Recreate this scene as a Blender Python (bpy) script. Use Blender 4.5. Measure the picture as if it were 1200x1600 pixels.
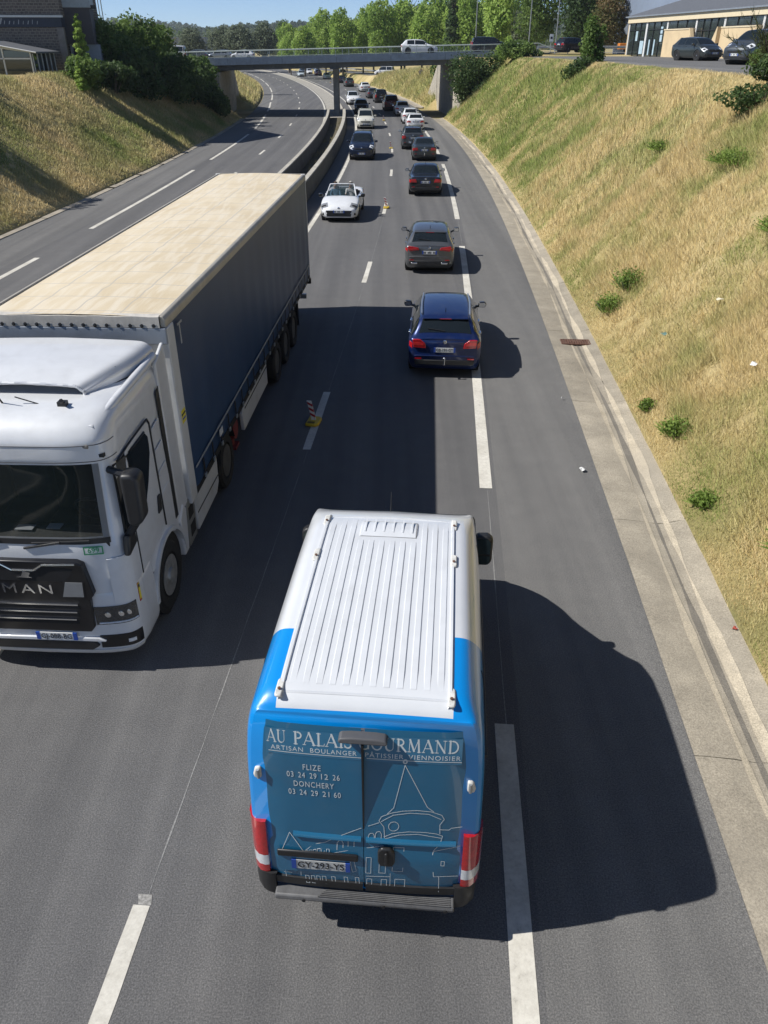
import bpy, bmesh, math, random
import numpy as np
from mathutils import Vector, Matrix
R = math.radians
random.seed(7); rng = np.random.default_rng(7)
for o in list(bpy.data.objects): bpy.data.objects.remove(o)
sc = bpy.context.scene
col = sc.collection
# ------------------------------------------------------------------ camera
cam = bpy.data.cameras.new('camera'); cam.sensor_fit = 'HORIZONTAL'; cam.sensor_width = 36.0; cam.lens = 36.0
cam.clip_start = 0.1; cam.clip_end = 6000
camo = bpy.data.objects.new('camera', cam); col.objects.link(camo)
camo.location = (0, 0, 7.0); camo.rotation_euler = (R(90 - 31.14), 0, 0)
sc.camera = camo
# ------------------------------------------------------------------ sky and sun
SUN_EL = 45.5; SUN_AZ = 263.6           # compass-style azimuth of the sun: 0 = +Y, 90 = +X
w = bpy.data.worlds.new('World'); sc.world = w; w.use_nodes = True
nt = w.node_tree; nt.nodes.clear()
sky = nt.nodes.new('ShaderNodeTexSky'); sky.sky_type = 'NISHITA'; sky.sun_disc = False
sky.sun_elevation = R(SUN_EL); sky.sun_rotation = R(SUN_AZ); sky.altitude = 150
sky.air_density = 0.45; sky.dust_density = 0.0; sky.ozone_density = 3.0
bg = nt.nodes.new('ShaderNodeBackground'); bg.inputs[1].default_value = 0.11
wo = nt.nodes.new('ShaderNodeOutputWorld')
nt.links.new(sky.outputs[0], bg.inputs[0]); nt.links.new(bg.outputs[0], wo.inputs[0])
sl = bpy.data.lights.new('sun', 'SUN'); sl.energy = 5.0; sl.angle = R(0.5); sl.color = (1.0, 0.975, 0.93)
so = bpy.data.objects.new('sun', sl); col.objects.link(so); so.location = (-40, 0, 60)
ce, az = math.cos(R(SUN_EL)), R(SUN_AZ)
so.rotation_euler = Vector((math.sin(az)*ce, math.cos(az)*ce, math.sin(R(SUN_EL)))).to_track_quat('Z', 'Y').to_euler()
sc.view_settings.view_transform = 'Standard'; sc.view_settings.look = 'None'
sc.view_settings.exposure = 0.2; sc.view_settings.gamma = 1.0; sc.view_settings.use_curve_mapping = False
sc.render.engine = 'CYCLES'
sc.cycles.max_bounces = 6; sc.cycles.transparent_max_bounces = 8
sc.cycles.volume_bounces = 0

# ------------------------------------------------------------------ mesh helpers
class MB:
    def __init__(s): s.v = []; s.f = []; s.m = []
    def add(s, vs, fs, mi=0):
        b = len(s.v); s.v += [tuple(map(float, p)) for p in vs]
        for f in fs: s.f.append(tuple(i+b for i in f)); s.m.append(mi)
        return s
    def box(s, x0, x1, y0, y1, z0, z1, mi=0):
        return s.add([(x0,y0,z0),(x1,y0,z0),(x1,y1,z0),(x0,y1,z0),(x0,y0,z1),(x1,y0,z1),(x1,y1,z1),(x0,y1,z1)],
            [(0,3,2,1),(4,5,6,7),(0,1,5,4),(1,2,6,5),(2,3,7,6),(3,0,4,7)], mi)
    def quad(s, a, b, c, d, mi=0): return s.add([a,b,c,d], [(0,1,2,3)], mi)
    def tube(s, p0, p1, r0, r1=None, n=10, caps=True, mi=0):
        r1 = r0 if r1 is None else r1
        p0 = Vector(p0); p1 = Vector(p1); d = (p1-p0).normalized()
        a = d.orthogonal().normalized(); b = d.cross(a)
        vs = []
        for p, r in ((p0, r0), (p1, r1)):
            for i in range(n):
                t = 2*math.pi*i/n; vs.append(p + a*(r*math.cos(t)) + b*(r*math.sin(t)))
        fs = [(i, (i+1) % n, n+(i+1) % n, n+i) for i in range(n)]
        if caps: fs += [tuple(range(n-1, -1, -1)), tuple(range(n, 2*n))]
        return s.add(vs, fs, mi)
    def path(s, pts, r, n=8, mi=0):
        for a, b in zip(pts[:-1], pts[1:]): s.tube(a, b, r, n=n, mi=mi)
        return s
    def prism(s, poly, o, ax, ay, d, mi=0):
        """polygon in plane (o + u*ax + v*ay) swept by vector d"""
        o = Vector(o); ax = Vector(ax); ay = Vector(ay); d = Vector(d); n = len(poly)
        A = [o+ax*u+ay*v for u, v in poly]; B = [p+d for p in A]
        fs = [tuple(range(n-1, -1, -1)), tuple(range(n, 2*n))] + [(i, (i+1) % n, n+(i+1) % n, n+i) for i in range(n)]
        return s.add(A+B, fs, mi)
    def lathe(s, prof, c, axis='x', n=24, mi=0):
        """profile list of (r, h) revolved about an axis through c"""
        vs = []
        for r, h in prof:
            for i in range(n):
                t = 2*math.pi*i/n; a, b = r*math.cos(t), r*math.sin(t)
                vs.append((c[0]+h, c[1]+a, c[2]+b) if axis == 'x' else (c[0]+a, c[1]+h, c[2]+b) if axis == 'y' else (c[0]+a, c[1]+b, c[2]+h))
        fs = []
        for k in range(len(prof)-1):
            for i in range(n):
                j = (i+1) % n; fs.append((k*n+i, k*n+j, (k+1)*n+j, (k+1)*n+i))
        fs.append(tuple(range(n))); fs.append(tuple((len(prof)-1)*n+i for i in range(n-1, -1, -1)))
        return s.add(vs, fs, mi)
    def grid(s, P, closed=False, mi=0):
        """P: array (a, b, 3)"""
        P = np.asarray(P, float); a, b = P.shape[:2]
        fs = []
        for i in range(a-1):
            for j in range(b-1 if not closed else b):
                k = (j+1) % b; fs.append((i*b+j, i*b+k, (i+1)*b+k, (i+1)*b+j))
        return s.add(P.reshape(-1, 3).tolist(), fs, mi)
    def mesh(s, name, mats, smooth=None):
        me = bpy.data.meshes.new(name); me.from_pydata(s.v, [], s.f)
        for m in (mats if isinstance(mats, (list, tuple)) else [mats]): me.materials.append(m)
        if any(s.m): me.polygons.foreach_set('material_index', s.m)
        me.validate()
        bm = bmesh.new(); bm.from_mesh(me); bmesh.ops.recalc_face_normals(bm, faces=bm.faces); bm.to_mesh(me); bm.free()
        if smooth is not None:
            me.shade_smooth(); me.set_sharp_from_angle(angle=R(smooth))
        me.update(); return me

def link(name, me, parent=None):
    o = bpy.data.objects.new(name, me); col.objects.link(o)
    if parent is not None: o.parent = parent
    return o
def obj(name, mb, mat, parent=None, smooth=None, bev=0, seg=2):
    o = link(name, mb.mesh(name, mat, smooth if not bev else 40), parent)
    if bev:
        m = o.modifiers.new('bevel', 'BEVEL'); m.width = bev; m.segments = seg; m.limit_method = 'ANGLE'; m.angle_limit = R(35)
        m.harden_normals = False
    return o
def empty(name, loc=(0,0,0), rz=0, parent=None):
    o = bpy.data.objects.new(name, None); col.objects.link(o); o.location = loc; o.rotation_euler = (0,0,rz)
    o.empty_display_size = .3
    if parent is not None: o.parent = parent
    return o
def tag(o, label=None, cat=None, group=None, kind=None):
    if label: o['label'] = label
    if cat: o['category'] = cat
    if group: o['group'] = group
    if kind: o['kind'] = kind
    return o
def copy_tree(o, parent=None):
    c = o.copy(); col.objects.link(c)
    if parent is not None: c.parent = parent
    for ch in list(o.children): copy_tree(ch, c)
    return c
def npmesh(name, V, F, mat, colors=None, smooth=False):
    """fast mesh from numpy; F is (n,3) or (n,4); colors per vertex (n,3)"""
    me = bpy.data.meshes.new(name); V = np.ascontiguousarray(V, dtype=np.float32); F = np.ascontiguousarray(F, dtype=np.int32)
    k = F.shape[1]
    me.vertices.add(len(V)); me.vertices.foreach_set('co', V.ravel())
    me.loops.add(F.size); me.loops.foreach_set('vertex_index', F.ravel())
    me.polygons.add(len(F)); me.polygons.foreach_set('loop_start', np.arange(0, F.size, k, dtype=np.int32))
    me.polygons.foreach_set('loop_total', np.full(len(F), k, dtype=np.int32))
    if colors is not None:
        at = me.color_attributes.new('col', 'FLOAT_COLOR', 'POINT')
        c = np.ones((len(V), 4), np.float32); c[:, :3] = colors; at.data.foreach_set('color', c.ravel())
    me.materials.append(mat); me.update(calc_edges=True)
    if smooth: me.shade_smooth()
    return me

# ------------------------------------------------------------------ materials
MATS = {}
def mat(name, c=(.5,.5,.5), rough=.5, metal=0., coat=0., var=0., vscale=4., bump=0., bscale=40., spec=.5, emit=None, dirt=None, trans=0.):
    if name in MATS: return MATS[name]
    m = bpy.data.materials.new(name); m.use_nodes = True; n = m.node_tree; b = n.nodes['Principled BSDF']; L = n.links.new
    b.inputs['Base Color'].default_value = (*c, 1); b.inputs['Roughness'].default_value = rough; b.inputs['Metallic'].default_value = metal
    b.inputs['Coat Weight'].default_value = coat; b.inputs['Coat Roughness'].default_value = .04
    b.inputs['Specular IOR Level'].default_value = spec
    if trans: b.inputs['Transmission Weight'].default_value = trans
    tc = n.nodes.new('ShaderNodeTexCoord')
    if var:
        t = n.nodes.new('ShaderNodeTexNoise'); t.inputs['Scale'].default_value = vscale; t.inputs['Detail'].default_value = 8; t.inputs['Roughness'].default_value = .65
        L(tc.outputs['Object'], t.inputs['Vector'])
        r = n.nodes.new('ShaderNodeValToRGB'); r.color_ramp.elements[0].position = .3; r.color_ramp.elements[1].position = .7
        r.color_ramp.elements[0].color = (*[max(0, x*(1-var)) for x in c], 1); r.color_ramp.elements[1].color = (*[min(1, x*(1+var)) for x in c], 1)
        L(t.outputs['Fac'], r.inputs['Fac']); last = r.outputs['Color']
        if dirt:
            t2 = n.nodes.new('ShaderNodeTexNoise'); t2.inputs['Scale'].default_value = dirt[1]; t2.inputs['Detail'].default_value = 6
            L(tc.outputs['Object'], t2.inputs['Vector'])
            r2 = n.nodes.new('ShaderNodeValToRGB'); r2.color_ramp.elements[0].position = .5; r2.color_ramp.elements[1].position = .78
            r2.color_ramp.elements[0].color = (0,0,0,1); r2.color_ramp.elements[1].color = (dirt[2],)*3+(1,)
            L(t2.outputs['Fac'], r2.inputs['Fac'])
            mx = n.nodes.new('ShaderNodeMix'); mx.data_type = 'RGBA'; L(r2.outputs['Color'], mx.inputs[0]); L(last, mx.inputs[6]); mx.inputs[7].default_value = (*dirt[0], 1)
            last = mx.outputs[2]
        L(last, b.inputs['Base Color'])
    if bump:
        t = n.nodes.new('ShaderNodeTexNoise'); t.inputs['Scale'].default_value = bscale; t.inputs['Detail'].default_value = 6
        L(tc.outputs['Object'], t.inputs['Vector'])
        bp = n.nodes.new('ShaderNodeBump'); bp.inputs['Strength'].default_value = bump; bp.inputs['Distance'].default_value = .02
        L(t.outputs['Fac'], bp.inputs['Height']); L(bp.outputs['Normal'], b.inputs['Normal'])
    if emit: b.inputs['Emission Color'].default_value = (*emit[0], 1); b.inputs['Emission Strength'].default_value = emit[1]
    MATS[name] = m; return m
def paint(name, c, metal=.0, rough=.4):
    return mat('paint_'+name, c, rough, metal, coat=.9, var=.05, vscale=3, dirt=((.25,.23,.2), 5, .12))
def leafmat(name, var=.35, up=0):
    """foliage and grass: colour from the mesh attribute, a little light through the blade"""
    m = bpy.data.materials.new(name); m.use_nodes = True; n = m.node_tree; L = n.links.new
    b = n.nodes['Principled BSDF']; out = n.nodes['Material Output']
    a = n.nodes.new('ShaderNodeAttribute'); a.attribute_name = 'col'
    b.inputs['Roughness'].default_value = .6; b.inputs['Specular IOR Level'].default_value = .25
    L(a.outputs['Color'], b.inputs['Base Color'])
    tr = n.nodes.new('ShaderNodeBsdfTranslucent'); L(a.outputs['Color'], tr.inputs['Color'])
    if up:
        ge = n.nodes.new('ShaderNodeNewGeometry'); v1 = n.nodes.new('ShaderNodeVectorMath'); v1.operation = 'MULTIPLY_ADD'; L(ge.outputs['Normal'], v1.inputs[0]); v1.inputs[1].default_value = (.5,.5,.5); v1.inputs[2].default_value = (0,0,up)
        v2 = n.nodes.new('ShaderNodeVectorMath'); v2.operation = 'NORMALIZE'; L(v1.outputs[0], v2.inputs[0]); L(v2.outputs[0], b.inputs['Normal'])
    mx = n.nodes.new('ShaderNodeMixShader'); mx.inputs[0].default_value = var
    L(b.outputs[0], mx.inputs[1]); L(tr.outputs[0], mx.inputs[2]); L(mx.outputs[0], out.inputs['Surface'])
    return m
M_leaf = leafmat('leaf', .45); M_grass = leafmat('grass_blade', .3, .7)

def nodemat(name):
    m = bpy.data.materials.new(name); m.use_nodes = True; n = m.node_tree
    return m, n, n.nodes['Principled BSDF'], n.links.new
def ramp(n, stops):
    r = n.nodes.new('ShaderNodeValToRGB'); e = r.color_ramp.elements
    while len(e) < len(stops): e.new(.5)
    for x, (p, c) in zip(e, stops): x.position = p; x.color = (*c, 1) if len(c) == 3 else c
    return r
def noise(n, L, co, scale, detail=6, rough=.6, dist=0):
    t = n.nodes.new('ShaderNodeTexNoise'); t.inputs['Scale'].default_value = scale; t.inputs['Detail'].default_value = detail
    t.inputs['Roughness'].default_value = rough; t.inputs['Distortion'].default_value = dist; L(co, t.inputs['Vector']); return t
def mixc(n, L, fac, a, b, mode='MIX'):
    m = n.nodes.new('ShaderNodeMix'); m.data_type = 'RGBA'; m.blend_type = mode
    for s, v in ((0, fac), (6, a), (7, b)):
        if hasattr(v, 'links'): L(v, m.inputs[s])
        else: m.inputs[s].default_value = v if s == 0 else (*v, 1)
    return m.outputs[2]

def asphalt(name, base, patch):
    m, n, b, L = nodemat(name); tc = n.nodes.new('ShaderNodeTexCoord'); co = tc.outputs['Object']
    big = noise(n, L, co, .25, 5, .6); mid = noise(n, L, co, 2.3, 6, .7); fine = noise(n, L, co, 62, 3, .75)
    c1 = ramp(n, [(.3, tuple(x*.95 for x in base)), (.7, tuple(x*1.05 for x in base))]); L(big.outputs['Fac'], c1.inputs['Fac'])
    c2 = ramp(n, [(.35, (.94,.94,.945)), (.65, (1.05,1.048,1.045))]); L(mid.outputs['Fac'], c2.inputs['Fac'])
    c3 = ramp(n, [(.32, (.3,.3,.31)), (.5, (1,1,1)), (.68, (2.1,2.08,2.04))]); L(fine.outputs['Fac'], c3.inputs['Fac'])
    # streaks along the direction of travel: wheel tracks polished and soiled
    mp = n.nodes.new('ShaderNodeMapping'); mp.inputs['Scale'].default_value = (1.5, .03, 1); mp.inputs['Rotation'].default_value = (0, 0, R(3.8)); L(co, mp.inputs['Vector'])
    st = noise(n, L, mp.outputs[0], 1.0, 4, .55); cs = ramp(n, [(.35, (.83,.83,.84)), (.65, (1.13,1.12,1.11))]); L(st.outputs['Fac'], cs.inputs['Fac'])
    x = mixc(n, L, 1., c1.outputs[0], c2.outputs[0], 'MULTIPLY'); x = mixc(n, L, .55, x, c3.outputs[0], 'MULTIPLY'); x = mixc(n, L, 1., x, cs.outputs[0], 'MULTIPLY')
    # oil and damp stains with a shape of their own
    sp = noise(n, L, co, .7, 3, .5, 1.2); rs = ramp(n, [(.68, (0,0,0)), (.76, (.35,.35,.35))]); L(sp.outputs['Fac'], rs.inputs['Fac'])
    x = mixc(n, L, rs.outputs[0], x, patch)
    # tiny pale chippings
    vo = n.nodes.new('ShaderNodeTexVoronoi'); vo.inputs['Scale'].default_value = 9; L(co, vo.inputs['Vector'])
    rv = ramp(n, [(.0, (1,1,1)), (.035, (.0,.0,.0))]); L(vo.outputs['Distance'], rv.inputs['Fac'])
    x = mixc(n, L, rv.outputs[0], x, (.5,.49,.46))
    L(x, b.inputs['Base Color']); b.inputs['Roughness'].default_value = .78; b.inputs['Specular IOR Level'].default_value = .3
    bp = n.nodes.new('ShaderNodeBump'); bp.inputs['Strength'].default_value = .8; bp.inputs['Distance'].default_value = .01
    L(fine.outputs['Fac'], bp.inputs['Height']); L(bp.outputs[0], b.inputs['Normal'])
    return m
M_asph = asphalt('asphalt', (.126,.124,.122), (.1,.097,.094))
M_asph2 = asphalt('asphalt_shoulder', (.152,.149,.143), (.125,.121,.115))

def marking():
    m, n, b, L = nodemat('road_paint'); tc = n.nodes.new('ShaderNodeTexCoord'); co = tc.outputs['Object']
    a = noise(n, L, co, 14, 8, .75); c = ramp(n, [(.28, (.3,.28,.25)), (.4, (.6,.57,.5)), (.62, (.72,.69,.61))]); L(a.outputs['Fac'], c.inputs['Fac'])
    a2 = noise(n, L, co, 1.1, 4, .6); c2 = ramp(n, [(.35, (.75,.74,.72)), (.65, (1,1,1))]); L(a2.outputs['Fac'], c2.inputs['Fac'])
    x = mixc(n, L, 1., c.outputs[0], c2.outputs[0], 'MULTIPLY'); L(x, b.inputs['Base Color']); b.inputs['Roughness'].default_value = .7
    bp = n.nodes.new('ShaderNodeBump'); bp.inputs['Strength'].default_value = .3; bp.inputs['Distance'].default_value = .006
    L(a.outputs['Fac'], bp.inputs['Height']); L(bp.outputs[0], b.inputs['Normal']); return m
M_mark = marking()
M_seal = mat('joint_chalk', (.24,.235,.225), .8, var=.5, vscale=30)

def concrete(name, base, stain):
    m, n, b, L = nodemat(name); tc = n.nodes.new('ShaderNodeTexCoord'); co = tc.outputs['Object']
    a = noise(n, L, co, 1.3, 8, .7); c = ramp(n, [(.3, tuple(x*.72 for x in base)), (.7, tuple(x*1.18 for x in base))]); L(a.outputs['Fac'], c.inputs['Fac'])
    s = noise(n, L, co, 48, 4, .8); cs = ramp(n, [(.3, (.55,.55,.55)), (.7, (1.4,1.4,1.38))]); L(s.outputs['Fac'], cs.inputs['Fac'])
    x = mixc(n, L, 1., c.outputs[0], cs.outputs[0], 'MULTIPLY')
    d = noise(n, L, co, .6, 6, .6, .8); rd = ramp(n, [(.5, (0,0,0)), (.7, (.75,.75,.75))]); L(d.outputs['Fac'], rd.inputs['Fac'])
    x = mixc(n, L, rd.outputs[0], x, stain); L(x, b.inputs['Base Color']); b.inputs['Roughness'].default_value = .88
    bp = n.nodes.new('ShaderNodeBump'); bp.inputs['Strength'].default_value = .5; bp.inputs['Distance'].default_value = .01
    L(s.outputs['Fac'], bp.inputs['Height']); L(bp.outputs[0], b.inputs['Normal']); return m
M_conc = concrete('gutter_concrete', (.33,.305,.265), (.25,.235,.205))
M_silt = concrete('dry_silt', (.52,.45,.34), (.44,.385,.3))
M_bconc = concrete('barrier_concrete_shaded', (.13,.125,.115), (.085,.08,.07)); M_cope = concrete('coping_concrete_sunlit', (.46,.43,.37), (.36,.335,.28))  # stain plus shade put into the dark wall colour, sunlight into the coping's
M_deck = concrete('bridge_paint', (.17,.22,.29), (.15,.19,.25))
M_abut = concrete('abutment_concrete', (.42,.38,.31), (.26,.24,.2))

def groundmat():
    m, n, b, L = nodemat('grassy_soil'); tc = n.nodes.new('ShaderNodeTexCoord'); co = tc.outputs['Object']
    a = noise(n, L, co, .16, 5, .6); c = ramp(n, [(.34, (.2,.2,.07)), (.5, (.42,.33,.15)), (.66, (.54,.43,.22))]); L(a.outputs['Fac'], c.inputs['Fac'])
    s = noise(n, L, co, 22, 8, .8); cs = ramp(n, [(.3, (.45,.45,.42)), (.7, (1.35,1.35,1.3))]); L(s.outputs['Fac'], cs.inputs['Fac'])
    x = mixc(n, L, 1., c.outputs[0], cs.outputs[0], 'MULTIPLY'); L(x, b.inputs['Base Color']); b.inputs['Roughness'].default_value = .95
    bp = n.nodes.new('ShaderNodeBump'); bp.inputs['Strength'].default_value = .8; bp.inputs['Distance'].default_value = .06
    L(s.outputs['Fac'], bp.inputs['Height']); L(bp.outputs[0], b.inputs['Normal']); return m
M_ground = groundmat()
M_black = mat('black_plastic', (.018,.018,.019), .45, var=.2, vscale=9)
M_rubber = mat('tyre_rubber', (.016,.016,.016), .8, var=.35, vscale=14, bump=.3)
M_dark = mat('underbody_dark', (.012,.012,.013), .8, var=.3)
M_glass = mat('car_glass', (.012,.016,.017), .05, spec=.8, var=.15, vscale=2)
M_chrome = mat('bright_metal', (.75,.76,.78), .22, metal=1., var=.06)
M_alloy = mat('alloy_wheel', (.42,.43,.45), .35, metal=.9, var=.15, vscale=10)
M_redl = mat('tail_lamp_red', (.42,.012,.016), .16, coat=1., var=.25, vscale=25)
M_whtl = mat('lamp_clear', (.7,.72,.74), .12, coat=1., var=.15, vscale=22)
M_amber = mat('lamp_amber', (.7,.2,.02), .2, coat=1., var=.2)
M_plate = mat('plate_white', (.68,.69,.68), .45, var=.06)
M_pblue = mat('plate_blue', (.02,.07,.35), .45, var=.1)
M_ink = mat('plate_ink', (.015,.015,.018), .6, var=.1)
M_white = paint('white', (.74,.75,.76))
M_galv = mat('galvanised_steel', (.42,.44,.45), .45, metal=.6, var=.2, vscale=6)

# ------------------------------------------------------------------ road axis (central dashed line)
_kY = np.array([-40, 3.29, 7.65, 14.1, 17.1, 28.5, 42.2, 55.5, 69., 82.6, 98., 140., 181., 204., 235., 323., 420., 900.])
_kX = np.array([-5.6, -2.36, -2.03, -1.57, -1.36, -.66, .05, .5, .66, .48, .02, -3.6, -9.0, -12.7, -18.3, -39.5, -70., -250.])
_pc = np.polyfit(_kY[:16], _kX[:16], 5, w=np.where(_kY[:16] < 100, 3, 1))
_d320 = np.polyval(np.polyder(_pc), 320.); _x320 = np.polyval(_pc, 320.); _d2 = np.polyval(np.polyder(_pc), 2.); _x2 = np.polyval(_pc, 2.)
def CX(Y):
    Y = np.asarray(Y, float)
    return np.where(Y > 320, _x320+_d320*(Y-320), np.where(Y < 2, _x2+_d2*(Y-2), np.polyval(_pc, Y)))
def CD(Y):
    Y = np.asarray(Y, float)
    return np.where(Y > 320, _d320, np.where(Y < 2, _d2, np.polyval(np.polyder(_pc), Y)))
def RP(Y, d, z=0.):
    """point on the ground: station Y along the axis, d metres to its right"""
    p = np.arctan(CD(Y)); return (float(CX(Y)+d*np.cos(p)), float(Y-d*np.sin(p)), z)
def RH(Y): return float(np.arctan(CD(Y)))      # heading, from +Y towards +X
def sheet(name, ys, ds, zs, m, parent=None, smooth=True):
    """strip along the road: ds, zs cross profile"""
    P = np.array([[RP(y, d, z) for d, z in zip(ds, zs)] for y in ys])
    return obj(name, MB().grid(P), m, parent, smooth=30 if smooth else None)
# ================================================================== SETTING
def sstep(x, a, b):
    t = np.clip((np.asarray(x, float)-a)/(b-a), 0, 1); return t*t*(3-2*t)
_HR = (np.array([-50, 112, 120, 132, 150, 206, 300, 2600]), np.array([6.05, 6.1, 5.9, 5.0, 3.5, 1.4, .7, .5]))
def hash2(x, y):
    return np.sin(x*.37+1.3*np.sin(y*.21))*.5+np.sin(y*.53+1.7*np.sin(x*.29+2.))*.5
def TZ(Y, d):
    """terrain height at road coordinates"""
    Y = np.asarray(Y, float); d = np.asarray(d, float)
    hr = np.interp(Y, *_HR)
    slope_w = 6.9*np.maximum(hr, 1.2)/6.15
    tr = np.clip((d-6.95)/slope_w, 0, 1)
    zr = .06+(hr-.06)*(tr*.82+.18*tr*tr*(3-2*tr)) + .16*np.sin(np.pi*tr)*hash2(Y*1.3, d*1.7)
    zr = zr + (6.15-hr)*sstep(d, 26, 60)*np.where(Y > 112, 1, 0) + .28*sstep(Y, 94, 100)*(1-sstep(Y, 116, 122))*sstep(d, 9, 13)
    hl = np.interp(Y, [-50, 100, 118, 140, 300, 2600], [5.3, 5.3, 5.3, 5.2, 4.0, 3.0])
    wl = np.interp(Y, [-50, 100, 116, 130, 2600], [8.2, 8.2, 8.2, 9., 9.])
    tl = np.clip((-16.35-d)/wl, 0, 1)
    zl = .04+(hl-.04)*(tl*.8+.2*tl*tl*(3-2*tl)) + .2*np.sin(np.pi*tl)*hash2(Y*.9+4, d*1.3)
    z = np.where(d > 6.95, zr, np.where(d < -16.35, zl, -.16))
    # the cut behind the bridge walls is vertical
    z = np.where((Y > 99.6) & (Y < 116.5) & (d > 8.75), np.maximum(z, 6.1), z)
    z = np.where((Y > 99.6) & (Y < 116.5) & (d > 6.9) & (d <= 8.75), -.1, z)
    z = np.where((Y > 101) & (Y < 119) & (d < -19.2), np.maximum(z, 5.2), z)
    z = np.where((Y > 101) & (Y < 119) & (d >= -19.2) & (d < -16.3), -.1, z)
    return z
gy = np.concatenate([np.arange(-30, 96, 1.5), np.arange(96, 124, .8), np.arange(124, 320, 4), [330, 360, 400, 460, 550, 700, 900, 1200, 1700, 2400]])
gd = np.concatenate([[-600, -380, -240, -150, -95, -65, -48, -38, -32, -28, -25.5], np.arange(-24.5, -19.4, .6), [-19.21, -19.19, -18.4, -17.8, -17.2, -16.8, -16.36, -16.34, -10, -4, 2, 6.94, 6.96, 7.3, 7.8, 8.3, 8.74, 8.76, 9.2], np.arange(9.7, 14.6, .5), [15.2, 16.5, 19, 23, 28, 36, 48, 65, 95, 150, 240, 380, 600]])
GP = np.zeros((len(gy), len(gd), 3))
for i, y in enumerate(gy):
    k = 1+max(0, y-320)/250.
    p = math.atan(float(CD(y))); cx = float(CX(y))
    dd = np.where(np.abs(gd) > 40, np.sign(gd)*(40+(np.abs(gd)-40)*k), gd)
    zz = TZ(y, gd)
    GP[i, :, 0] = cx+dd*math.cos(p); GP[i, :, 1] = y-dd*math.sin(p); GP[i, :, 2] = zz
ground = tag(obj('ground', MB().grid(GP), M_ground, smooth=60), kind='structure')

ys_f = np.concatenate([np.arange(-12, 130, 1.5), np.arange(130, 340, 5), [380, 450, 600]])
# --- our carriageway
road = tag(sheet('road', ys_f, [-4.2, -3.2, -1.6, 0, 1.8, 3.76], [0]*6, M_asph), kind='structure')
sheet('hard_shoulder', ys_f, [3.76, 4.6, 5.2, 5.74], [0, 0, 0, -.004], M_asph2, road)
# --- the other carriageway
road2 = tag(sheet('opposite_road', ys_f, [-13.6, -12, -9, -6.55], [0]*4, M_asph), kind='structure')
sheet('hard_shoulder', ys_f, [-16.0, -15, -13.6], [-.004, 0, 0], M_asph2, road2)

def stripe(name, y0, y1, d, wd, parent, m=M_mark, z=.004, step=2.0, dfun=None, jit=0):
    n = max(2, int((y1-y0)/step)+1); P = []
    for y in np.linspace(y0, y1, n):
        dc = d if dfun is None else float(dfun(y)); a = random.uniform(-jit, jit); b = random.uniform(-jit, jit)
        P.append([RP(y, dc-wd/2+a, z), RP(y, dc+wd/2+b, z)])
    return obj(name, MB().grid(np.array(P)), m, parent)
stripe('lane_dash', -2., 4.33, 0, .165, road, jit=.006, step=.4)
for k in range(0, 26): stripe('lane_dash', 14.09+13*k-.05, 17.1+13*k, 0, .165, road, jit=.006, step=.6)
for k in range(-1, 12): stripe('edge_dash', 12.7+26.1*k, 33.0+26.1*k, 3.58, .23, road, jit=.006)
stripe('edge_line', -12, 330, -3.22, .2, road, step=2)
stripe('edge_line', -12, 330, -6.75, .22, road2, step=2)
for k in range(-3, 20): stripe('lane_dash', 64.6+13*k, 67.6+13*k, -10.2, .17, road2)
dl = lambda y: np.interp(y, [20, 60, 85, 110, 130, 400], [-12.9, -13.3, -13.4, -14.1, -14.5, -14.5])
for k in range(-1, 11): stripe('edge_dash', 35.7+25.6*k, 55.6+25.6*k, -13.3, .22, road2, dfun=dl)
stripe('chalk_line', 4.3, 14.0, .03, .009, road, M_seal, .003, jit=.006, step=.4)
stripe('chalk_line', 17.2, 44, .03, .009, road, M_seal, .003, jit=.005, step=.6)
stripe('chalk_line', 6.9, 12.6, 3.60, .01, road, M_seal, .003, jit=.004, step=.4)
stripe('chalk_line', 33.1, 39, 3.60, .01, road, M_seal, .003, jit=.004, step=.4)
# worn remainder of paint past the end of the nearest dash
stripe('paint_remnant', 4.335, 4.44, .01, .13, road, mat('worn_paint', (.27,.26,.24), .8, var=.6, vscale=25), .0035, jit=.02, step=.08)

# --- concrete gutter on the right, cast in bays
gut = tag(empty('gutter'), kind='structure')
yy = -9.0
gprof_d = [5.72, 5.9, 6.2, 6.38, 6.5, 6.62, 6.8, 7.02, 7.06]; gprof_z = [-.008, -.012, -.035, -.062, -.068, -.055, -.01, .045, -.1]
M_gv = [concrete('gutter_concrete_%d' % i, tuple(c*s for c in (.37,.325,.255)), (.27*s,.24*s,.19*s)) for i, s in enumerate((1., .9, 1.08))]
while yy < 99:
    ln = 5.2
    ys = np.linspace(yy, yy+ln-.009, 9)
    P = np.array([[RP(y, d+(random.uniform(-.05, .05) if d > 6.9 else 0), z+(random.uniform(-.004, .004))) for d, z in zip(gprof_d, gprof_z)] for y in ys])
    obj('gutter_slab', MB().grid(P), random.choice(M_gv), gut, smooth=40); yy += ln
def band(name, d0, wd, parent, m, z, y0, y1):
    ys = np.arange(y0, y1, .35); P = []
    for y in ys:
        a = wd*(.6+.35*math.sin(y*.9+d0*3)+.25*math.sin(y*2.3+d0)+random.uniform(-.12, .12)); c = d0+.03*math.sin(y*.5)
        r = []
        for t in (-1, -.4, .4, 1):
            dd = c+t*a/2; r.append(RP(y, dd, float(np.interp(dd, gprof_d, gprof_z))+z))
        P.append(r)
    return obj(name, MB().grid(np.array(P)), m, parent, smooth=60)
band('silt', 6.33, .12, gut, M_silt, .008, -9, 80); band('silt', 6.66, .17, gut, M_silt, .008, -9, 80)
M_silt2 = concrete('damp_silt', (.2,.18,.15), (.16,.145,.12))
band('silt', 6.49, .11, gut, M_silt2, .007, -9, 60)
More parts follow.
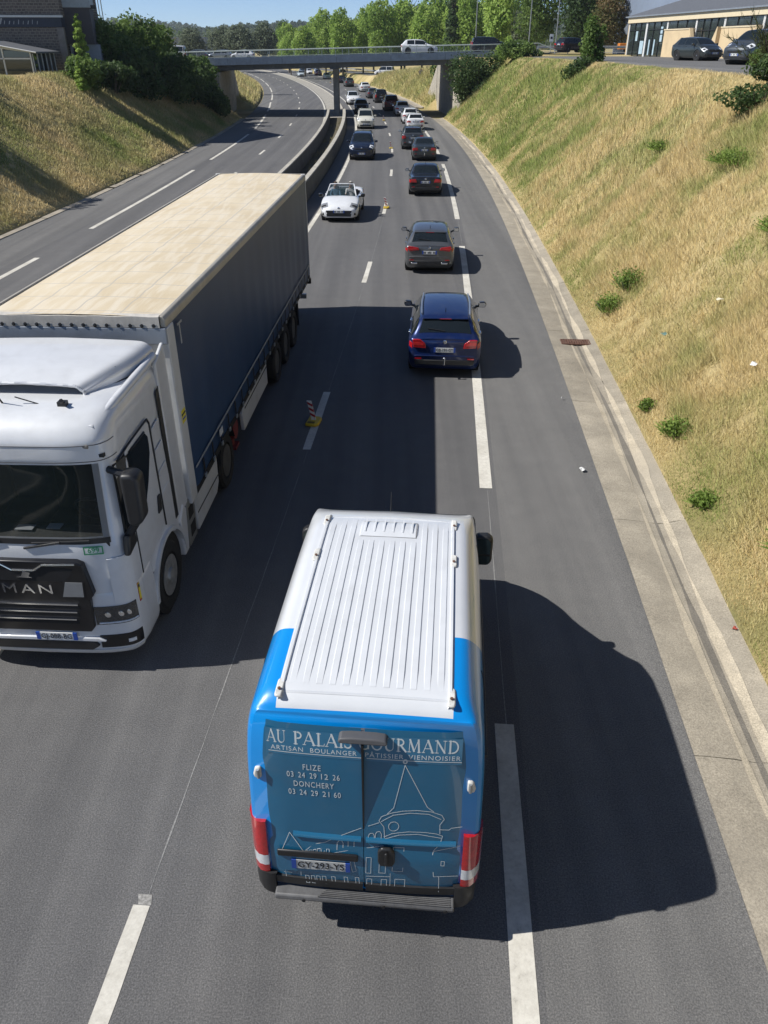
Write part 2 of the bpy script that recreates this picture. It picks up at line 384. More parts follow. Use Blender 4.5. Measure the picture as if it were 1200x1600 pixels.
yy = 119.0
while yy < 200:
    ys = np.linspace(yy, yy+5.15, 4); P = np.array([[RP(y, d, z) for d, z in zip(gprof_d, gprof_z)] for y in ys])
    obj('gutter_slab', MB().grid(P), random.choice(M_gv), gut, smooth=40); yy += 5.2
# drain grate
gx, gyy, _ = RP(21.2, 6.42); dg = tag(empty('drain_grate', (gx, gyy, -.03), -RH(21.2)), 'rusty slotted drain grate set in the concrete roadside gutter', 'drain')
M_rust = mat('rusty_iron', (.16,.085,.06), .8, metal=.3, var=.4, vscale=20, bump=.4)
obj('frame', MB().box(-.4,.4,-.2,-.17,0,.03).box(-.4,.4,.17,.2,0,.03).box(-.4,-.37,-.17,.17,0,.03).box(.37,.4,-.17,.17,0,.03), M_rust, dg)
for i in range(11): obj('bar', MB().box(-.35+i*.066,-.31+i*.066,-.17,.17,0,.026), M_rust, dg)
obj('sump', MB().box(-.37,.37,-.17,.17,-.2,-.03), M_dark, dg)

# --- left verge edging: short broken kerb slabs
edg = tag(empty('verge_edging'), kind='structure'); yy = 22.0
while yy < 100:
    ln = random.choice([1.0, 2.2, 3.1, 3.1]); gap = random.choice([.03, .05, .3])
    ys = np.linspace(yy, yy+ln, 3); o_ = random.uniform(-.06, .06); zt = random.uniform(.02, .05)
    P = np.array([[RP(y, d+o_, z) for d, z in ((-16.45, -.05), (-16.42, zt), (-16.02, zt*.6), (-15.98, -.03))] for y in ys])
    obj('edging_slab', MB().grid(P), random.choice(M_gv), edg); yy += ln+gap

# --- median: two concrete walls with a soil trough between, kerbed paving beyond the bridge pier
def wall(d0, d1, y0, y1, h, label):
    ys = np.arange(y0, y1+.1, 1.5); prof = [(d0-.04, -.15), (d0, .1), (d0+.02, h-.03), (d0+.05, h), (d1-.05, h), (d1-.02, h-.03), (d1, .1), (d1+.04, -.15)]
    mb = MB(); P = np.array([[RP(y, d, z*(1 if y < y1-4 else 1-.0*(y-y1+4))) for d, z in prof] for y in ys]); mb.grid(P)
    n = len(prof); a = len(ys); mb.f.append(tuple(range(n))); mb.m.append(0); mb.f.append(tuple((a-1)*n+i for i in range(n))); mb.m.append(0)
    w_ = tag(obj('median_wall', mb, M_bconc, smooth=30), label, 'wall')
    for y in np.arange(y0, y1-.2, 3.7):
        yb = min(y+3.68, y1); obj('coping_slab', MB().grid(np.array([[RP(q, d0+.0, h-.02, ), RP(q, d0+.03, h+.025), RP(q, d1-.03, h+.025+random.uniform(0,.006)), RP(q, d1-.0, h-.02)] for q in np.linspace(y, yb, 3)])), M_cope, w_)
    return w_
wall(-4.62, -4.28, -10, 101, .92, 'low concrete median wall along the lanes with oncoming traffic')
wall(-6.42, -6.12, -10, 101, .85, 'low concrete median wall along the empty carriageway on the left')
M_soil = mat('dry_soil', (.1,.085,.05), .95, var=.5, vscale=3, bump=.8, bscale=12)
tag(sheet('median_soil', np.arange(-10, 103, 2.), [-6.12, -5.7, -5.2, -4.8, -4.62], [-.12, -.02, .02, .0, -.1], M_soil), kind='structure')
M_median = concrete('median_paving', (.36,.335,.29), (.29,.27,.235))
tag(sheet('median_paving', np.concatenate([np.arange(101, 130, 2.), np.arange(130, 420, 6.)]), [-6.53, -5.5, -4.5, -4.36, -4.34, -4.22], [.006, .03, .05, .16, .16, -.02], M_median), kind='structure')
sheet('paving_strip', np.arange(-10, 101.1, 1.5), [-6.56, -6.44], [.003, .003], M_median, road2)

# --- overbridge
bw = tag(empty('road_bridge', (0, 0, 0)), 'blue grey painted concrete road bridge spanning both carriageways', 'bridge')
def DZ(x): return 6.39+.0224*x
def slab(name, x0, x1, ya, yb, za, zb, m, n=8, tilt=0):
    xs = np.linspace(x0, x1, n); mb = MB(); P = []
    for x in xs:
        t = DZ(x); P.append([(x, ya, t+za), (x, ya-tilt, t+zb), (x, yb+tilt, t+zb), (x, yb, t+za)])
    mb.grid(np.array(P), closed=True); k = len(xs)-1
    mb.f += [(0,1,2,3), (4*k, 4*k+1, 4*k+2, 4*k+3)]; mb.m += [0, 0]
    return obj(name, mb, m, bw)
M_girder = concrete('bridge_girder', (.16,.17,.18), (.12,.125,.13))
for k in range(6):
    slab('fascia', -24+k*6.2, -24+(k+1)*6.2-.03, 101.5, 101.85, -.68, .0, M_deck, 3, .0)
slab('fascia', -24, 13.2, 113.9, 114.25, -.68, 0, M_deck)
slab('deck', -24, 13.2, 101.86, 113.89, -.5, -.12, M_girder)
for yb in (102.3, 105.4, 108.5, 111.6): slab('girder', -19.2, 8.4, yb, yb+1.5, -1.22, -.51, M_girder)
px, py, _ = RP(106.5, -5.25)
M_pier = concrete('pier_concrete', (.3,.3,.29), (.22,.22,.21))
obj('pier', MB().box(px-.33, px+.33, py-.9, py+.9, -.3, DZ(px)-1.37), M_pier, bw, bev=.06)
slab('pier_cap', px-.5, px+.5, 102.0, 113.4, -1.36, -1.225, M_girder, 2)
def rwall(name, d, y0, y1, top, th, side):
    ys = np.linspace(y0, y1, 8); P = []
    for y in ys:
        tz = top(y); P.append([RP(y, d, -.3), RP(y, d, tz), RP(y, d+side*th, tz), RP(y, d+side*th, -.3)])
    mb = MB().grid(np.array(P), closed=True); k = len(ys)-1; mb.f += [(0,1,2,3), (4*k, 4*k+1, 4*k+2, 4*k+3)]; mb.m += [0, 0]
    return obj(name, mb, M_abut, bw, bev=.03)
rwall('abutment', 8.3, 101.7, 116.6, lambda y: 5.2, .6, 1)
rwall('wing_wall', 8.28, 96.2, 101.66, lambda y: float(np.interp(y, [96, 98, 101.7], [1.0, 2.1, 5.3])), .5, 1)
rwall('wing_wall', 8.25, 116.64, 126, lambda y: float(np.interp(y, [116, 126], [5.3, 1.0])), .5, 1)
rwall('abutment', -18.6, 101.7, 118.6, lambda y: 4.6, 1.25, -1)
rwall('wing_wall', -18.55, 118.64, 126, lambda y: float(np.interp(y, [118, 126], [5., 1.0])), .5, -1)
# railing
M_rail = mat('pale_green_rail', (.42,.47,.44), .45, metal=.3, var=.12)
rail = tag(empty('bridge_railing', (0, 101.7, 0)), 'pale green metal railing along the near edge of the bridge', 'railing')
def rl(x0, x1, z, r): obj('rail', MB().path([(x, 0, DZ(x)+z) for x in np.linspace(x0, x1, 6)], r, 6), M_rail, rail)
rl(-27, 17.5, .68, .045); rl(-27, 17.5, .12, .022)
obj('end_rail', MB().tube((17.5, 0, DZ(17.5)+.68), (19.6, -.2, DZ(19.6)-.12), .045, n=6), M_rail, rail)
for i in range(30):
    x = -27+i*1.534; obj('post', MB().box(x-.025, x+.025, -.02, .02, DZ(x)-.05, DZ(x)+.66), M_rail, rail)
bars = MB()
for i in range(340):
    x = -27+i*.131; bars.box(x-.006, x+.006, -.006, .006, DZ(x)+.12, DZ(x)+.66)
tag(obj('balusters', bars, M_rail, rail), kind='stuff')
rail2 = tag(empty('bridge_railing', (0, 114.05, 0)), 'pale green metal railing along the far edge of the bridge', 'railing')
obj('rail', MB().path([(x, 0, DZ(x)+.75) for x in np.linspace(-27, 17, 6)], .045, 6), M_rail, rail2)
for i in range(15):
    x = -27+i*3.1; obj('post', MB().box(x-.03, x+.03, -.02, .02, DZ(x)-.05, DZ(x)+.74), M_rail, rail2)
# road over the bridge and its approaches
def flat(name, P, m, parent=None): return obj(name, MB().grid(np.array(P)), m, parent)
br = tag(flat('bridge_road', [[(x, y, DZ(x)-.1) for y in (101.9, 106, 110, 113.85)] for x in np.linspace(-24, 13.2, 8)], M_asph2), kind='structure')
flat('approach', [[(x, y, float(np.interp(x, [13.2, 20, 26, 90], [DZ(13.2)-.1, 6.6, 6.55, 6.5]))) for y in (100.5, 106, 110, 115.5)] for x in (13.2, 16, 20, 26, 40, 90)], M_asph2, br)
flat('approach', [[(x, y, float(np.interp(x, [-90, -45, -24], [5.6, 5.7, DZ(-24)-.1]))) for y in (101.9, 106, 110, 113.85)] for x in (-90, -60, -45, -35, -24)], M_asph2, br)
# car park on the right-hand bank
cp = []
for y in np.arange(-6, 97, 3.):
    e = float(np.interp(y, [-6, 30, 40, 60, 80, 97], [14.6, 14.5, 14.6, 14.7, 14.9, 15.3]))
    cp.append([(*RP(y, e+k, 6.2)[:2], 6.1 if k < 0 else 6.22) for k in (-.35, 0.4, 3, 8, 14, 30, 70)])
tag(flat('car_park', cp, M_asph2), kind='structure')
# slip road beyond the bridge
tag(flat('slip_road', [[RP(y, d, float(np.interp(y, *_HR))+.03) for d in (np.interp(y, [140, 206, 330], [13., 10.2, 9.]), np.interp(y, [140, 206, 330], [19.5, 16.5, 14.5]))] for y in np.arange(140, 330, 6.)], M_asph2), kind='structure')
# --- far hill
hx = np.linspace(-1500, 1500, 61); hy = np.linspace(800, 2300, 16); HP = np.zeros((16, 61, 3))
def HILL(x, y):
    r = 30+9*np.sin(x*.0042+1.)+7*np.sin(x*.011+.4)+4*np.sin(x*.027)
    return r*sstep(y, 800, 1350)+ (y-1350).clip(0)*.012
XX, YY = np.meshgrid(hx, hy); HP[:, :, 0] = XX; HP[:, :, 1] = YY; HP[:, :, 2] = HILL(XX, YY)
hill = tag(obj('hill', MB().grid(HP), mat('hill_soil', (.05,.065,.03), .95, var=.4, vscale=.02), smooth=60), kind='structure')
# ================================================================== VEHICLE TOOLKIT
def pchip(x, y, xi):
    """monotone cubic through points; y (n, k), xi (m,)"""
    x = np.asarray(x, float); y = np.asarray(y, float); xi = np.asarray(xi, float)
    h = np.diff(x); dl = np.diff(y, axis=0)/h[:, None]; n = len(x); d = np.zeros_like(y)
    for i in range(1, n-1):
        a, b = dl[i-1], dl[i]; w1, w2 = 2*h[i]+h[i-1], h[i]+2*h[i-1]; same = a*b > 0
        with np.errstate(divide='ignore', invalid='ignore'):
            d[i] = np.where(same, (w1+w2)/(w1/np.where(a == 0, 1, a)+w2/np.where(b == 0, 1, b)), 0)
    d[0] = dl[0]; d[-1] = dl[-1]
    k = np.clip(np.searchsorted(x, xi, 'right')-1, 0, n-2); t = ((xi-x[k])/h[k])[:, None]; H_ = h[k][:, None]
    return (2*t**3-3*t**2+1)*y[k]+(t**3-2*t**2+t)*H_*d[k]+(-2*t**3+3*t**2)*y[k+1]+(t**3-t**2)*H_*d[k+1]
class Surf:
    """smooth half-surface through a control grid (stations u, section points v), mirrored in x"""
    def __init__(s, C): s.C = np.array(C, float); s.nu, s.nv = s.C.shape[:2]
    def ev(s, us, vs):
        us = np.asarray(us, float); vs = np.asarray(vs, float)
        A = pchip(np.arange(s.nu), s.C.reshape(s.nu, -1), us).reshape(len(us), s.nv, 3)
        B = pchip(np.arange(s.nv), A.transpose(1, 0, 2).reshape(s.nv, -1), vs).reshape(len(vs), len(us), 3)
        return B.transpose(1, 0, 2)
    def patch(s, u0, u1, v0, v1, nu=8, nv=8, off=.006, side=1, full=False, shape=None):
        """surface patch lifted off the body; shape(a, b) may remap the unit square"""
        if full:
            vs = np.linspace(v0, s.nv-1, nv); P = s.ev(np.linspace(u0, u1, nu), vs)
            Q = P[:, ::-1][:, 1:].copy(); Q[:, :, 0] *= -1; P = np.concatenate([P, Q], 1)
        else:
            P = s.ev(np.linspace(u0, u1, nu), np.linspace(v0, v1, nv))
            if side < 0: P[:, :, 0] *= -1
        du = np.gradient(P, axis=0); dv = np.gradient(P, axis=1); N = np.cross(du, dv); N /= np.linalg.norm(N, axis=2, keepdims=True)+1e-9
        c = P.reshape(-1, 3).mean(0); ref = np.array([0, s.C[:, :, 1].mean(), s.C[:, :, 2].mean()])
        if np.sum(N.reshape(-1, 3).mean(0)*(c-ref)) < 0: N = -N
        Pt = P+N*off; Pb = P-N*.02
        mb = MB().grid(Pt); a, b = P.shape[:2]
        rim = [(i, 0) for i in range(a)]+[(a-1, j) for j in range(1, b)]+[(i, b-1) for i in range(a-2, -1, -1)]+[(0, j) for j in range(b-2, 0, -1)]
        n = len(rim); vs = [Pt[i, j] for i, j in rim]+[Pb[i, j] for i, j in rim]
        mb.add(vs, [(i, (i+1) % n, n+(i+1) % n, n+i) for i in range(n)])
        return mb
    def body(s, us, vs, wheels=(), wr=0, caps=True, xin=.5, wz=None, holes=()):
        P = s.ev(us, vs); a, b = P.shape[:2]
        fr = P[:, ::-1].copy(); fr[:, :, 0] *= -1
        ring = np.concatenate([P, fr[:, 1:-1]], 1)       # closed ring: right bottom->top, left top->bottom
        n = ring.shape[1]; V = ring.reshape(-1, 3).copy(); keep = []
        inside = np.zeros(len(V), bool)
        for wy in wheels:
            r = np.hypot(V[:, 1]-wy, V[:, 2]-wz); near = (np.abs(V[:, 0]) > xin)
            hit = near & (r < wr); inside |= hit
        fs = []
        for i in range(a-1):
            for j in range(n):
                k = (j+1) % n; f = (i*n+j, i*n+k, (i+1)*n+k, (i+1)*n+j)
                if wr and all(inside[q] for q in f): continue
                jj = j if j < b-1 else n-1-j
                um, vm = (us[i]+us[i+1])/2, (vs[jj]+vs[jj+1])/2
                if any(h[0] < um < h[1] and h[2] < vm < h[3] for h in holes): continue
                fs.append(f)
        for wy in wheels:
            r = np.hypot(V[:, 1]-wy, V[:, 2]-wz); hit = (np.abs(V[:, 0]) > xin) & (r < wr) & (r > 1e-4)
            sc_ = wr/np.where(r < 1e-4, 1, r)
            V[hit, 1] = wy+(V[hit, 1]-wy)*sc_[hit]; V[hit, 2] = wz+(V[hit, 2]-wz)*sc_[hit]
        if caps:
            for i in (0, a-1):
                m_ = b-1
                for j in range(m_):
                    r0, r1 = i*n+j, i*n+j+1; l0, l1 = i*n+(n-j) % n, i*n+(n-j-1) % n
                    if r1 == l1: fs.append((r0, r1, l0))
                    elif r0 == l0: fs.append((r0, r1, l1))
                    else: fs.append((r0, r1, l1, l0))
        return MB().add(V.tolist(), fs)

def text_mb(body, size, m_name='text', ext=.0015, spacing=1., sx=1.):
    cu = bpy.data.curves.new('lettering', 'FONT'); cu.body = body; cu.size = size; cu.extrude = ext; cu.space_character = spacing
    cu.align_x = 'CENTER'; cu.align_y = 'CENTER'; cu.resolution_u = 3
    o = bpy.data.objects.new('lettering', cu); col.objects.link(o)
    dg_ = bpy.context.evaluated_depsgraph_get(); me = bpy.data.meshes.new_from_object(o.evaluated_get(dg_))
    mb = MB(); mb.v = [(v.co.x*sx, v.co.y, v.co.z) for v in me.vertices]; mb.f = [tuple(p.vertices) for p in me.polygons]; mb.m = [0]*len(mb.f)
    bpy.data.objects.remove(o); bpy.data.curves.remove(cu); bpy.data.meshes.remove(me)
    return mb
def place(mb, o, ax, ay):
    """lay an xy-plane mesh into the plane spanned by ax (reading direction) and ay (up) at o"""
    o = Vector(o); ax = Vector(ax).normalized(); ay = Vector(ay).normalized(); az_ = ax.cross(ay)
    mb.v = [tuple(o+ax*v[0]+ay*v[1]+az_*v[2]) for v in mb.v]; return mb

_wheel = {}
def wheel_meshes(r, wd, style):
    k = (round(r, 3), round(wd, 3), style)
    if k in _wheel: return _wheel[k]
    ri = r*.66; h = wd/2
    ty = MB().lathe([(ri*.95, -h), (r*.9, -h), (r*.985, -h*.75), (r, -h*.4), (r, h*.4), (r*.985, h*.75), (r*.9, h), (ri*1.0, h*.96), (ri*.95, h*.7)], (0,0,0), 'x', 28).mesh('tyre', M_rubber, 35)
    rm = MB().lathe([(ri*.99, h*.85), (ri*.95, h*.5), (ri*.55, h*.35)], (0,0,0), 'x', 28)
    rm = MB().add(rm.v, rm.f[:-2])
    ns = 5 if style == 'five' else 9
    for i in range(ns):
        t = 2*math.pi*i/ns; c, s_ = math.cos(t), math.sin(t); q = ri*.12 if ns == 5 else ri*.06
        def P(rr, o, x): return (x, c*rr-s_*o, s_*rr+c*o)
        rm.add([P(ri*.15, -q*1.3, h*.75), P(ri*.95, -q, h*.82), P(ri*.95, q, h*.82), P(ri*.15, q*1.3, h*.75), P(ri*.15, -q*1.3, h*.5), P(ri*.95, -q, h*.5), P(ri*.95, q, h*.5), P(ri*.15, q*1.3, h*.5)],
            [(0,1,2,3), (4,7,6,5), (0,4,5,1), (3,2,6,7), (1,5,6,2)])
    rm.lathe([(ri*.22, h*.4), (ri*.22, h*.8), (ri*.1, h*.86)], (0,0,0), 'x', 12)
    rme = rm.mesh('rim', M_alloy, 30)
    bk = MB().lathe([(ri*.97, h*.28), (ri*.97, h*.3)], (0,0,0), 'x', 20).mesh('brake_disc', M_dark)
    _wheel[k] = (ty, rme, bk); return _wheel[k]
def add_wheel(parent, x, y, r, wd, style='five', sub=True):
    ty, rm, bk = wheel_meshes(r, wd, style); s_ = 1 if x > 0 else -1
    e = link('wheel', ty, parent); e.location = (x, y, r); e.rotation_euler = (0, 0, 0 if s_ > 0 else math.pi)
    if sub: link('rim', rm, e); link('brake_disc', bk, e)
    return e

def sec(y, w, zb, zs, zm, zbelt, wb, wt, zte, zt, lean=0):
    ws = w*.992
    return [(0, y, zb), (w*.78, y, zb), (w*.95, y, zs), (w, y, zm), (ws, y, zbelt-.09), (wb, y, zbelt), (wt, y-lean, zte), (wt*.62, y-lean, zt-(zt-zte)*.22), (0, y-lean, zt)]

def make_car(name, label, P, loc, rz, paintmat, cat='car', group=None, plate=None):
    """P: proportions. Origin on the ground below the middle of the car, nose towards +Y."""
    L, W, H = P['L'], P['W']/2, P['H']; g = P.get('g', .17); body = P['body']
    root = empty(name, loc, rz); tag(root, label, cat, group)
    zc = P.get('cowl', 1.0 if H < 1.6 else 1.12); zt = P.get('tail', zc+.02); zbelt = P.get('belt', zc-.07)
    wr = P.get('wr', .325); roofw = W*P.get('roofw', .66)
    yr, yf = -L/2, L/2
    rw_base = yr+P.get('rwb', .16); rw_top = yr+P.get('rwt', .62); hd = P.get('hd', .25); cw = P.get('cw', 1.05)
    ymid = (rw_top+hd)/2; zh = P.get('hood', zc-.2)
    sv = body == 'saloon'
    st = []
    st.append(sec(yr, W*.86, g+.16, g+.22, .55, zt-.11, W*.82, W*.70, zt-.045, zt-.02))
    st.append(sec(yr+.07, W*.935, g+.1, g+.18, .56, zt-.06, W*.9, W*.74, zt-.015, zt+.005))
    if sv:
        st.append(sec((yr+rw_base)/2, W*.98, g+.03, g+.13, .57, zbelt+.02, W*.93, W*.74, zt+.0, zt+.03))
        st.append(sec(rw_base, W*.995, g, g+.1, .58, zbelt+.01, W*.94, W*.74, zt+.02, zt+.05))
    else:
        st.append(sec(rw_base, W*.97, g+.03, g+.13, .57, zbelt+.03, W*.93, W*.755, zt+.03, zt+.06))
    iB = len(st)-1
    st.append(sec(rw_top, W, g, g+.1, .58, zbelt+.01, W*.945, roofw*.985, H-.09, H-.045)); iC = len(st)-1
    st.append(sec(ymid, W, g, g+.1, .58, zbelt, W*.95, roofw*1.02, H-.055, H)); iD = len(st)-1
    st.append(sec(hd, W, g, g+.1, .58, zbelt-.01, W*.955, roofw*.98, H-.09, H-.05)); iE = len(st)-1
    st.append(sec(cw, W, g, g+.1, .57, zbelt-.02, W*.95, W*.80, zc-.03, zc+.02)); iF = len(st)-1
    st.append(sec((cw+yf-.4)/2+.05, W*.995, g, g+.1, .56, zh+.03, W*.93, W*.72, zh+.085, zh+.13))
    st.append(sec(yf-.42, W*.97, g+.02, g+.12, .53, zh-.075, W*.9, W*.68, zh-.02, zh+.035))
    st.append(sec(yf-.12, W*.86, g+.04, g+.14, .5, zh-.19, W*.78, W*.60, zh-.14, zh-.08))
    st.append(sec(yf, W*.70, g+.08, g+.16, .46, zh-.26, W*.64, W*.5, zh-.235, zh-.2))
    S = Surf(st); nu = len(st)
    us = np.unique(np.round(np.concatenate([np.linspace(i, i+1, 7) for i in range(nu-1)]), 5))
    vs = np.unique(np.concatenate([[0, .5, 1, 1.5], np.linspace(2, 6, 17), [6.3, 6.6, 7, 7.5, 8]]))
    wy = [yr+P.get('ro', .8), yf-P.get('fo', .86)]
    obj('body', S.body(us, vs, wy, wr+.055, True, W*.6, wr, [(iC-.25, iF-.12, 6.05, 8)] if body == 'cabriolet' else ()), paintmat, root, smooth=50)
    # glass
    if body != 'cabriolet':
        ws_ = obj('windscreen', S.patch(iE+.1, iF-.05, 6.25, 8, 7, 5, full=True), M_glass, root, smooth=40)
        obj('rear_window', S.patch(iB+P.get('rw0', .14), iC-P.get('rw1', .16), 6.2, 8, 7, 5, full=True), P.get('rglass', M_glass), root, smooth=40)
        for s_ in (-1, 1):
            obj('side_window', S.patch(iC+.12, iD+.02, 5.16, 5.86, 6, 5, side=s_), M_glass, root, smooth=40)
            obj('side_window', S.patch(iD+.1, iF-.36, 5.16, 5.86, 9, 5, side=s_), M_glass, root, smooth=40)
            if body in ('suv', 'estate', 'mpv'): obj('side_window', S.patch(iC-.62, iC+.02, 5.24, 5.8, 5, 5, side=s_), M_glass, root, smooth=40)
    # under tray, wheels, arches
    obj('underbody', MB().box(-W*.78, W*.78, yr+.25, yf-.3, g-.01, g+.2), M_dark, root)
    for y in wy:
        for s_ in (-1, 1):
            add_wheel(root, s_*(W-.12), y, wr, .22, P.get('rim', 'five'))
        obj('wheel_arch', MB().lathe([(wr+.05, -(W-.03)), (wr+.05, W-.03)], (0, y, wr), 'x', 20), M_dark, root)
    # mirrors
    for s_ in (-1, 1):
        mz, my = zbelt+.06, cw-.42
        m_ = obj('mirror', MB().prism([(0,-.06),(.2,-.07),(.24,.02),(.2,.09),(.03,.08)], (s_*(W*.95+.03), my, mz), (s_,0,0), (0,0,1), (0,.13,0)), P.get('mirmat', paintmat), root, bev=.03)
        obj('mirror_glass', MB().prism([(.03,-.045),(.19,-.05),(.215,.02),(.19,.07),(.04,.06)], (s_*(W*.95+.03), my-.004, mz), (s_,0,0), (0,0,1), (0,-.004,0)), M_chrome, m_)
        obj('mirror_arm', MB().box(*sorted((s_*W*.88, s_*(W*.95+.06))), my+.02, my+.1, mz-.06, mz-.02), M_black, m_)
    # rear face
    zp = P.get('zplate', .78)
    def plate_at(y, z, sgn):
        p_ = obj('number_plate', MB().box(-.26, .26, min(y, y+sgn*.012), max(y, y+sgn*.012), z-.055, z+.055), M_plate, root)
        for s_ in (-1, 1): obj('plate_band', MB().box(*sorted((s_*.215, s_*.262)), *sorted((y, y+sgn*.0145)), z-.056, z+.056), M_pblue, p_)
        if plate:
            t = place(text_mb(plate, .105, sx=.82), (0, y+sgn*.014, z-.002), (-sgn, 0, 0), (0, 0, 1)); obj('plate_text', t, M_ink, p_)
        else:
            mb = MB()
            for i in range(9):
                if i in (2, 6): continue
                x = -.19+i*.0475; mb.box(x-.014, x+.014, *sorted((y, y+sgn*.0145)), z-.034, z+.034)
            obj('plate_text', mb, M_ink, p_)
    if P.get('rear', True):
        yb = yr
        if sv or P.get('plate_hi', True): plate_at(yb-.006, zp, -1)
        for s_ in (-1, 1):
            lp = P.get('lamp', [(.50,.70),(.84,.74),(.86,.9),(.55,.86)])
            poly = [(u_*W, z_) for u_, z_ in lp]
            la = obj('tail_lamp', MB().prism(poly, (0, yb+.03, 0), (s_, 0, 0), (0, 0, 1), (0, -.055, 0)), M_redl, root, bev=.012)
            zlo, zhi = min(z for _, z in lp), max(z for _, z in lp)
            obj('lamp_strip', MB().prism([(u_*.8+.16*W+.0, z_*.35+.65*(zlo+zhi)/2) for u_, z_ in poly], (0, yb-.024, 0), (s_, 0, 0), (0, 0, 1), (0, -.006, 0)), P.get('lampmid', M_redb), la)
            v0 = 3+(zlo-.56)/(zt-.15-.56)*1.0; v1 = 3+(zhi-.56)/(zt-.15-.56)*1.0
            obj('tail_lamp', S.patch(.15, 1+P.get('lampwrap', .35), np.clip(v0, 3.05, 4.6), np.clip(v1, 3.6, 4.98), 5, 5, off=.008, side=s_), M_redl, root, smooth=40)
        obj('rear_bumper', MB().prism([(-W*.78,.0),(W*.78,.0),(W*.82,.13),(-W*.82,.13)], (0, yb+.05, g+.17), (1,0,0), (0,0,1), (0,-.075,0)), M_black, root, bev=.02)
        obj('bumper_crease', MB().box(-W*.80, W*.80, yb-.018, yb+.03, zp-.17, zp-.135), paintmat, root, bev=.01)
        if P.get('badge', True): obj('badge', MB().lathe([(.045, -.0), (.05, -.01), (.03, -.016)], (0, yb+.0, zt-.1), 'y', 12), M_chrome, root)
        for s_ in (-1, 1):
            if P.get('exhaust'): obj('exhaust', MB().prism([(-.11,-.03),(.11,-.03),(.12,.03),(-.12,.03)], (s_*W*.6, yb-.005, g+.22), (1,0,0), (0,0,1), (0,-.04,0)), M_chrome, root, bev=.012)
            obj('reflector', MB().box(*sorted((s_*W*.62, s_*W*.8)), yb-.03, yb-.02, g+.32, g+.35), M_redl, root)
        if body in ('hatch', 'suv', 'estate', 'mpv'):
            cy, cz = rw_top-.02, H-.055
            obj('spoiler', MB().prism([(0,-.03),(.14,-.045),(.16,-.02),(0,.015)], (-roofw*.93, cy, cz), (0,-1,0), (0,0,1), (roofw*1.86,0,0)), paintmat, root, bev=.012)
            obj('brake_light', MB().box(-.14, .14, cy-.166, cy-.155, cz-.035, cz-.02), M_redl, root)
            pa = S.ev([iB+.2], [8])[0, 0]; pb = S.ev([iB+.33], [7.3])[0, 0]
            obj('wiper', MB().tube((0, pa[1]-.012, pa[2]+.012), (-.42, pb[1]-.012, pb[2]+.015), .012, n=5), M_black, root)
    # front face
    if P.get('front', True):
        yb = yf
        plate_at(yb+.006, P.get('zfplate', .47), 1)
        obj('grille', MB().prism(P.get('grille', [(-.42,.0),(.42,.0),(.5,.13),(-.5,.13)]), (0, yb-.05, P.get('zgrille', .54)), (1,0,0), (0,0,1), (0,.052,0)), M_black, root, bev=.01)
        obj('front_intake', MB().prism([(-W*.62,.0),(W*.62,.0),(W*.66,.14),(-W*.66,.14)], (0, yb-.1, g+.1), (1,0,0), (0,0,1), (0,.103,0)), M_black, root, bev=.015)
        if P.get('badge', True): obj('badge', MB().lathe([(.055, .0), (.06, .012), (.03, .02)], (0, yb-.02, zh-.16), 'y', 12), M_chrome, root)
        for s_ in (-1, 1):
            v0, v1 = P.get('hl', (4.25, 6.1))
            hl = obj('headlamp', S.patch(nu-3.2, nu-2.12, v0, v1, 7, 7, off=.007, side=s_), P.get('hlmat', M_whtl), root, smooth=40)
            obj('lamp_lens', S.patch(nu-2.75, nu-2.4, v0+.4, v1-.4, 5, 5, off=.012, side=s_), M_dark, hl, smooth=40)
            obj('fog_lamp', MB().prism([(-.14,-.05),(.12,-.06),(.1,.05),(-.1,.04)], (s_*W*.74, yb-.16, g+.22), (s_,0,0), (0,0,1), (0,.1,0)), M_black, root, bev=.015)
        for s_ in (-1, 1) if body != 'cabriolet' else ():
            a_ = S.ev([iF-.06], [7.7 if s_ > 0 else 6.5])[0, 0]; b_ = S.ev([iF-.1], [6.9])[0, 0]
            obj('wiper', MB().tube((a_[0]*s_, a_[1], a_[2]+.02), (-b_[0] if s_ > 0 else .05, b_[1]-.05, b_[2]+.03), .011, n=5), M_black, root)
    # door shut lines and handles
    for s_ in (-1, 1):
        for u_ in (iD+.06, iF-.42):
            q = S.ev([u_], np.linspace(3.05, 5.05, 9))[0]; mb = MB()
            for a_, b_ in zip(q[:-1], q[1:]): mb.tube((s_*(a_[0]+.001), a_[1], a_[2]), (s_*(b_[0]+.001), b_[1], b_[2]), .006, n=4, caps=False)
            obj('door_gap', mb, M_dark, root)
        for u_ in (iC+.45, iD+.35):
            q = S.ev([u_], [4.55])[0, 0]; obj('door_handle', MB().box(*sorted((s_*(q[0]-.02), s_*(q[0]+.025))), q[1]-.1, q[1]+.1, q[2]-.015, q[2]+.02), P.get('handle', paintmat), root, bev=.01)
    if P.get('rails'):
        for s_ in (-1, 1):
            q = S.ev(np.linspace(iC+.12, iE-.15, 9), [6.02])[:, 0]
            obj('roof_rail', MB().path([(s_*a_[0], a_[1], a_[2]+.045) for a_ in q], .022, 6), P['rails'], root, smooth=40)
    if P.get('antenna', True) and body != 'cabriolet':
        obj('antenna', MB().tube((0, rw_top+.25, H-.04), (0, rw_top+.12, H+.1), .012, .006, 6), M_black, root)
    if P.get('towbar'):
        obj('tow_bar', MB().tube((0, yr+.1, .42), (0, yr-.14, .4), .022, n=6).tube((0, yr-.13, .39), (0, yr-.13, .53), .02, n=6).lathe([(.03,0),(.035,.03),(.02,.05)], (0, yr-.13, .53), 'z', 8), M_chrome, root)
    return root, S, dict(iB=iB, iC=iC, iD=iD, iE=iE, iF=iF, W=W, zbelt=zbelt, zc=zc, cw=cw, hd=hd)
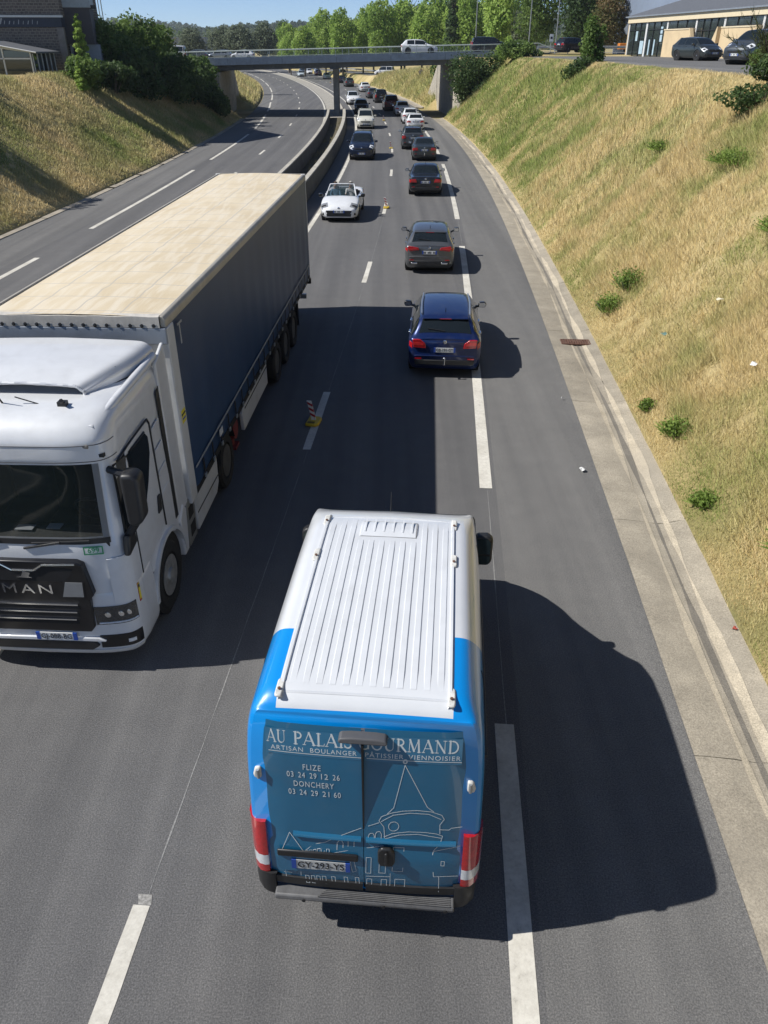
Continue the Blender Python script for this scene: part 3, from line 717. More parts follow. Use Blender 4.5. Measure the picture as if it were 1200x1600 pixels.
def at_lane(Y, d, back=False, dyaw=0.):
    """location and rotation for a vehicle whose nearest end stands at station Y"""
    h = RH(Y); return RP(Y, d), -h+(math.pi if back else 0)+dyaw
def put(name, label, P, paintmat, Y, X, back=False, z=0., cat='car', group='queue', plate=None, dyaw=0.):
    """X, Y: middle of the end of the car that faces the camera"""
    h = RH(Y)+dyaw; L2 = P['L']/2
    loc = (X+math.sin(h)*L2, Y+math.cos(h)*L2, z)
    return make_car(name, label, P, loc, -h+(math.pi if back else 0), paintmat, cat, group, plate)

M_redb = mat('tail_lamp_bright', (.62,.03,.03), .2, coat=1., var=.2)
HATCH = dict(L=4.3, W=1.80, H=1.47, body='hatch')
def V(base, **k): d = dict(base); d.update(k); return d
SALOON = dict(L=4.85, W=1.86, H=1.46, body='saloon', rwb=.98, rwt=1.62, hd=.28, cw=1.1, tail=1.0, cowl=.97, ro=1.0, lamp=[(.5,.72),(.86,.72),(.86,.88),(.56,.9)], zplate=.74)
ESTATE = dict(L=4.58, W=1.81, H=1.47, body='estate', rwb=.13, rwt=.50)
SUV = dict(L=4.5, W=1.86, H=1.7, body='suv', g=.22, wr=.36, cowl=1.14, hood=.98, rwb=.14, rwt=.5, zplate=.86, lamp=[(.62,.8),(.86,.8),(.86,1.12),(.68,1.1)], roofw=.7)
MPV = dict(L=4.35, W=1.82, H=1.72, body='mpv', g=.18, cowl=1.14, hood=.98, hd=.5, cw=1.35, rwb=.1, rwt=.34, zplate=.82, lamp=[(.7,.75),(.87,.75),(.87,1.15),(.74,1.15)], roofw=.74)
P_blue = paint('deep_blue', (.006,.02,.10), .4, .3); P_grey = paint('mid_grey', (.13,.135,.14), .6, .35); P_black = paint('near_black', (.012,.013,.015), .3, .3)
P_dgreen = paint('dark_slate', (.045,.055,.055), .5, .35); P_slate = paint('slate_grey', (.075,.085,.095), .5, .35); P_red = paint('dark_red', (.14,.012,.014), .3, .3)
P_navy = paint('navy', (.012,.02,.045), .4, .3); P_cream = paint('cream', (.62,.6,.52)); P_silver = paint('silver', (.36,.37,.38), .7, .3); P_red2 = paint('bright_red', (.36,.015,.02), .2, .3); P_pblue = paint('pale_blue', (.55,.62,.68), .1)
M_bar = mat('satin_bar', (.7,.72,.74), .3, metal=.9, var=.05)
# ================================================================== CARS
G = 'queue of cars heading away'
put('estate_car', 'deep blue estate car with silver roof rails behind the bakery van', V(ESTATE, rails=M_bar, towbar=True, lamp=[(.5,.76),(.84,.78),(.86,.98),(.66,.98),(.52,.88)], lampwrap=.5, handle=M_chrome, mirmat=P_black, tail=1.02, zplate=.72), P_blue, 18.0, 1.47, group=G, plate='GB-191-GT')
put('hatchback_car', 'grey hatchback with twin chrome exhausts ahead of the deep blue estate', V(HATCH, L=4.42, H=1.44, exhaust=True, mirmat=P_black, lamp=[(.40,.84),(.8,.80),(.87,.90),(.84,.98),(.44,.93)], lampwrap=.6, rwt=.66, zplate=.76), P_grey, 28.2, 1.62, group=G)
put('saloon_car', 'black saloon car with red tail lamps ahead of the grey hatchback', V(SALOON, L=4.9), P_black, 45.1, 2.26, group=G)
put('saloon_car', 'dark slate saloon car with a silver number plate following the grey estate SUV', V(SALOON, L=4.58, W=1.78, H=1.43, mirmat=P_dgreen, towbar=True), P_dgreen, 60.4, 2.9, group=G)
put('sport_utility_car', 'grey sport utility car with black lower bumper beside the lane delineators', V(SUV, L=4.55, W=1.8, H=1.62, rails=M_black, lamp=[(.6,.84),(.86,.82),(.87,1.06),(.66,1.04)]), P_slate, 67.7, 2.3, group=G)
put('hatchback_car', 'white hatchback with dark rear window just ahead of the grey sport utility car', V(HATCH, L=4.0, W=1.78, H=1.48), M_white, 84.5, 3.12, group=G)
put('hatchback_car', 'white hatchback in the middle of the three white cars near the bridge', V(HATCH, L=4.05, W=1.75, H=1.5), M_white, 92.0, 2.85, group=G)
put('hatchback_car', 'white two tone hatchback farthest of the three white cars near the bridge', V(HATCH, L=4.1, W=1.8, H=1.55), M_white, 103.6, 2.25, group=G)
put('sport_utility_car', 'dark red tall sport utility car under the bridge', V(SUV, L=4.75, W=1.9, H=1.85, rails=M_black, cowl=1.2, hood=1.02), P_red, 111.4, 1.0, group=G)
put('people_carrier', 'black people carrier with tall red tail lamps just beyond the bridge', V(MPV, L=4.7, W=1.86, H=1.78, cowl=1.2), P_black, 128.8, -.4, group=G)
put('hatchback_car', 'slate blue car half hidden left of the black people carrier', V(HATCH, W=1.76, H=1.5), P_slate, 140.5, -1.75, group=G)
put('hatchback_car', 'white hatchback with dark rear window well beyond the bridge', V(HATCH, W=1.85, H=1.62), M_white, 161.5, -3.4, group=G)
put('sport_utility_car', 'dark grey sport utility car on the bend beyond the bridge pier', V(SUV, W=1.88, H=1.7), P_slate, 183.3, -7.1, group=G)
put('hatchback_car', 'small navy car hidden partly by the bridge pier', V(HATCH, W=1.8, H=1.6), P_navy, 204, -9.6, group=G)
put('people_carrier', 'dark green grey van at the far end of the queue', V(MPV, L=4.8, W=2.0, H=1.95, cowl=1.25), P_dgreen, 246, -11.4, group=G)
G2 = 'oncoming cars'
put('sport_utility_car', 'dark navy sport utility car with chrome grille driving towards the camera', V(SUV, L=4.58, W=1.85, H=1.7, grille=[(-.48,.0),(.48,.0),(.55,.1),(-.55,.1)], zgrille=.72, hood=1.0, rails=M_black), P_navy, 60.8, -1.62, True, group=G2)
put('people_carrier', 'cream people carrier driving towards the camera behind the navy sport utility car', V(MPV, L=4.25, W=1.78, H=1.68, hood=1.0, rails=M_black, zgrille=.6), P_cream, 86.0, -1.84, True, group=G2)
put('hatchback_car', 'black car driving close behind the cream people carrier', V(HATCH, L=4.4, W=1.8, H=1.6), P_black, 106, -2.72, True, group=G2)
put('sport_utility_car', 'white sport utility car with roof rails coming out from under the bridge', V(SUV, L=4.5, W=1.86, H=1.68, rails=M_black), M_white, 124.3, -4.35, True, group=G2)
put('hatchback_car', 'white car left of the bridge pier, nearest of those on the far bend', V(HATCH, W=1.78, H=1.52), M_white, 229.5, -14.6, True, group=G2)
put('hatchback_car', 'pale blue hatchback leading the oncoming cars on the far bend', V(HATCH, W=1.8, H=1.5), P_pblue, 250, -23.4, True, group=G2)
put('hatchback_car', 'bright red car between two white cars on the far bend', V(HATCH, W=1.85, H=1.55), P_red2, 262, -19.2, True, group=G2)
put('hatchback_car', 'white car immediately left of the bright red car', V(HATCH, W=1.8, H=1.5), M_white, 274, -22.9, True, group=G2)
put('hatchback_car', 'white car half cut by the bridge deck right of the red car', V(HATCH, W=1.8, H=1.55), M_white, 284, -21.0, True, group=G2)
put('hatchback_car', 'dark car glimpsed between pale blue and white cars', V(HATCH, W=1.8, H=1.5), P_slate, 282, -25.6, True, group=G2)
# on the bridge and on the banks
make_car('hatchback_car', 'white hatchback crossing the bridge behind its railing', V(HATCH, L=4.35, H=1.5), (4.2, 106.4, DZ(4.2)-.1), R(-90), M_white, group='cars up on the banks')
make_car('people_carrier', 'black van half hidden by the shrub at the end of the bridge', V(MPV, L=4.2, H=1.6, cowl=1.08), (12.6, 108.4, DZ(12.6)-.1), R(-90), P_black, group='cars up on the banks')
make_car('hatchback_car', 'black car leaving by the road past the railing end', V(HATCH, H=1.5), (22.3, 106, 6.58), R(-62), P_black, group='cars up on the banks')
make_car('hatchback_car', 'dark slate parked hatchback in front of the cream building', V(HATCH, L=3.97, W=1.74, H=1.46, mirmat=P_dgreen), (22.4, 64.0, 6.22), R(-163), P_dgreen, group='cars up on the banks')
make_car('people_carrier', 'dark grey parked people carrier behind the feathery shrub', V(MPV, L=4.4, H=1.68), (20.6, 49.0, 6.22), R(122), P_slate, group='cars up on the banks')
G3 = 'vehicles parked beyond the bridge on the left'
for i, (x, y, pm, bt, lb) in enumerate([(-35.6, 150, M_white, MPV, 'white van parked at the left beyond the bridge railing'), (-32.0, 151, P_slate, HATCH, 'dark car parked beside the white van beyond the railing'), (-28.0, 152, P_silver, HATCH, 'silver car parked in the middle of the row beyond the railing'), (-24.2, 152, M_white, HATCH, 'white car parked at the right of the row beyond the railing')]):
    make_car('people_carrier' if bt is MPV else 'hatchback_car', lb, V(bt, H=2.1 if bt is MPV else 1.5, L=5. if bt is MPV else 4.2), (x, y, 5.25), R(90), pm, group=G3)
x_, y_, z_ = RP(204, 13.0)
make_car('people_carrier', 'white panel van on the slip road behind the grass bank', V(MPV, L=4.6, H=1.9), (x_, y_, 1.5), R(75), M_white, cat='van')
# ================================================================== BAKERY VAN
def rib(pts, wd, o, ax, ay, h=.002, closed=False):
    """thin flat stroke along a 2-D polyline, laid in plane (o, ax, ay)"""
    mb = MB(); o = Vector(o); ax = Vector(ax); ay = Vector(ay); n = ax.cross(ay)
    if closed: pts = list(pts)+[pts[0]]
    for (x0, y0), (x1, y1) in zip(pts[:-1], pts[1:]):
        l = math.hypot(x1-x0, y1-y0)
        if l < 1e-6: continue
        ux, uy = (x1-x0)/l, (y1-y0)/l; px_, py_ = -uy*wd/2, ux*wd/2; e = wd*.3
        a = [(x0-ux*e+px_, y0-uy*e+py_), (x0-ux*e-px_, y0-uy*e-py_), (x1+ux*e-px_, y1+uy*e-py_), (x1+ux*e+px_, y1+uy*e+py_)]
        mb.add([o+ax*u+ay*v for u, v in a]+[o+ax*u+ay*v+n*h for u, v in a], [(0,1,2,3), (7,6,5,4), (0,4,5,1), (1,5,6,2), (2,6,7,3), (3,7,4,0)])
    return mb
def arc(cx, cy, rx, ry, a0, a1, n=14): return [(cx+rx*math.cos(R(a0+(a1-a0)*i/n)), cy+ry*math.sin(R(a0+(a1-a0)*i/n))) for i in range(n+1)]
# roman capitals as (polyline, stroke weight) pairs; T thick, t thin
T_, t_ = .15, .055
GLY = {
 'A': (.86, [([(.05,0),(.42,1)], t_), ([(.42,1),(.80,0)], T_), ([(.17,.34),(.66,.34)], t_), ([(-.04,.02),(.18,.02)], t_), ([(.66,.02),(.93,.02)], t_)]),
 'U': (.86, [([(.16,1),(.16,.3)]+arc(.44,.3,.28,.28,180,270,6), T_), (arc(.44,.3,.28,.28,270,360,6)+[(.72,1)], t_), ([(.03,.98),(.3,.98)], t_), ([(.6,.98),(.84,.98)], t_)]),
 'P': (.66, [([(.17,0),(.17,1)], T_), ([(.17,.97),(.34,.97)], t_), (arc(.34,.73,.24,.24,90,-90,10), T_*.8), ([(.34,.48),(.17,.48)], t_), ([(.03,.02),(.33,.02)], t_), ([(.03,.98),(.2,.98)], t_)]),
 'L': (.62, [([(.17,0),(.17,1)], T_), ([(.03,.98),(.33,.98)], t_), ([(.03,.025),(.56,.025),(.6,.2)], t_)]),
 'I': (.34, [([(.17,0),(.17,1)], T_), ([(.03,.98),(.31,.98)], t_), ([(.03,.02),(.31,.02)], t_)]),
 'S': (.56, [(arc(.28,.74,.2,.23,50,190,8)+[(.28,.52)]+arc(.28,.25,.22,.24,60,-150,10), T_*.75), ([(.42,.96),(.44,.76)], t_), ([(.06,.05),(.05,.26)], t_)]),
 'G': (.86, [(arc(.46,.5,.4,.49,48,315,16), T_*.8), ([(.74,.08),(.74,.42)], T_), ([(.6,.42),(.87,.42)], t_), ([(.74,.97),(.74,.76)], t_)]),
 'O': (.92, [(arc(.46,.5,.39,.48,0,360,22), T_*.8)]),
 'R': (.78, [([(.17,0),(.17,1)], T_), ([(.17,.97),(.34,.97)], t_), (arc(.34,.74,.23,.23,90,-90,10), T_*.8), ([(.34,.5),(.17,.5)], t_), ([(.36,.5),(.76,.0)], T_), ([(.03,.02),(.33,.02)], t_), ([(.03,.98),(.2,.98)], t_)]),
 'M': (1.06, [([(.14,0),(.2,1)], t_), ([(.2,1),(.53,.08)], T_), ([(.53,.08),(.86,1)], t_), ([(.86,1),(.92,0)], T_), ([(.02,.02),(.27,.02)], t_), ([(.79,.02),(1.04,.02)], t_)]),
 'N': (.92, [([(.16,0),(.16,1)], t_), ([(.16,1),(.78,.02)], T_), ([(.78,0),(.78,1)], t_), ([(.03,.02),(.3,.02)], t_), ([(.66,.98),(.92,.98)], t_), ([(.0,.98),(.2,.98)], t_)]),
 'D': (.86, [([(.17,0),(.17,1)], T_), ([(.17,.97),(.36,.97)], t_), (arc(.36,.5,.42,.47,90,-90,14), T_*.8), ([(.36,.03),(.03,.03)], t_), ([(.03,.98),(.2,.98)], t_)])}
def roman(s, cap, width, o, ax, ay, first=1.):
    adv = sum(GLY[c][0]*(1.12) if c != ' ' else .5 for c in s); k = width/adv; x = -width/2; mb = MB()
    o = Vector(o); ax = Vector(ax); ay = Vector(ay)
    for c in s:
        if c == ' ': x += .5*k; continue
        w_, st_ = GLY[c]
        for pl, wt in st_:
            r = rib([(x+px_*k, py_*cap) for px_, py_ in pl], wt*min(k, cap)*.95, o, ax, ay); mb.add(r.v, r.f)
        x += w_*1.12*k
    return mb

VL, VW = 5.41, 1.02
vh = R(4.9); vloc = (-.17+math.sin(vh)*VL/2, 4.10+math.cos(vh)*VL/2, .12)
van = tag(empty('panel_van', vloc, -vh), 'blue and white bakery van with lettered rear doors seen from above', 'van'); van.scale = (.965, 1, 1.05)
# paint: white front and roof, bright blue tail and shoulders (a real two-tone finish)
M_vwhite = paint('van_white', (.66,.675,.69))
M_vblue = mat('paint_van_blue', (.0,.25,.68), .34, coat=.9, var=.04, vscale=3, dirt=((.1,.2,.3), 6, .1))
def two_tone():
    m, n, b, L = nodemat('paint_van_two_tone'); tc = n.nodes.new('ShaderNodeTexCoord'); s = n.nodes.new('ShaderNodeSeparateXYZ'); L(tc.outputs['Object'], s.inputs[0])
    def mth(op, a, b_=None):
        x = n.nodes.new('ShaderNodeMath'); x.operation = op
        for i, q in enumerate((a, b_)):
            if q is None: continue
            if hasattr(q, 'links'): L(q, x.inputs[i])
            else: x.inputs[i].default_value = q
        return x.outputs[0]
    ax_ = mth('ABSOLUTE', s.outputs['X'])
    side = mth('GREATER_THAN', ax_, .712)
    # the blue film ends on a slanted line along the side
    edge = mth('ADD', mth('MULTIPLY', s.outputs['Z'], -.55), -.36); back = mth('LESS_THAN', s.outputs['Y'], edge)
    rearbeam = mth('LESS_THAN', s.outputs['Y'], -2.545)
    low = mth('LESS_THAN', s.outputs['Z'], 2.2)
    fac = mth('MINIMUM', mth('MAXIMUM', mth('MULTIPLY', side, back), mth('MAXIMUM', rearbeam, mth('MULTIPLY', low, mth('LESS_THAN', s.outputs['Y'], -2.3)))), 1.)
    nz = noise(n, L, tc.outputs['Object'], 3, 6); rz_ = ramp(n, [(.3, (.94,.94,.94)), (.7, (1,1,1))]); L(nz.outputs['Fac'], rz_.inputs['Fac'])
    x = mixc(n, L, fac, (.66,.675,.69), (.0,.25,.68)); x = mixc(n, L, 1., x, rz_.outputs[0], 'MULTIPLY'); L(x, b.inputs['Base Color'])
    b.inputs['Roughness'].default_value = .35; b.inputs['Coat Weight'].default_value = .9; b.inputs['Coat Roughness'].default_value = .05; return m
M_two = two_tone()
def yR(z): return -VL/2+.0+.085*max(0, z-.9)/1.4+.05*max(0, z-1.9)**2*4
def vsec(y, w_, zb, zt, rear=None, roofw=.74, sh=1.):
    zs = [zb, zb, zb+.12, .9, 1.4, 1.85, 2.2*sh, 2.36*sh, zt-.012, zt]; xs = [0, .86*w_, .985*w_, w_, .995*w_, .985*w_, .955*w_, .895*w_, roofw*w_/1.02, 0]
    zs = [min(z, zt-.002*(9-i)) if i > 2 else z for i, z in enumerate(zs)]
    return [(x, (yR(z) if rear is None else 0)+ (y if rear is None else y), z) for x, z in zip(xs, zs)]
st = []
st.append(vsec(.012, .955, .42, 2.37, roofw=.70)); st.append(vsec(.05, .995, .38, 2.425, roofw=.74)); st.append(vsec(.16, 1.015, .34, 2.475, roofw=.755))
for y_, w_, zb, zt in ((-1.8, 1.02, .3, 2.495), (-.8, 1.02, .3, 2.5), (-.1, 1.015, .3, 2.485)): st.append(vsec(y_, w_, zb, zt, 0, .755))
st.append(vsec(.3, 1.0, .3, 2.425, 0, .76)); st.append(vsec(.66, .985, .3, 2.27, 0, .72)); 
def hsec(y, w_, zb, zt):
    return [(0,y,zb),(.86*w_,y,zb),(.985*w_,y,zb+.12),(w_,y,.8),(.99*w_,y,min(1.0,zt-.2)),(.97*w_,y,zt-.12),(.93*w_,y,zt-.07),(.88*w_,y,zt-.04),(.75*w_,y,zt-.015),(0,y,zt)]
st.append([(0,1.0,.3),(.87,1.0,.3),(1.0,1.0,.42),(1.02,1.0,.9),(1.01,1.0,1.3),(.985,1.0,1.45),(.96,1.0,1.8),(.92,1.0,1.94),(.80,1.0,2.0),(0,1.0,2.05)])
st.append(hsec(1.75, 1.0, .3, 1.5)); st.append(hsec(2.25, .97, .32, 1.22)); st.append(hsec(2.55, .86, .34, .98)); st.append(hsec(2.705, .66, .38, .85))
SV = Surf(st); us = np.unique(np.round(np.concatenate([np.linspace(i, i+1, 9) for i in range(len(st)-1)]), 5)); vs = np.unique(np.concatenate([np.linspace(0, 3, 9), np.linspace(3, 9, 31)]))
vwy = [-1.72, 1.75]
obj('body', SV.body(us, vs, vwy, .41, True, .7, .345), M_two, van, smooth=45)
obj('windscreen', SV.patch(7.15, 8.9, 7.3, 9, 8, 6, full=True), M_glass, van, smooth=40)
for s_ in (-1, 1):
    obj('side_window', SV.patch(5.5, 7.9, 4.25, 6.05, 10, 6, side=s_), M_glass, van, smooth=40)
    obj('side_moulding', SV.patch(2.1, 8.6, 2.35, 2.95, 20, 4, side=s_, off=.02), M_black, van, smooth=40)
    q = SV.ev(np.linspace(2.2, 5.2, 20), [5.05])[:, 0]; obj('slide_rail', MB().path([(s_*(a[0]+.004), a[1], a[2]) for a in q], .018, 6), M_black, van)
    for u_ in (2.9, 5.3, 7.0):
        q = SV.ev([u_], np.linspace(3, 6.4, 12))[0]; obj('door_gap', MB().path([(s_*(a[0]+.001), a[1], a[2]) for a in q], .007, 4), M_dark, van)
obj('underbody', MB().box(-.82,.82,-2.5,2.4,.28,.5), M_dark, van)
for y in vwy:
    for s_ in (-1, 1): add_wheel(van, s_*.88, y, .375, .24, 'nine').location.z = .262
    obj('wheel_arch', MB().lathe([(.405, -.99), (.405, .99)], (0, y, .345), 'x', 20), M_dark, van)
# roof: gutters, ribs, front hatch panel, mounting points
_ru = np.linspace(1.2, 7, 80); _rq = SV.ev(_ru, [9])[:, 0]
def zr(y, x=0): return float(np.interp(y, _rq[:, 1], _rq[:, 2]))
n_r = 12
for i in range(n_r):
    x = -.605+i*1.21/(n_r-1); y1 = .13 if abs(x) > .36 else -.3
    mb = MB(); ysr = np.linspace(-2.36, y1, 14); P = []
    for y in ysr:
        z = zr(y)-.012*(abs(x)/.75)**2-.004; e = .4 if y in (ysr[0], ysr[-1]) else 1.
        P.append([(x-.036, y, z-.004), (x-.024, y, z+.012*e), (x+.024, y, z+.012*e), (x+.036, y, z-.004)])
    mb.grid(np.array(P)); obj('roof_rib', mb, M_vwhite, van, smooth=30)
P = []
for y in np.linspace(-.23, .10, 6):
    z = zr(y); e = 1 if -.22 < y < .09 else .2; P.append([(-.31, y, z-.006), (-.29, y, z+.02*e), (-.1, y, z+.024*e), (.1, y, z+.024*e), (.29, y, z+.02*e), (.31, y, z-.006)])
hp = obj('roof_panel', MB().grid(np.array(P)), M_vwhite, van, smooth=25)
for i in range(6):
    x = -.25+i*.1; obj('panel_rib', MB().box(x-.008, x+.008, -.17, .06, zr(-.1)+.018, zr(-.1)+.03), M_vwhite, hp)
obj('roof_bead', MB().path([(x, .22-.03*(x/.7)**2, zr(.22)-.012*(x/.7)**2) for x in np.linspace(-.66, .66, 12)], .011, 6), M_vwhite, van, smooth=50)
obj('roof_bead', MB().path([(x, -2.44, zr(-2.44)-.012*(x/.7)**2-.004) for x in np.linspace(-.67, .67, 12)], .013, 6), M_vwhite, van, smooth=50)
M_seam = mat('seam_sealer', (.6,.59,.55), .6, var=.25, vscale=14)
for s_ in (-1, 1):
    ysg = np.linspace(-2.5, .24, 18); P = []
    for y in ysg:
        z = zr(y)-.014; x0 = .688; P.append([(s_*(x0-.022), y, z+.006), (s_*(x0-.014), y, z+.022), (s_*(x0+.008), y, z+.022), (s_*(x0+.016), y, z-.01)])
    obj('roof_gutter', MB().grid(np.array(P)), M_vwhite, van, smooth=30)
    for y in (-2.42, -.62, .08):
        br_ = obj('roof_bracket', MB().prism([(-.025,-.1),(.03,-.1),(.038,-.07),(.038,.08),(.02,.1),(-.025,.1)], (s_*.69, y, zr(y)-.012), (s_,0,0), (0,1,0), (0,0,.024)), M_seam, van, bev=.012)
        obj('bolt', MB().lathe([(.014,0),(.014,.008)], (s_*.695, y-.03, zr(y)+.018), 'z', 8), M_rust, br_)
obj('antenna', MB().tube((-.02, .36, 2.44), (-.02, .46, 2.62), .006, .003, 6), M_black, van)
# rear doors
M_film = mat('door_film', (.012,.12,.23), .3, coat=.7, var=.06, vscale=2.5, dirt=((.06,.14,.22), 4, .3))
M_filmb = mat('door_film_border', (.03,.15,.27), .35, coat=.5, var=.06)
M_let = mat('vinyl_white', (.55,.6,.62), .5, var=.08, vscale=9)
def rp(x, z, off=0): return (x, yR(z)-off-.0+.03*(abs(x)/.9)**3, z)
def door(x0, x1):
    zs = np.concatenate([[.5, .54], np.linspace(.6, 2.2, 18), [2.25, 2.29]]); mb = MB(); P = []
    for z in zs:
        xi = .0 if z > .56 and z < 2.24 else .012
        inset = .04*max(0, (z-1.9)/.4) ; r = []
        prof = .022+(.012 if .62 < z < 1.0 else 0)+(-.01 if 1.98 < z < 2.0 else 0)
        for t in np.linspace(0, 1, 9):
            a, b_ = x0+(inset if x0 < -.5 else 0)+xi, x1-(inset if x1 > .5 else 0)-xi; x = a+(b_-a)*t; r.append(rp(x, z, prof-(.012 if (t == 0 and x0 < -.5) or (t == 1 and x1 > .5) else 0)))
        P.append(r)
    return MB().grid(np.array(P))
dL = obj('rear_door', door(-.845, -.003), M_film, van, smooth=28); dR = obj('rear_door', door(.003, .845), M_film, van, smooth=28)
obj('door_seam', MB().box(-.007, .007, -VL/2+.0, -VL/2+.06, .5, 2.2), M_dark, van)
fo = .026
def lay(x, z): return Vector(rp(x, z, fo))
AX, AY = (1, 0, 0), (0, .061, .998)
AYt = Vector((0, .13, .992))
def zl(y, xpx=565): return y
for d_, x0, x1 in ((dL, -.80, -.012), (dR, .012, .80)):
    obj('film_border', MB().grid(np.array([[rp(x, z, .024) for x in np.linspace(x0, x1, 6)] for z in (2.0, 2.06, 2.12, 2.18, 2.235)])), M_filmb, d_)
    obj('name_rule', MB().grid(np.array([[rp(x, z, .026) for x in np.linspace(x0+.02, x1, 6)] for z in (2.022, 2.029)])), M_let, d_)
def onplane(mb):
    """wrap a mesh laid at y=0 onto the leaning door plane"""
    mb.v = [(x, yR(z)+.03*(abs(x)/.9)**3-(.0245 if z > 1.02 else .0375 if z < .99 else .0375-.013*(z-.99)/.03)+y*.25, z) for x, y, z in mb.v]; return mb
for wd_, wid, xc, dd_ in (('AU', .165, -.705, dL), ('PALAIS', .485, -.325, dL), ('GOURMAND', .815, .375, dR)):
    obj('lettering', onplane(roman(wd_, .112, wid, (xc, 0, 2.108), (1,0,0), (0,0,1))), M_let, dd_)
def flat_text(s, size, x, z, sp=1., sx=1., al='CENTER', par=None):
    t = text_mb(s, size, spacing=sp, sx=sx, ext=.001); t = place(t, (x, 0, z), (1,0,0), (0,0,1)); return obj('lettering', onplane(t), M_let, par or dL)
def fit_text(s, size, x0, x1, z, par, bold=1.):
    t = text_mb(s, size, ext=.001, spacing=1.15); w_ = max(v[0] for v in t.v)-min(v[0] for v in t.v); k = (x1-x0)/w_; c = (max(v[0] for v in t.v)+min(v[0] for v in t.v))/2
    t.v = [((v[0]-c)*k, v[1], v[2]) for v in t.v]; t = place(t, ((x0+x1)/2, 0, z), (1,0,0), (0,0,1)); return obj('lettering', onplane(t), M_let, par)
fit_text('ARTISAN', .06, -.76, -.49, 2.058, dL); fit_text('BOULANGER', .06, -.43, -.05, 2.058, dL)
fit_text('PÂTISSIER', .06, .02, .33, 2.056, dR); fit_text('VIENNOISIER', .06, .37, .79, 2.058, dR)
fit_text('FLIZE', .082, -.50, -.35, 1.885, dL); [fit_text(q, .082, -.64+i*.097, -.582+i*.097, 1.80, dL) for i, q in enumerate('03 24 29 12 26'.split())]
fit_text('DONCHERY', .082, -.585, -.245, 1.705, dL); [fit_text(q, .082, -.635+i*.097, -.577+i*.097, 1.615, dL) for i, q in enumerate('03 24 29 21 60'.split())]
def zc_(X, Y):
    sx_ = 548+(Y-170)*.052; k = .00194+(Y-110)*1.6e-7; return ((X-sx_)*k, 2.30-(Y-112-.053*(X-130))*.00287)
def draw(pts, wd=.0055, closed=False, par=None): obj('line_drawing', onplane(rib([zc_(*p) for p in pts], wd, (0,0,0), (1,0,0), (0,0,1), .0015, closed)), M_let, par or dR)
def ell(cx, cy, rx, ry, n=18): return [(cx+rx*math.cos(2*math.pi*i/n), cy+ry*math.sin(2*math.pi*i/n)) for i in range(n)]
draw([(665,435),(690,412),(728,255),(832,410),(860,428)]); draw(ell(728,243,7,6), .012, True)
draw([(630,462),(640,446),(680,432),(730,424),(790,422),(850,428),(895,442),(907,458),(890,480),(893,515)]); draw([(630,462),(652,486),(658,530)]); draw([(640,465),(690,440),(760,432),(840,437),(893,458)])
draw([(655,526),(690,512),(760,505),(830,508),(880,515),(905,524),(898,555),(872,582),(868,600),(880,690),(985,690)]); draw([(655,535),(720,518),(800,515),(898,532)]); draw([(872,585),(985,568)]); draw([(903,690),(908,762)]); draw(ell(694,484,22,18), .0055, True)
draw([(890,498),(930,501),(940,494),(985,491)]); draw([(630,470),(585,484)]); draw([(555,492),(450,530),(400,552),(350,562),(305,590),(240,518),(205,592)], par=dL)
for cx, cy, par in ((465,562,dL), (513,552,dL), (600,530,dR), (630,523,dR)): draw([(cx-13,cy+18),(cx-13,cy-8),(cx-6,cy-17),(cx+6,cy-18),(cx+13,cy-8),(cx+13,cy+16)], par=par)
for cx in range(300, 400, 18): draw([(cx-6,604-(cx-300)*.12),(cx-6,586-(cx-300)*.12),(cx+6,585-(cx-300)*.12),(cx+6,603-(cx-300)*.12)], .004, par=dL)
draw(ell(412,584,7,8,10), .004, True, dL)
draw([(300,607),(430,592),(552,576)], par=dL); draw([(572,574),(655,562)]); draw([(215,688),(250,689)], par=dL); draw([(585,691),(690,691)])
for x0, y0, x1, y1 in ((582,606,604,676), (640,604,668,674), (698,568,744,664), (712,702,756,738), (588,703,610,738), (652,704,676,742), (908,622,922,640)): draw([(x0,y0),(x1,y0+1),(x1,y1+1),(x0,y1)], .005, True)
for x0 in (312,338,362,388,430,486,536): draw([(x0,698),(x0+16,699),(x0+20,733),(x0+5,732)], .005, True, dL)
draw([(508,612),(526,613),(540,668),(524,674)], .005, True, dL); draw([(212,600),(222,690),(226,715)], .005, False, dL); draw([(290,600),(292,700)], .004, False, dL); draw([(690,676),(692,745)], .004)
# door furniture
obj('door_handle', MB().prism([(-.055,-.11),(.055,-.11),(.075,-.06),(.075,.07),(.04,.11),(-.04,.11),(-.075,.07),(-.075,-.06)], rp(.20, .99, .03), (1,0,0), (0,0,1), (0,-.035,0)), M_black, dR, bev=.012)
obj('handle_lever', MB().box(.19, .215, yR(.99)-.09, yR(.99)-.065, .92, 1.07), M_black, dR, bev=.006)
obj('plate_recess', MB().prism([(-.37,-.095),(.36,-.095),(.38,.09),(-.38,.09)], rp(-.40, .80, .033), (1,0,0), (0,0,1), (0,-.004,0)), M_filmb, dL)
obj('plate_light', MB().prism([(-.36,-.03),(.36,-.04),(.36,.045),(-.36,.045)], rp(-.41, .935, .034), (1,0,0), (0,0,1), (0,-.022,0)), M_black, dL, bev=.015)
pl = obj('number_plate', MB().box(-.26, .26, -.008, 0, -.055, .055), mat('plate_grey', (.5,.51,.5), .5, var=.12), van); pl.location = rp(-.385, .81, .04)  # plate colour greyer than on the other vehicles
for s_ in (-1, 1): obj('plate_band', MB().box(*sorted((s_*.222, s_*.263)), -.011, .001, -.057, .057), M_pblue, pl)
obj('plate_text', place(text_mb('GY-293-YS', .108, sx=.86), (0, -.0105, -.002), (1,0,0), (0,0,1)), M_ink, pl)
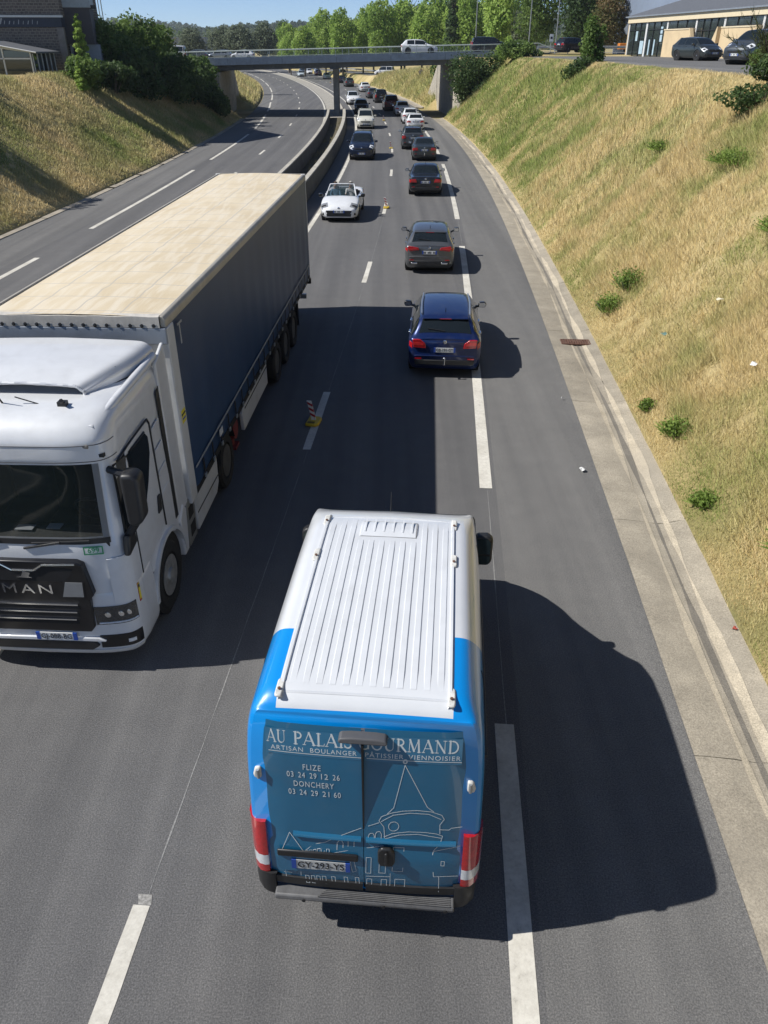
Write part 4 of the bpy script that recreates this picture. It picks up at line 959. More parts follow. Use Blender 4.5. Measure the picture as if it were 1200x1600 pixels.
for d_, x0, x1 in ((dL, -.62, -.02), (dR, .02, .80)): obj('door_crease', MB().grid(np.array([[rp(x, z, o_) for x in np.linspace(x0, x1, 6)] for z, o_ in ((1.125, .022), (1.135, .045), (1.155, .04), (1.175, .022))])), M_film, d_, smooth=60)
for d_, x0, x1 in ((dL, -.83, -.012), (dR, .012, .83)): obj('door_foot', MB().grid(np.array([[rp(x, z, o_) for x in np.linspace(x0, x1, 5)] for z, o_ in ((.50, .01), (.505, .036), (.60, .04), (.605, .01))])), M_black, d_, smooth=25)
obj('brake_light', MB().prism([(-.19,.0),(.19,.0),(.2,.02),(.18,.042),(.1,.05),(-.1,.05),(-.18,.042),(-.2,.02)], (.005, -VL/2+.13, 2.215), (1,0,0), (0,.25,.97), (0,-.135,0)), mat('grey_plastic', (.085,.085,.09), .5, var=.15), van, bev=.03, seg=3)
M_hinge = mat('hinge_white', (.6,.58,.53), .5, var=.2, vscale=25)
for s_ in (-1, 1):
    for z in (1.78,):
        h_ = obj('hinge', MB().prism([(-.015,-.055),(.045,-.06),(.055,-.02),(.035,.055),(-.015,.06)], (s_*.875, yR(z)+.035, z), (s_,0,0), (0,0,1), (0,-.045,0)), M_hinge, van, bev=.015)
        obj('hinge_pin', MB().tube((s_*.885, yR(z)-.014, z-.045), (s_*.885, yR(z)-.014, z+.045), .014, n=8), M_galv, h_)
    # tail lamps, red over clear over red
    def lamp(z0, z1, m_, par=None):
        zs = np.linspace(z0, z1, 5); P = []
        for z in zs:
            P.append([(s_*x, y+.01+yR(z)+VL/2*0, z) for x, y in ((.858, .01), (.862, -.028), (.90, -.034), (.95, -.022), (.995, .02), (1.028, .085), (1.03, .15), (1.0, .17))])
        P = np.array(P); mb = MB().grid(P); n = P.shape[1]; mb.f += [tuple(range(n)), tuple(4*n+i for i in range(n))]; mb.m += [0, 0]
        return obj('tail_lamp' if par is None else 'lamp_segment', mb, m_, van if par is None else par, smooth=40)
    l_ = lamp(.86, 1.255, M_redl); lamp(.735, .858, M_whtl, l_); lamp(.645, .733, M_redl, l_)
    # bumper corner
    P = []
    for z, k in ((.375, .95), (.41, .985), (.52, .99), (.62, .985), (.64, .97)):
        P.append([(s_*x*k, -VL/2+y, z) for x, y in ((.82, .05), (.825, -.03), (.88, -.04), (.95, -.025), (1.01, .04), (1.035, .2), (1.035, .42), (1.0, .44))])
    P = np.array(P); mb = MB().grid(P); n = P.shape[1]; mb.f += [tuple(range(n)), tuple(4*n+i for i in range(n))]; mb.m += [0, 0]
    obj('bumper_corner', mb, M_black, van, smooth=40)
    # big two-part mirrors
    m_ = obj('mirror', MB().prism([(0,-.2),(.19,-.2),(.235,-.14),(.235,.16),(.17,.21),(.02,.2)], (s_*.985, 1.1, 1.52), (s_,0,0), (0,0,1), (0,.13,0)), M_black, van, bev=.035, seg=3)
    obj('mirror_glass', MB().prism([(.025,-.03),(.205,-.03),(.21,.13),(.16,.18),(.03,.175)], (s_*.985, 1.096, 1.52), (s_,0,0), (0,0,1), (0,-.004,0)), mat('mirror_face', (.16,.21,.2), .06, metal=.9, var=.2, vscale=6), m_)
    obj('mirror_glass', MB().prism([(.025,-.17),(.19,-.17),(.205,-.13),(.205,-.055),(.025,-.055)], (s_*.985, 1.096, 1.52), (s_,0,0), (0,0,1), (0,-.004,0)), MATS['mirror_face'], m_)
    obj('mirror_arm', MB().box(*sorted((s_*.93, s_*1.02)), 1.13, 1.2, 1.36, 1.42), M_black, m_); obj('mirror_arm', MB().box(*sorted((s_*.9, s_*1.02)), 1.13, 1.2, 1.6, 1.66), M_black, m_)
# rear step bumper with ribbed tread
obj('bumper_step', MB().prism([(0,0),(.19,0),(.205,.025),(.19,.065),(0,.075)], (-.82, -VL/2+.09, .39), (0,-1,0), (0,0,1), (1.64,0,0)), mat('bumper_plastic', (.10,.10,.102), .6, var=.25, vscale=12), van, bev=.015)
for i in range(6): obj('step_tread', MB().box(-.42+.05*i*.3, .78, -VL/2-.1+i*.016, -VL/2-.093+i*.016, .456, .468), MATS['bumper_plastic'], van)
for s_ in (-.55, .18, .74): obj('sensor', MB().lathe([(.018,0),(.018,-.006)], (s_, -VL/2-.117, .42), 'y', 10), M_dark, van)
# ================================================================== ARTICULATED LORRY
th_ = R(2.95)
lorry = tag(empty('articulated_lorry', (-4.34, 7.58, 0), -th_+math.pi), 'white tractor lorry pulling a dark blue curtain sided trailer with cream roof', 'lorry')
M_lw = paint('lorry_white', (.66,.67,.68)); M_lw2 = mat('fairing_white', (.6,.61,.61), .45, coat=.3, var=.07, vscale=2, dirt=((.3,.28,.25), 3, .35))
def lsec(z, w_, yf, yr_, c=.2):
    return [(0, yr_, z), (w_*.95, yr_, z), (w_, yr_+.1, z), (w_, (yr_+yf)/2, z), (w_, yf-.45, z), (w_*.985, yf-.45+c*.9, z), (w_*.90, yf-.11, z), (w_*.55, yf-.018, z), (0, yf, z)]
cst = [lsec(1.0, 1.215, -.01, -2.25), lsec(1.35, 1.22, -.015, -2.25), lsec(1.83, 1.22, -.03, -2.25), lsec(1.99, 1.215, -.055, -2.25), lsec(2.45, 1.205, -.125, -2.25), lsec(2.93, 1.195, -.2, -2.25), lsec(3.0, 1.195, -.19, -2.25), lsec(3.18, 1.19, -.2, -2.25), lsec(3.36, 1.16, -.32, -2.25), lsec(3.45, 1.07, -.5, -2.2), lsec(3.48, .9, -.74, -2.1)]
SC = Surf(cst); us = np.unique(np.round(np.concatenate([np.linspace(i, i+1, 7) for i in range(len(cst)-1)]), 5)); vs = np.unique(np.round(np.concatenate([np.linspace(0, 4, 33), np.linspace(4, 8, 25)]), 5))
cab = obj('cab', SC.body(us, vs, [-1.47], .635, True, .6, .52, [(3.1, 4.95, 6.3, 8)]), M_lw, lorry, smooth=35)
M_wglass = bpy.data.materials.new('windscreen_glass'); M_wglass.use_nodes = True
n = M_wglass.node_tree; b = n.nodes['Principled BSDF']; b.inputs['Base Color'].default_value = (.02,.028,.028,1); b.inputs['Roughness'].default_value = .04; b.inputs['Alpha'].default_value = .48
wsn = obj('windscreen', SC.patch(3.06, 4.98, 6.12, 8, 12, 12, full=True, off=.01), M_wglass, lorry, smooth=50)
obj('screen_surround', MB().box(-1.06, 1.06, -.18, -.125, 1.90, 1.955), M_black, lorry)
# inside the cab
M_trim = mat('cab_trim', (.035,.036,.036), .8, var=.3)
it = obj('cab_interior', MB().box(-1.13, 1.13, -2.1, -2.06, 1.2, 3.1).box(-1.16, -1.13, -2.1, -.5, 1.2, 3.1).box(1.13, 1.16, -2.1, -.5, 1.2, 3.1).box(-1.13, 1.13, -2.1, -.3, 3.0, 3.04).box(-1.13, 1.13, -2.1, -.3, 1.2, 1.24), M_trim, lorry)
obj('dashboard', MB().prism([(-.35,1.5),(-.12,1.6),(-.15,1.9),(-.5,1.95),(-.75,1.8),(-.75,1.5)], (-1.1, 0, 0), (0,1,0), (0,0,1), (2.2,0,0)), mat('dash_plastic', (.06,.062,.058), .6, var=.3, vscale=6), it, bev=.03)
for sx_ in (-.6, .6):
    obj('seat', MB().box(sx_-.28, sx_+.28, -1.75, -1.2, 1.4, 1.65).box(sx_-.27, sx_+.27, -1.85, -1.65, 1.6, 2.35).box(sx_-.16, sx_+.16, -1.82, -1.68, 2.37, 2.6), mat('seat_cloth', (.05,.055,.06), .9, var=.3), it, bev=.05)
sw = MB()
for i in range(16):
    a, b_ = 2*math.pi*i/16, 2*math.pi*(i+1)/16; sw.tube((-.6+.23*math.cos(a), -.85+.1*math.sin(a), 1.98+.2*math.sin(a)), (-.6+.23*math.cos(b_), -.85+.1*math.sin(b_), 1.98+.2*math.sin(b_)), .018, n=6)
obj('steering_wheel', sw, M_black, it)
obj('paper', MB().box(-.35, -.18, -.5, -.38, 1.955, 1.965), M_plate, it); obj('paper', MB().box(-.02, .2, -.46, -.34, 1.955, 1.962), mat('pale_card', (.45,.48,.5), .7, var=.1), it)
# bumper and lower front
bst = [lsec(.27, 1.12, -.10, -.80), lsec(.31, 1.2, -.01, -.84), lsec(.42, 1.235, .025, -.86), lsec(.62, 1.245, .03, -.86), lsec(.85, 1.245, .025, -.86), lsec(1.05, 1.24, .015, -.86), lsec(1.2, 1.235, .0, -.86), lsec(1.24, 1.22, -.01, -.86)]
SB = Surf(bst); us = np.unique(np.round(np.concatenate([np.linspace(i, i+1, 5) for i in range(len(bst)-1)]), 5))
bump = obj('bumper', SB.body(us, vs, [-1.47], .625, True, .6, .52), M_lw, lorry, smooth=30)
F = lambda x, z: .03-.035*(max(0, abs(x)-.45)/.5)**2-(.035*max(0, z-1.0)/.8)
def fpan(name, poly, y0, th, m, par, bev=.0):
    return obj(name, MB().prism(poly, (0, y0, 0), (1,0,0), (0,0,1), (0, th, 0)), m, par, bev=bev)
M_gloss = mat('gloss_black', (.008,.008,.01), .35, coat=.12, var=.2)
gr = fpan('grille', [(-.66,.70),(.66,.70),(.72,.78),(.74,1.2),(.80,1.28),(.74,1.72),(.66,1.76),(-.66,1.76),(-.74,1.72),(-.80,1.28),(-.74,1.2),(-.72,.78)], -.05, .095, M_gloss, lorry, .012)
fpan('grille_opening', [(-.5,1.48),(.5,1.48),(.62,1.66),(.25,1.7),(.12,1.62),(-.12,1.62),(-.25,1.7),(-.62,1.66)], .045, .004, M_dark, gr)
obj('grille_trim', MB().path([(-.66,.05,1.735),(-.25,.05,1.715),(-.13,.05,1.635),(.13,.05,1.635),(.25,.05,1.715),(.66,.05,1.735)], .013, 6), M_chrome, gr)
for i, z in enumerate((1.135, 1.02, .905)):
    obj('grille_bar', MB().prism([(-.58+i*.03,-.008),(.58-i*.03,-.008),(.58-i*.03,.01),(-.58+i*.03,.01)], (0, .046, z), (1,0,0), (0,0,1), (0,.02,0)), M_chrome, gr)
    obj('grille_slot', MB().box(-.6+i*.03, .6-i*.03, .045, .0475, z-.075, z-.02), M_dark, gr)
for s_ in (-1, 1): fpan('grille_block', [(s_*.42,1.25),(s_*.70,1.25),(s_*.72,1.48),(s_*.46,1.48)], .045, .006, M_gloss, gr)
fpan('marker_plate', [(-.42,1.255),(-.68,1.26),(-.70,1.475),(-.49,1.475)], .052, .006, mat('grey_reflective', (.3,.31,.32), .35, metal=.4, var=.1), gr)
for ch, cx in (('M', .225), ('A', .0), ('N', -.225)):
    tx = text_mb(ch, .19, ext=.006, sx=1.35); obj('lettering', place(tx, (cx, .052, 1.355), (-1,0,0), (0,0,1)), M_chrome, gr)
obj('emblem', MB().prism([(-.1,-.04),(-.03,-.02),(.0,.05),(.09,.03),(.06,-.02),(.1,-.045)], (0, .05, 1.575), (-1,0,0), (0,0,1), (0,.01,0)), M_chrome, gr)
fpan('lower_intake', [(-.62,.40),(.62,.40),(.72,.47),(.66,.545),(-.66,.545),(-.72,.47)], .0, .045, M_black, bump, .01)
fpan('bumper_blade', [(-.82,.545),(.82,.545),(.74,.60),(-.74,.60)], .0, .05, M_lw, bump, .01)
obj('bumper_lip', SB.patch(.5, 1.75, 5.2, 8, 6, 14, full=True, off=.014), M_lw2, bump, smooth=50)
pn = obj('number_plate', MB().box(-.26, .26, 0, .012, -.055, .055), M_plate, lorry); pn.location = (-.20, .045, .625)
for s_ in (-1, 1): obj('plate_band', MB().box(*sorted((s_*.212, s_*.263)), .0, .0145, -.057, .057), M_pblue, pn)
obj('plate_text', place(text_mb('GJ-088-BG', .108, sx=.84), (0, .0145, -.002), (-1,0,0), (0,0,1)), M_ink, pn)
for s_ in (-1, 1):
    hl = obj('headlamp', SB.patch(3.75, 5.05, 5.35, 6.9, 6, 12, side=s_, off=.012), mat('headlamp_glass', (.03,.032,.034), .08, coat=1., var=.3, vscale=14), lorry, smooth=50)
    q = SB.ev([3.86], np.linspace(5.4, 6.85, 10))[0]; obj('running_light', MB().path([(s_*(a[0]+.01), a[1]+.012, a[2]) for a in q], .012, 6), M_whtl, hl, smooth=50)
    q = SB.ev([4.45], [5.9, 6.25, 6.6])[0]
    for a in q: obj('lamp_lens', MB().lathe([(.035,0),(.04,.012),(.02,.018)], (s_*a[0], a[1]+.008, a[2]), 'y', 12), M_chrome, hl)
    fg = obj('fog_lamp', SB.patch(2.0, 3.0, 5.25, 6.9, 6, 12, side=s_, off=.01), M_gloss, lorry, smooth=50)
    obj('lamp_lens', SB.patch(2.35, 2.6, 5.8, 6.2, 3, 5, side=s_, off=.016), M_whtl, fg)
    obj('corner_panel', SC.patch(.05, 1.75, 5.1, 6.35, 10, 10, side=s_, off=.03), M_lw, lorry, smooth=30)
    # door: raised edge lines, window, black strips
    X = s_*1.222
    def sp(poly, x, th, m, name, par=lorry, bev=0): return obj(name, MB().prism(poly, (s_*x, 0, 0), (0,1,0), (0,0,1), (s_*th, 0, 0)), m, par, bev=bev)
    dr = sp([(-.5,1.22),(-1.50,1.30),(-1.54,1.5),(-1.54,2.86),(-1.47,2.92),(-.68,2.9),(-.60,2.3),(-.52,1.9)], 1.205, .02, M_lw, 'door', bev=.012)
    zz_ = np.linspace(1.98, 2.84, 9); P = []
    for z in zz_:
        y0_ = float(np.interp(z, [1.98, 2.84], [-.30, -.40])); y1_ = float(np.interp(z, [1.98, 2.2, 2.55, 2.75, 2.84], [-1.0, -1.2, -1.42, -1.42, -1.32])); r = []
        for y in np.linspace(y0_, y1_, 10):
            dn = np.linspace(2.2, 6.0, 60); q = SC.ev([float(np.interp(z, [c_[0][2] for c_ in cst], range(len(cst))))], dn)[0]; x = float(np.interp(y, q[:, 1], q[:, 0])); r.append((s_*(max(x, 1.2285 if y < -.62 else x)+.006), y, z))
        P.append(r)
    obj('side_window', MB().grid(np.array(P)), M_glass, dr, smooth=50)
    b_ = [r_[0] for r_ in P]; obj('window_seal', MB().path([P[0][-1]]+[P[0][5], P[0][0]]+b_[1:]+[P[-1][5], P[-1][-1]], .016, 5), M_black, dr)
    obj('door_gap', MB().path([(X*1.004,-.52,1.24),(X*1.004,-.54,1.9)], .012, 5), M_black, dr)
    obj('door_gap', MB().path([(X*.985,-.45,2.88),(X*1.002,-.9,2.93),(X*1.004,-1.5,2.94),(X*1.004,-1.555,2.86),(X*1.006,-1.555,1.32)], .014, 5), M_black, dr)
    sp([(-1.34,1.62),(-1.48,1.62),(-1.48,1.86),(-1.40,1.86)], 1.2285, .02, M_black, 'door_handle', dr, .01)
    for k in range(4): sp([(-1.62,2.75-k*.32),(-1.92,2.78-k*.32),(-1.92,2.70-k*.32),(-1.62,2.67-k*.32)], 1.216, .012, M_lw, 'side_rib', cab, .006)
    sp([(-1.98,1.15),(-2.10,1.15),(-2.10,3.15),(-1.98,3.1)], 1.212, .012, M_black, 'rubber_seal', cab)
    # mirror with two arms
    mz = 2.5
    m_ = obj('mirror', MB().prism([(-.03,-.34),(.09,-.36),(.17,-.28),(.19,.28),(.12,.34),(-.03,.33)], (s_*1.33, -.42, mz), (s_,0,0), (0,0,1), (0,.24,0)), M_black, lorry, bev=.05, seg=3)
    obj('mirror_arm', MB().tube((s_*1.12, -.36, 2.82), (s_*1.4, -.3, 2.76), .045, n=8), M_black, m_); obj('mirror_arm', MB().tube((s_*1.2, -.3, 1.9), (s_*1.4, -.3, 2.2), .05, n=8), M_black, m_)
    obj('mirror_foot', MB().prism([(-.14,1.74),(-.44,1.78),(-.42,1.95),(-.2,2.0)], (s_*1.19, 0, 0), (0,1,0), (0,0,1), (s_*.09,0,0)), M_black, m_, bev=.03)
    obj('mirror_glass', MB().box(*sorted((s_*1.31, s_*1.48)), -.426, -.421, 2.22, 2.78), M_chrome, m_)
    # wheel arch lip and steps
    ar = MB(); pts = [(-1.47+.66*math.cos(t), .52+.66*math.sin(t)) for t in np.linspace(R(2), R(178), 22)]
    for (a0, a1), (c0, c1) in zip(pts[:-1], pts[1:]): ar.add([(s_*1.20,a0,a1),(s_*1.262,a0,a1),(s_*1.262,c0,c1),(s_*1.20,c0,c1),(s_*1.20,-1.47+(a0+1.47)*1.09,.52+(a1-.52)*1.09),(s_*1.262,-1.47+(a0+1.47)*1.09,.52+(a1-.52)*1.09),(s_*1.262,-1.47+(c0+1.47)*1.09,.52+(c1-.52)*1.09),(s_*1.20,-1.47+(c0+1.47)*1.09,.52+(c1-.52)*1.09)], [(0,1,2,3),(4,7,6,5),(0,4,5,1),(3,2,6,7),(1,5,6,2),(0,3,7,4)])
    obj('arch_trim', ar, M_lw, lorry, smooth=40)
    obj('mudguard', MB().prism([(-2.1,.42),(-2.3,.42),(-2.42,1.1),(-2.3,1.22),(-2.08,1.05)], (s_*1.0, 0, 0), (0,1,0), (0,0,1), (s_*.245,0,0)), M_lw, lorry, bev=.03)
    stp = obj('side_steps', MB().prism([(-2.36,.42),(-2.42,.38),(-2.8,.38),(-2.86,1.1),(-2.5,1.12)], (s_*1.14, 0, 0), (0,1,0), (0,0,1), (s_*.09,0,0)), mat('step_grey', (.2,.205,.2), .55, metal=.3, var=.2), lorry, bev=.02)
    for k in range(2): sp([(-2.5,.5+k*.3),(-2.74,.5+k*.3),(-2.76,.7+k*.3),(-2.52,.7+k*.3)], 1.2305, .004, M_dark, 'step_opening', stp)
    sp([(-2.92,.36),(-4.12,.36),(-4.3,.5),(-4.34,1.02),(-2.92,1.06)], 1.12, .11, M_lw2, 'tractor_skirt', bev=.03)
    sp([(-2.95,.66),(-4.3,.63),(-4.3,.655),(-2.95,.685)], 1.231, .004, M_black, 'skirt_line')
    obj('side_deflector', MB().prism([(-2.14,1.02),(-2.56,1.10),(-2.56,3.6),(-2.14,3.45)], (s_*1.17, 0, 0), (0,1,0), (0,0,1), (s_*.055,0,0)), M_lw, lorry, bev=.02)
    for y_ in (-1.47, -5.05):
        w_ = add_wheel(lorry, s_*1.06, y_, .52, .30, 'nine')
        for c_ in list(w_.children): bpy.data.objects.remove(c_)
        obj('rim', MB().lathe([(.30,.14),(.27,.13),(.255,.02),(.18,.01),(.175,.10 if y_ > -2 else -.05),(.12,.115 if y_ > -2 else -.06),(.11,.17 if y_ > -2 else -.03),(.05,.18 if y_ > -2 else -.02)], (0,0,0), 'x', 24), mat('steel_rim', (.42,.42,.41), .45, metal=.6, var=.3, vscale=8) if y_ > -2 else mat('dark_rim', (.1,.1,.098), .6, metal=.3, var=.3), w_, smooth=40)
        if y_ > -2:
            for k in range(10):
                t = 2*math.pi*k/10; obj('wheel_nut', MB().tube((.10, .14*math.cos(t), .14*math.sin(t)), (.14, .14*math.cos(t), .14*math.sin(t)), .018, n=6), M_galv, w_)
    obj('mudguard', MB().grid(np.array([[(s_*x, -5.05+.62*math.cos(t), .52+.62*math.sin(t)) for x in (.86, 1.24)] for t in np.linspace(R(20), R(160), 12)])), M_black, lorry, smooth=60)
obj('wheel_well', MB().lathe([(.6,-1.18),(.6,1.18)], (0,-1.47,.56), 'x', 24), M_dark, lorry)
obj('chassis', MB().box(-.45,-.35,-6.2,-.9,.75,1.0).box(.35,.45,-6.2,-.9,.75,1.0).box(-1.0,1.0,-4.2,-2.95,.5,1.0).box(-.5,.5,-6.0,-2.3,.7,.98), M_dark, lorry)
obj('hazard_sticker', SB.patch(4.6, 6.6, 4.72, 4.93, 5, 4, side=-1, off=.006), mat('sticker_red', (.4,.02,.02), .5, var=.1), lorry)
hz = obj('hazard_sticker', SB.patch(4.75, 6.45, 4.735, 4.915, 5, 4, side=-1, off=.008), mat('sticker_yellow', (.7,.6,.03), .5, var=.1), lorry)
obj('sticker_print', SB.patch(5.7, 6.2, 4.75, 4.9, 3, 4, side=-1, off=.0095), M_ink, hz)
num = obj('number_sticker', SC.patch(1.98, 2.42, 6.48, 6.75, 4, 4, side=-1, off=.005), mat('sticker_white', (.6,.66,.62), .5, var=.05), lorry)
q0 = SC.ev([2.2], [6.615])[0, 0]; q1 = SC.ev([2.2], [6.73])[0, 0]; ax_ = Vector((-(q0[0]), q0[1], 0))-Vector((-(q1[0]), q1[1], 0))
obj('number_frame', place(MB().add([(-.115,-.055,0),(.115,-.055,0),(.115,.055,0),(-.115,.055,0),(-.1,-.04,0),(.1,-.04,0),(.1,.04,0),(-.1,.04,0)], [(0,1,5,4),(1,2,6,5),(2,3,7,6),(3,0,4,7)]), (-q0[0], q0[1]+.012, q0[2]), ax_, (0,-.1,1)), mat('sticker_green', (.02,.25,.1), .5, var=.1), num)
obj('number_text', place(text_mb('699', .095, ext=.001), (-q0[0], q0[1]+.0125, q0[2]), ax_, (0,-.1,1)), mat('sticker_green', (.02,.25,.1)), num)
# wipers
for x0, x1 in ((-.15, -.85), (.55, -.1)): obj('wiper', MB().tube((x0, -.045, 1.965), (x1, -.07, 2.0), .014, n=6).tube((x0+.1, -.03, 1.9), ((x0+x1)/2, -.04, 1.985), .016, n=6), M_black, lorry)
for u_ in (5.35, 6.9): 
    q = SC.ev([u_], np.linspace(4.6, 8, 16))[0]; pts_ = [(a[0], a[1], a[2]) for a in q]; obj('panel_gap', MB().path([(x*1.001, y+.0015, z) for x, y, z in pts_]+[(-x*1.001, y+.0015, z) for x, y, z in pts_[::-1][1:]], .006, 4), mat('gap_grey', (.12,.12,.125), .8, var=.1), cab)
obj('wiper_cowl', SC.patch(2.8, 3.1, 6.1, 8, 3, 10, full=True, off=.012), M_black, lorry, smooth=50)
for x in (-.9, .9): obj('marker_lamp', MB().box(x-.09, x+.09, -.31, -.255, 3.12, 3.17), mat('marker_grey', (.2,.19,.17), .4, var=.2), lorry, bev=.015)
# roof air deflector: an open-fronted scoop
def dsec(y, w_, zt, zb=3.4): return [(w_, y, zb), (w_*1.0, y, zb+(zt-zb)*.55), (w_*.965, y, zt-.07), (w_*.88, y, zt-.02), (w_*.5, y, zt), (0, y, zt+.012)]
dst = [dsec(-.98, .74, 3.60), dsec(-1.15, .84, 3.64), dsec(-1.4, .96, 3.68), dsec(-1.7, 1.07, 3.70), dsec(-2.0, 1.14, 3.715), dsec(-2.28, 1.17, 3.72)]
SD = Surf(dst); Pd = SD.ev(np.linspace(0, 5, 26), np.linspace(0, 5, 26)); Q = Pd[:, ::-1][:, 1:].copy(); Q[:, :, 0] *= -1; Pd = np.concatenate([Pd, Q], 1)
df = obj('roof_deflector', MB().grid(Pd), M_lw, lorry, smooth=45)
obj('deflector_lip', MB().path([tuple(p_) for p_ in Pd[0]], .02, 6), M_lw, df, smooth=60)
obj('deflector_inside', MB().box(-.95, .95, -2.25, -1.5, 3.42, 3.64), M_dark, df)
obj('deflector_panel', MB().add([(-.66,-.99,3.47),(.66,-.99,3.47),(.74,-1.38,3.60),(-.74,-1.38,3.60)], [(0,1,2,3)]), mat('recess_panel', (.3,.31,.33), .5, var=.08), df)
for s_ in (-1, 1):
    obj('deflector_seal', MB().path([(s_*(a_[0]+.004), a_[1], a_[2]+.06) for a_ in SD.ev(np.linspace(0, 5, 14), [0])[:, 0]], .014, 5), M_black, df)
    q = SC.ev([7.6, 7.9, 8.0, 8.0, 8.0], [5.6])[:, 0]; obj('roof_ridge', MB().path([(s_*1.0,-.40,3.30),(s_*1.06,-.62,3.37),(s_*1.1,-.95,3.42),(s_*1.13,-1.4,3.46),(s_*1.16,-1.9,3.5),(s_*1.165,-2.24,3.52)], .055, 10), M_lw, lorry, smooth=60)
    obj('roof_bracket', MB().box(s_*.60-.05, s_*.60+.05, -.72, -.64, 3.46, 3.52).tube((s_*.60, -.68, 3.5), (s_*.63, -.6, 3.56), .025, n=6), M_black, lorry)
obj('antenna', MB().tube((.12,-.7,3.46), (.18,-.58,3.8), .012, .006, 5), M_black, lorry); obj('antenna', MB().tube((-.3,-.7,3.47), (-.05,-.68,3.56), .008, n=5), M_black, lorry)
# ---- trailer
TF, TR, TW, TT, TB = -2.62, -16.1, 1.275, 3.95, 1.12
trailer = empty('trailer', parent=lorry)
def tarp():
    m, n, b, L = nodemat('roof_tarpaulin'); tc = n.nodes.new('ShaderNodeTexCoord'); co = tc.outputs['Object']
    a = noise(n, L, co, .8, 6, .6); c = ramp(n, [(.3, (.6,.49,.32)), (.7, (.7,.6,.43))]); L(a.outputs['Fac'], c.inputs['Fac'])
    # dirt washed along the tarpaulin creases (two slanting families) and a pale cross grid where the bows press through
    x = c.outputs[0]
    for rot, sc_, col_ in ((R(28), (9, .9, 1), (.74,.66,.52)), (R(-24), (8, .8, 1), (.72,.64,.5))):
        mp = n.nodes.new('ShaderNodeMapping'); mp.inputs['Rotation'].default_value = (0,0,rot); mp.inputs['Scale'].default_value = sc_; L(co, mp.inputs['Vector'])
        t = noise(n, L, mp.outputs[0], 1.0, 3, .5); r = ramp(n, [(.5, (0,0,0)), (.62, (.6,.6,.6))]); L(t.outputs['Fac'], r.inputs['Fac']); x = mixc(n, L, r.outputs[0], x, col_)
    br_ = n.nodes.new('ShaderNodeTexBrick'); br_.offset = 0; br_.inputs['Scale'].default_value = 1; br_.inputs['Brick Width'].default_value = .64; br_.inputs['Row Height'].default_value = .7; br_.inputs['Mortar Size'].default_value = .016; br_.inputs['Mortar Smooth'].default_value = .6
    L(co, br_.inputs['Vector']); x = mixc(n, L, mixc(n, L, 1., br_.outputs['Fac'], (.75,.75,.75), 'MULTIPLY'), x, (.45,.42,.37))
    L(x, b.inputs['Base Color']); b.inputs['Roughness'].default_value = .6
    return m
P = []
for y in np.linspace(TF+.02, TR, 46):
    sag = .012*math.sin((y-TF)*2*math.pi/.68); r = []
    for x in np.linspace(-1.2, 1.2, 15): r.append((x, y, TT-.035+.035*(1-(x/1.2)**2)+sag*(1-(x/1.2)**2)))
    P.append(r)
obj('roof_tarpaulin', MB().grid(np.array(P)), tarp(), trailer, smooth=60)
M_cant = mat('cant_rail', (.42,.39,.33), .5, metal=.2, var=.15, vscale=3)
def curtain():
    m, n, b, L = nodemat('blue_curtain'); tc = n.nodes.new('ShaderNodeTexCoord'); co = tc.outputs['Object']
    mp = n.nodes.new('ShaderNodeMapping'); mp.inputs['Scale'].default_value = (1, .5, .8); L(co, mp.inputs['Vector'])
    a = noise(n, L, mp.outputs[0], .9, 6, .65); c = ramp(n, [(.3, (.004,.034,.105)), (.7, (.012,.052,.135))]); L(a.outputs['Fac'], c.inputs['Fac'])
    s = n.nodes.new('ShaderNodeSeparateXYZ'); L(co, s.inputs[0]); g_ = n.nodes.new('ShaderNodeMath'); g_.operation = 'MULTIPLY_ADD'; L(s.outputs['Z'], g_.inputs[0]); g_.inputs[1].default_value = .35; g_.inputs[2].default_value = -.85
    g2 = n.nodes.new('ShaderNodeMath'); g2.operation = 'MULTIPLY'; L(g_.outputs[0], g2.inputs[0]); L(a.outputs['Fac'], g2.inputs[1]); g2.use_clamp = True
    x = mixc(n, L, g2.outputs[0], c.outputs[0], (.04,.055,.07))       # greyer towards the top of the sheet
    L(x, b.inputs['Base Color']); b.inputs['Roughness'].default_value = .45; return m
M_curt = curtain()
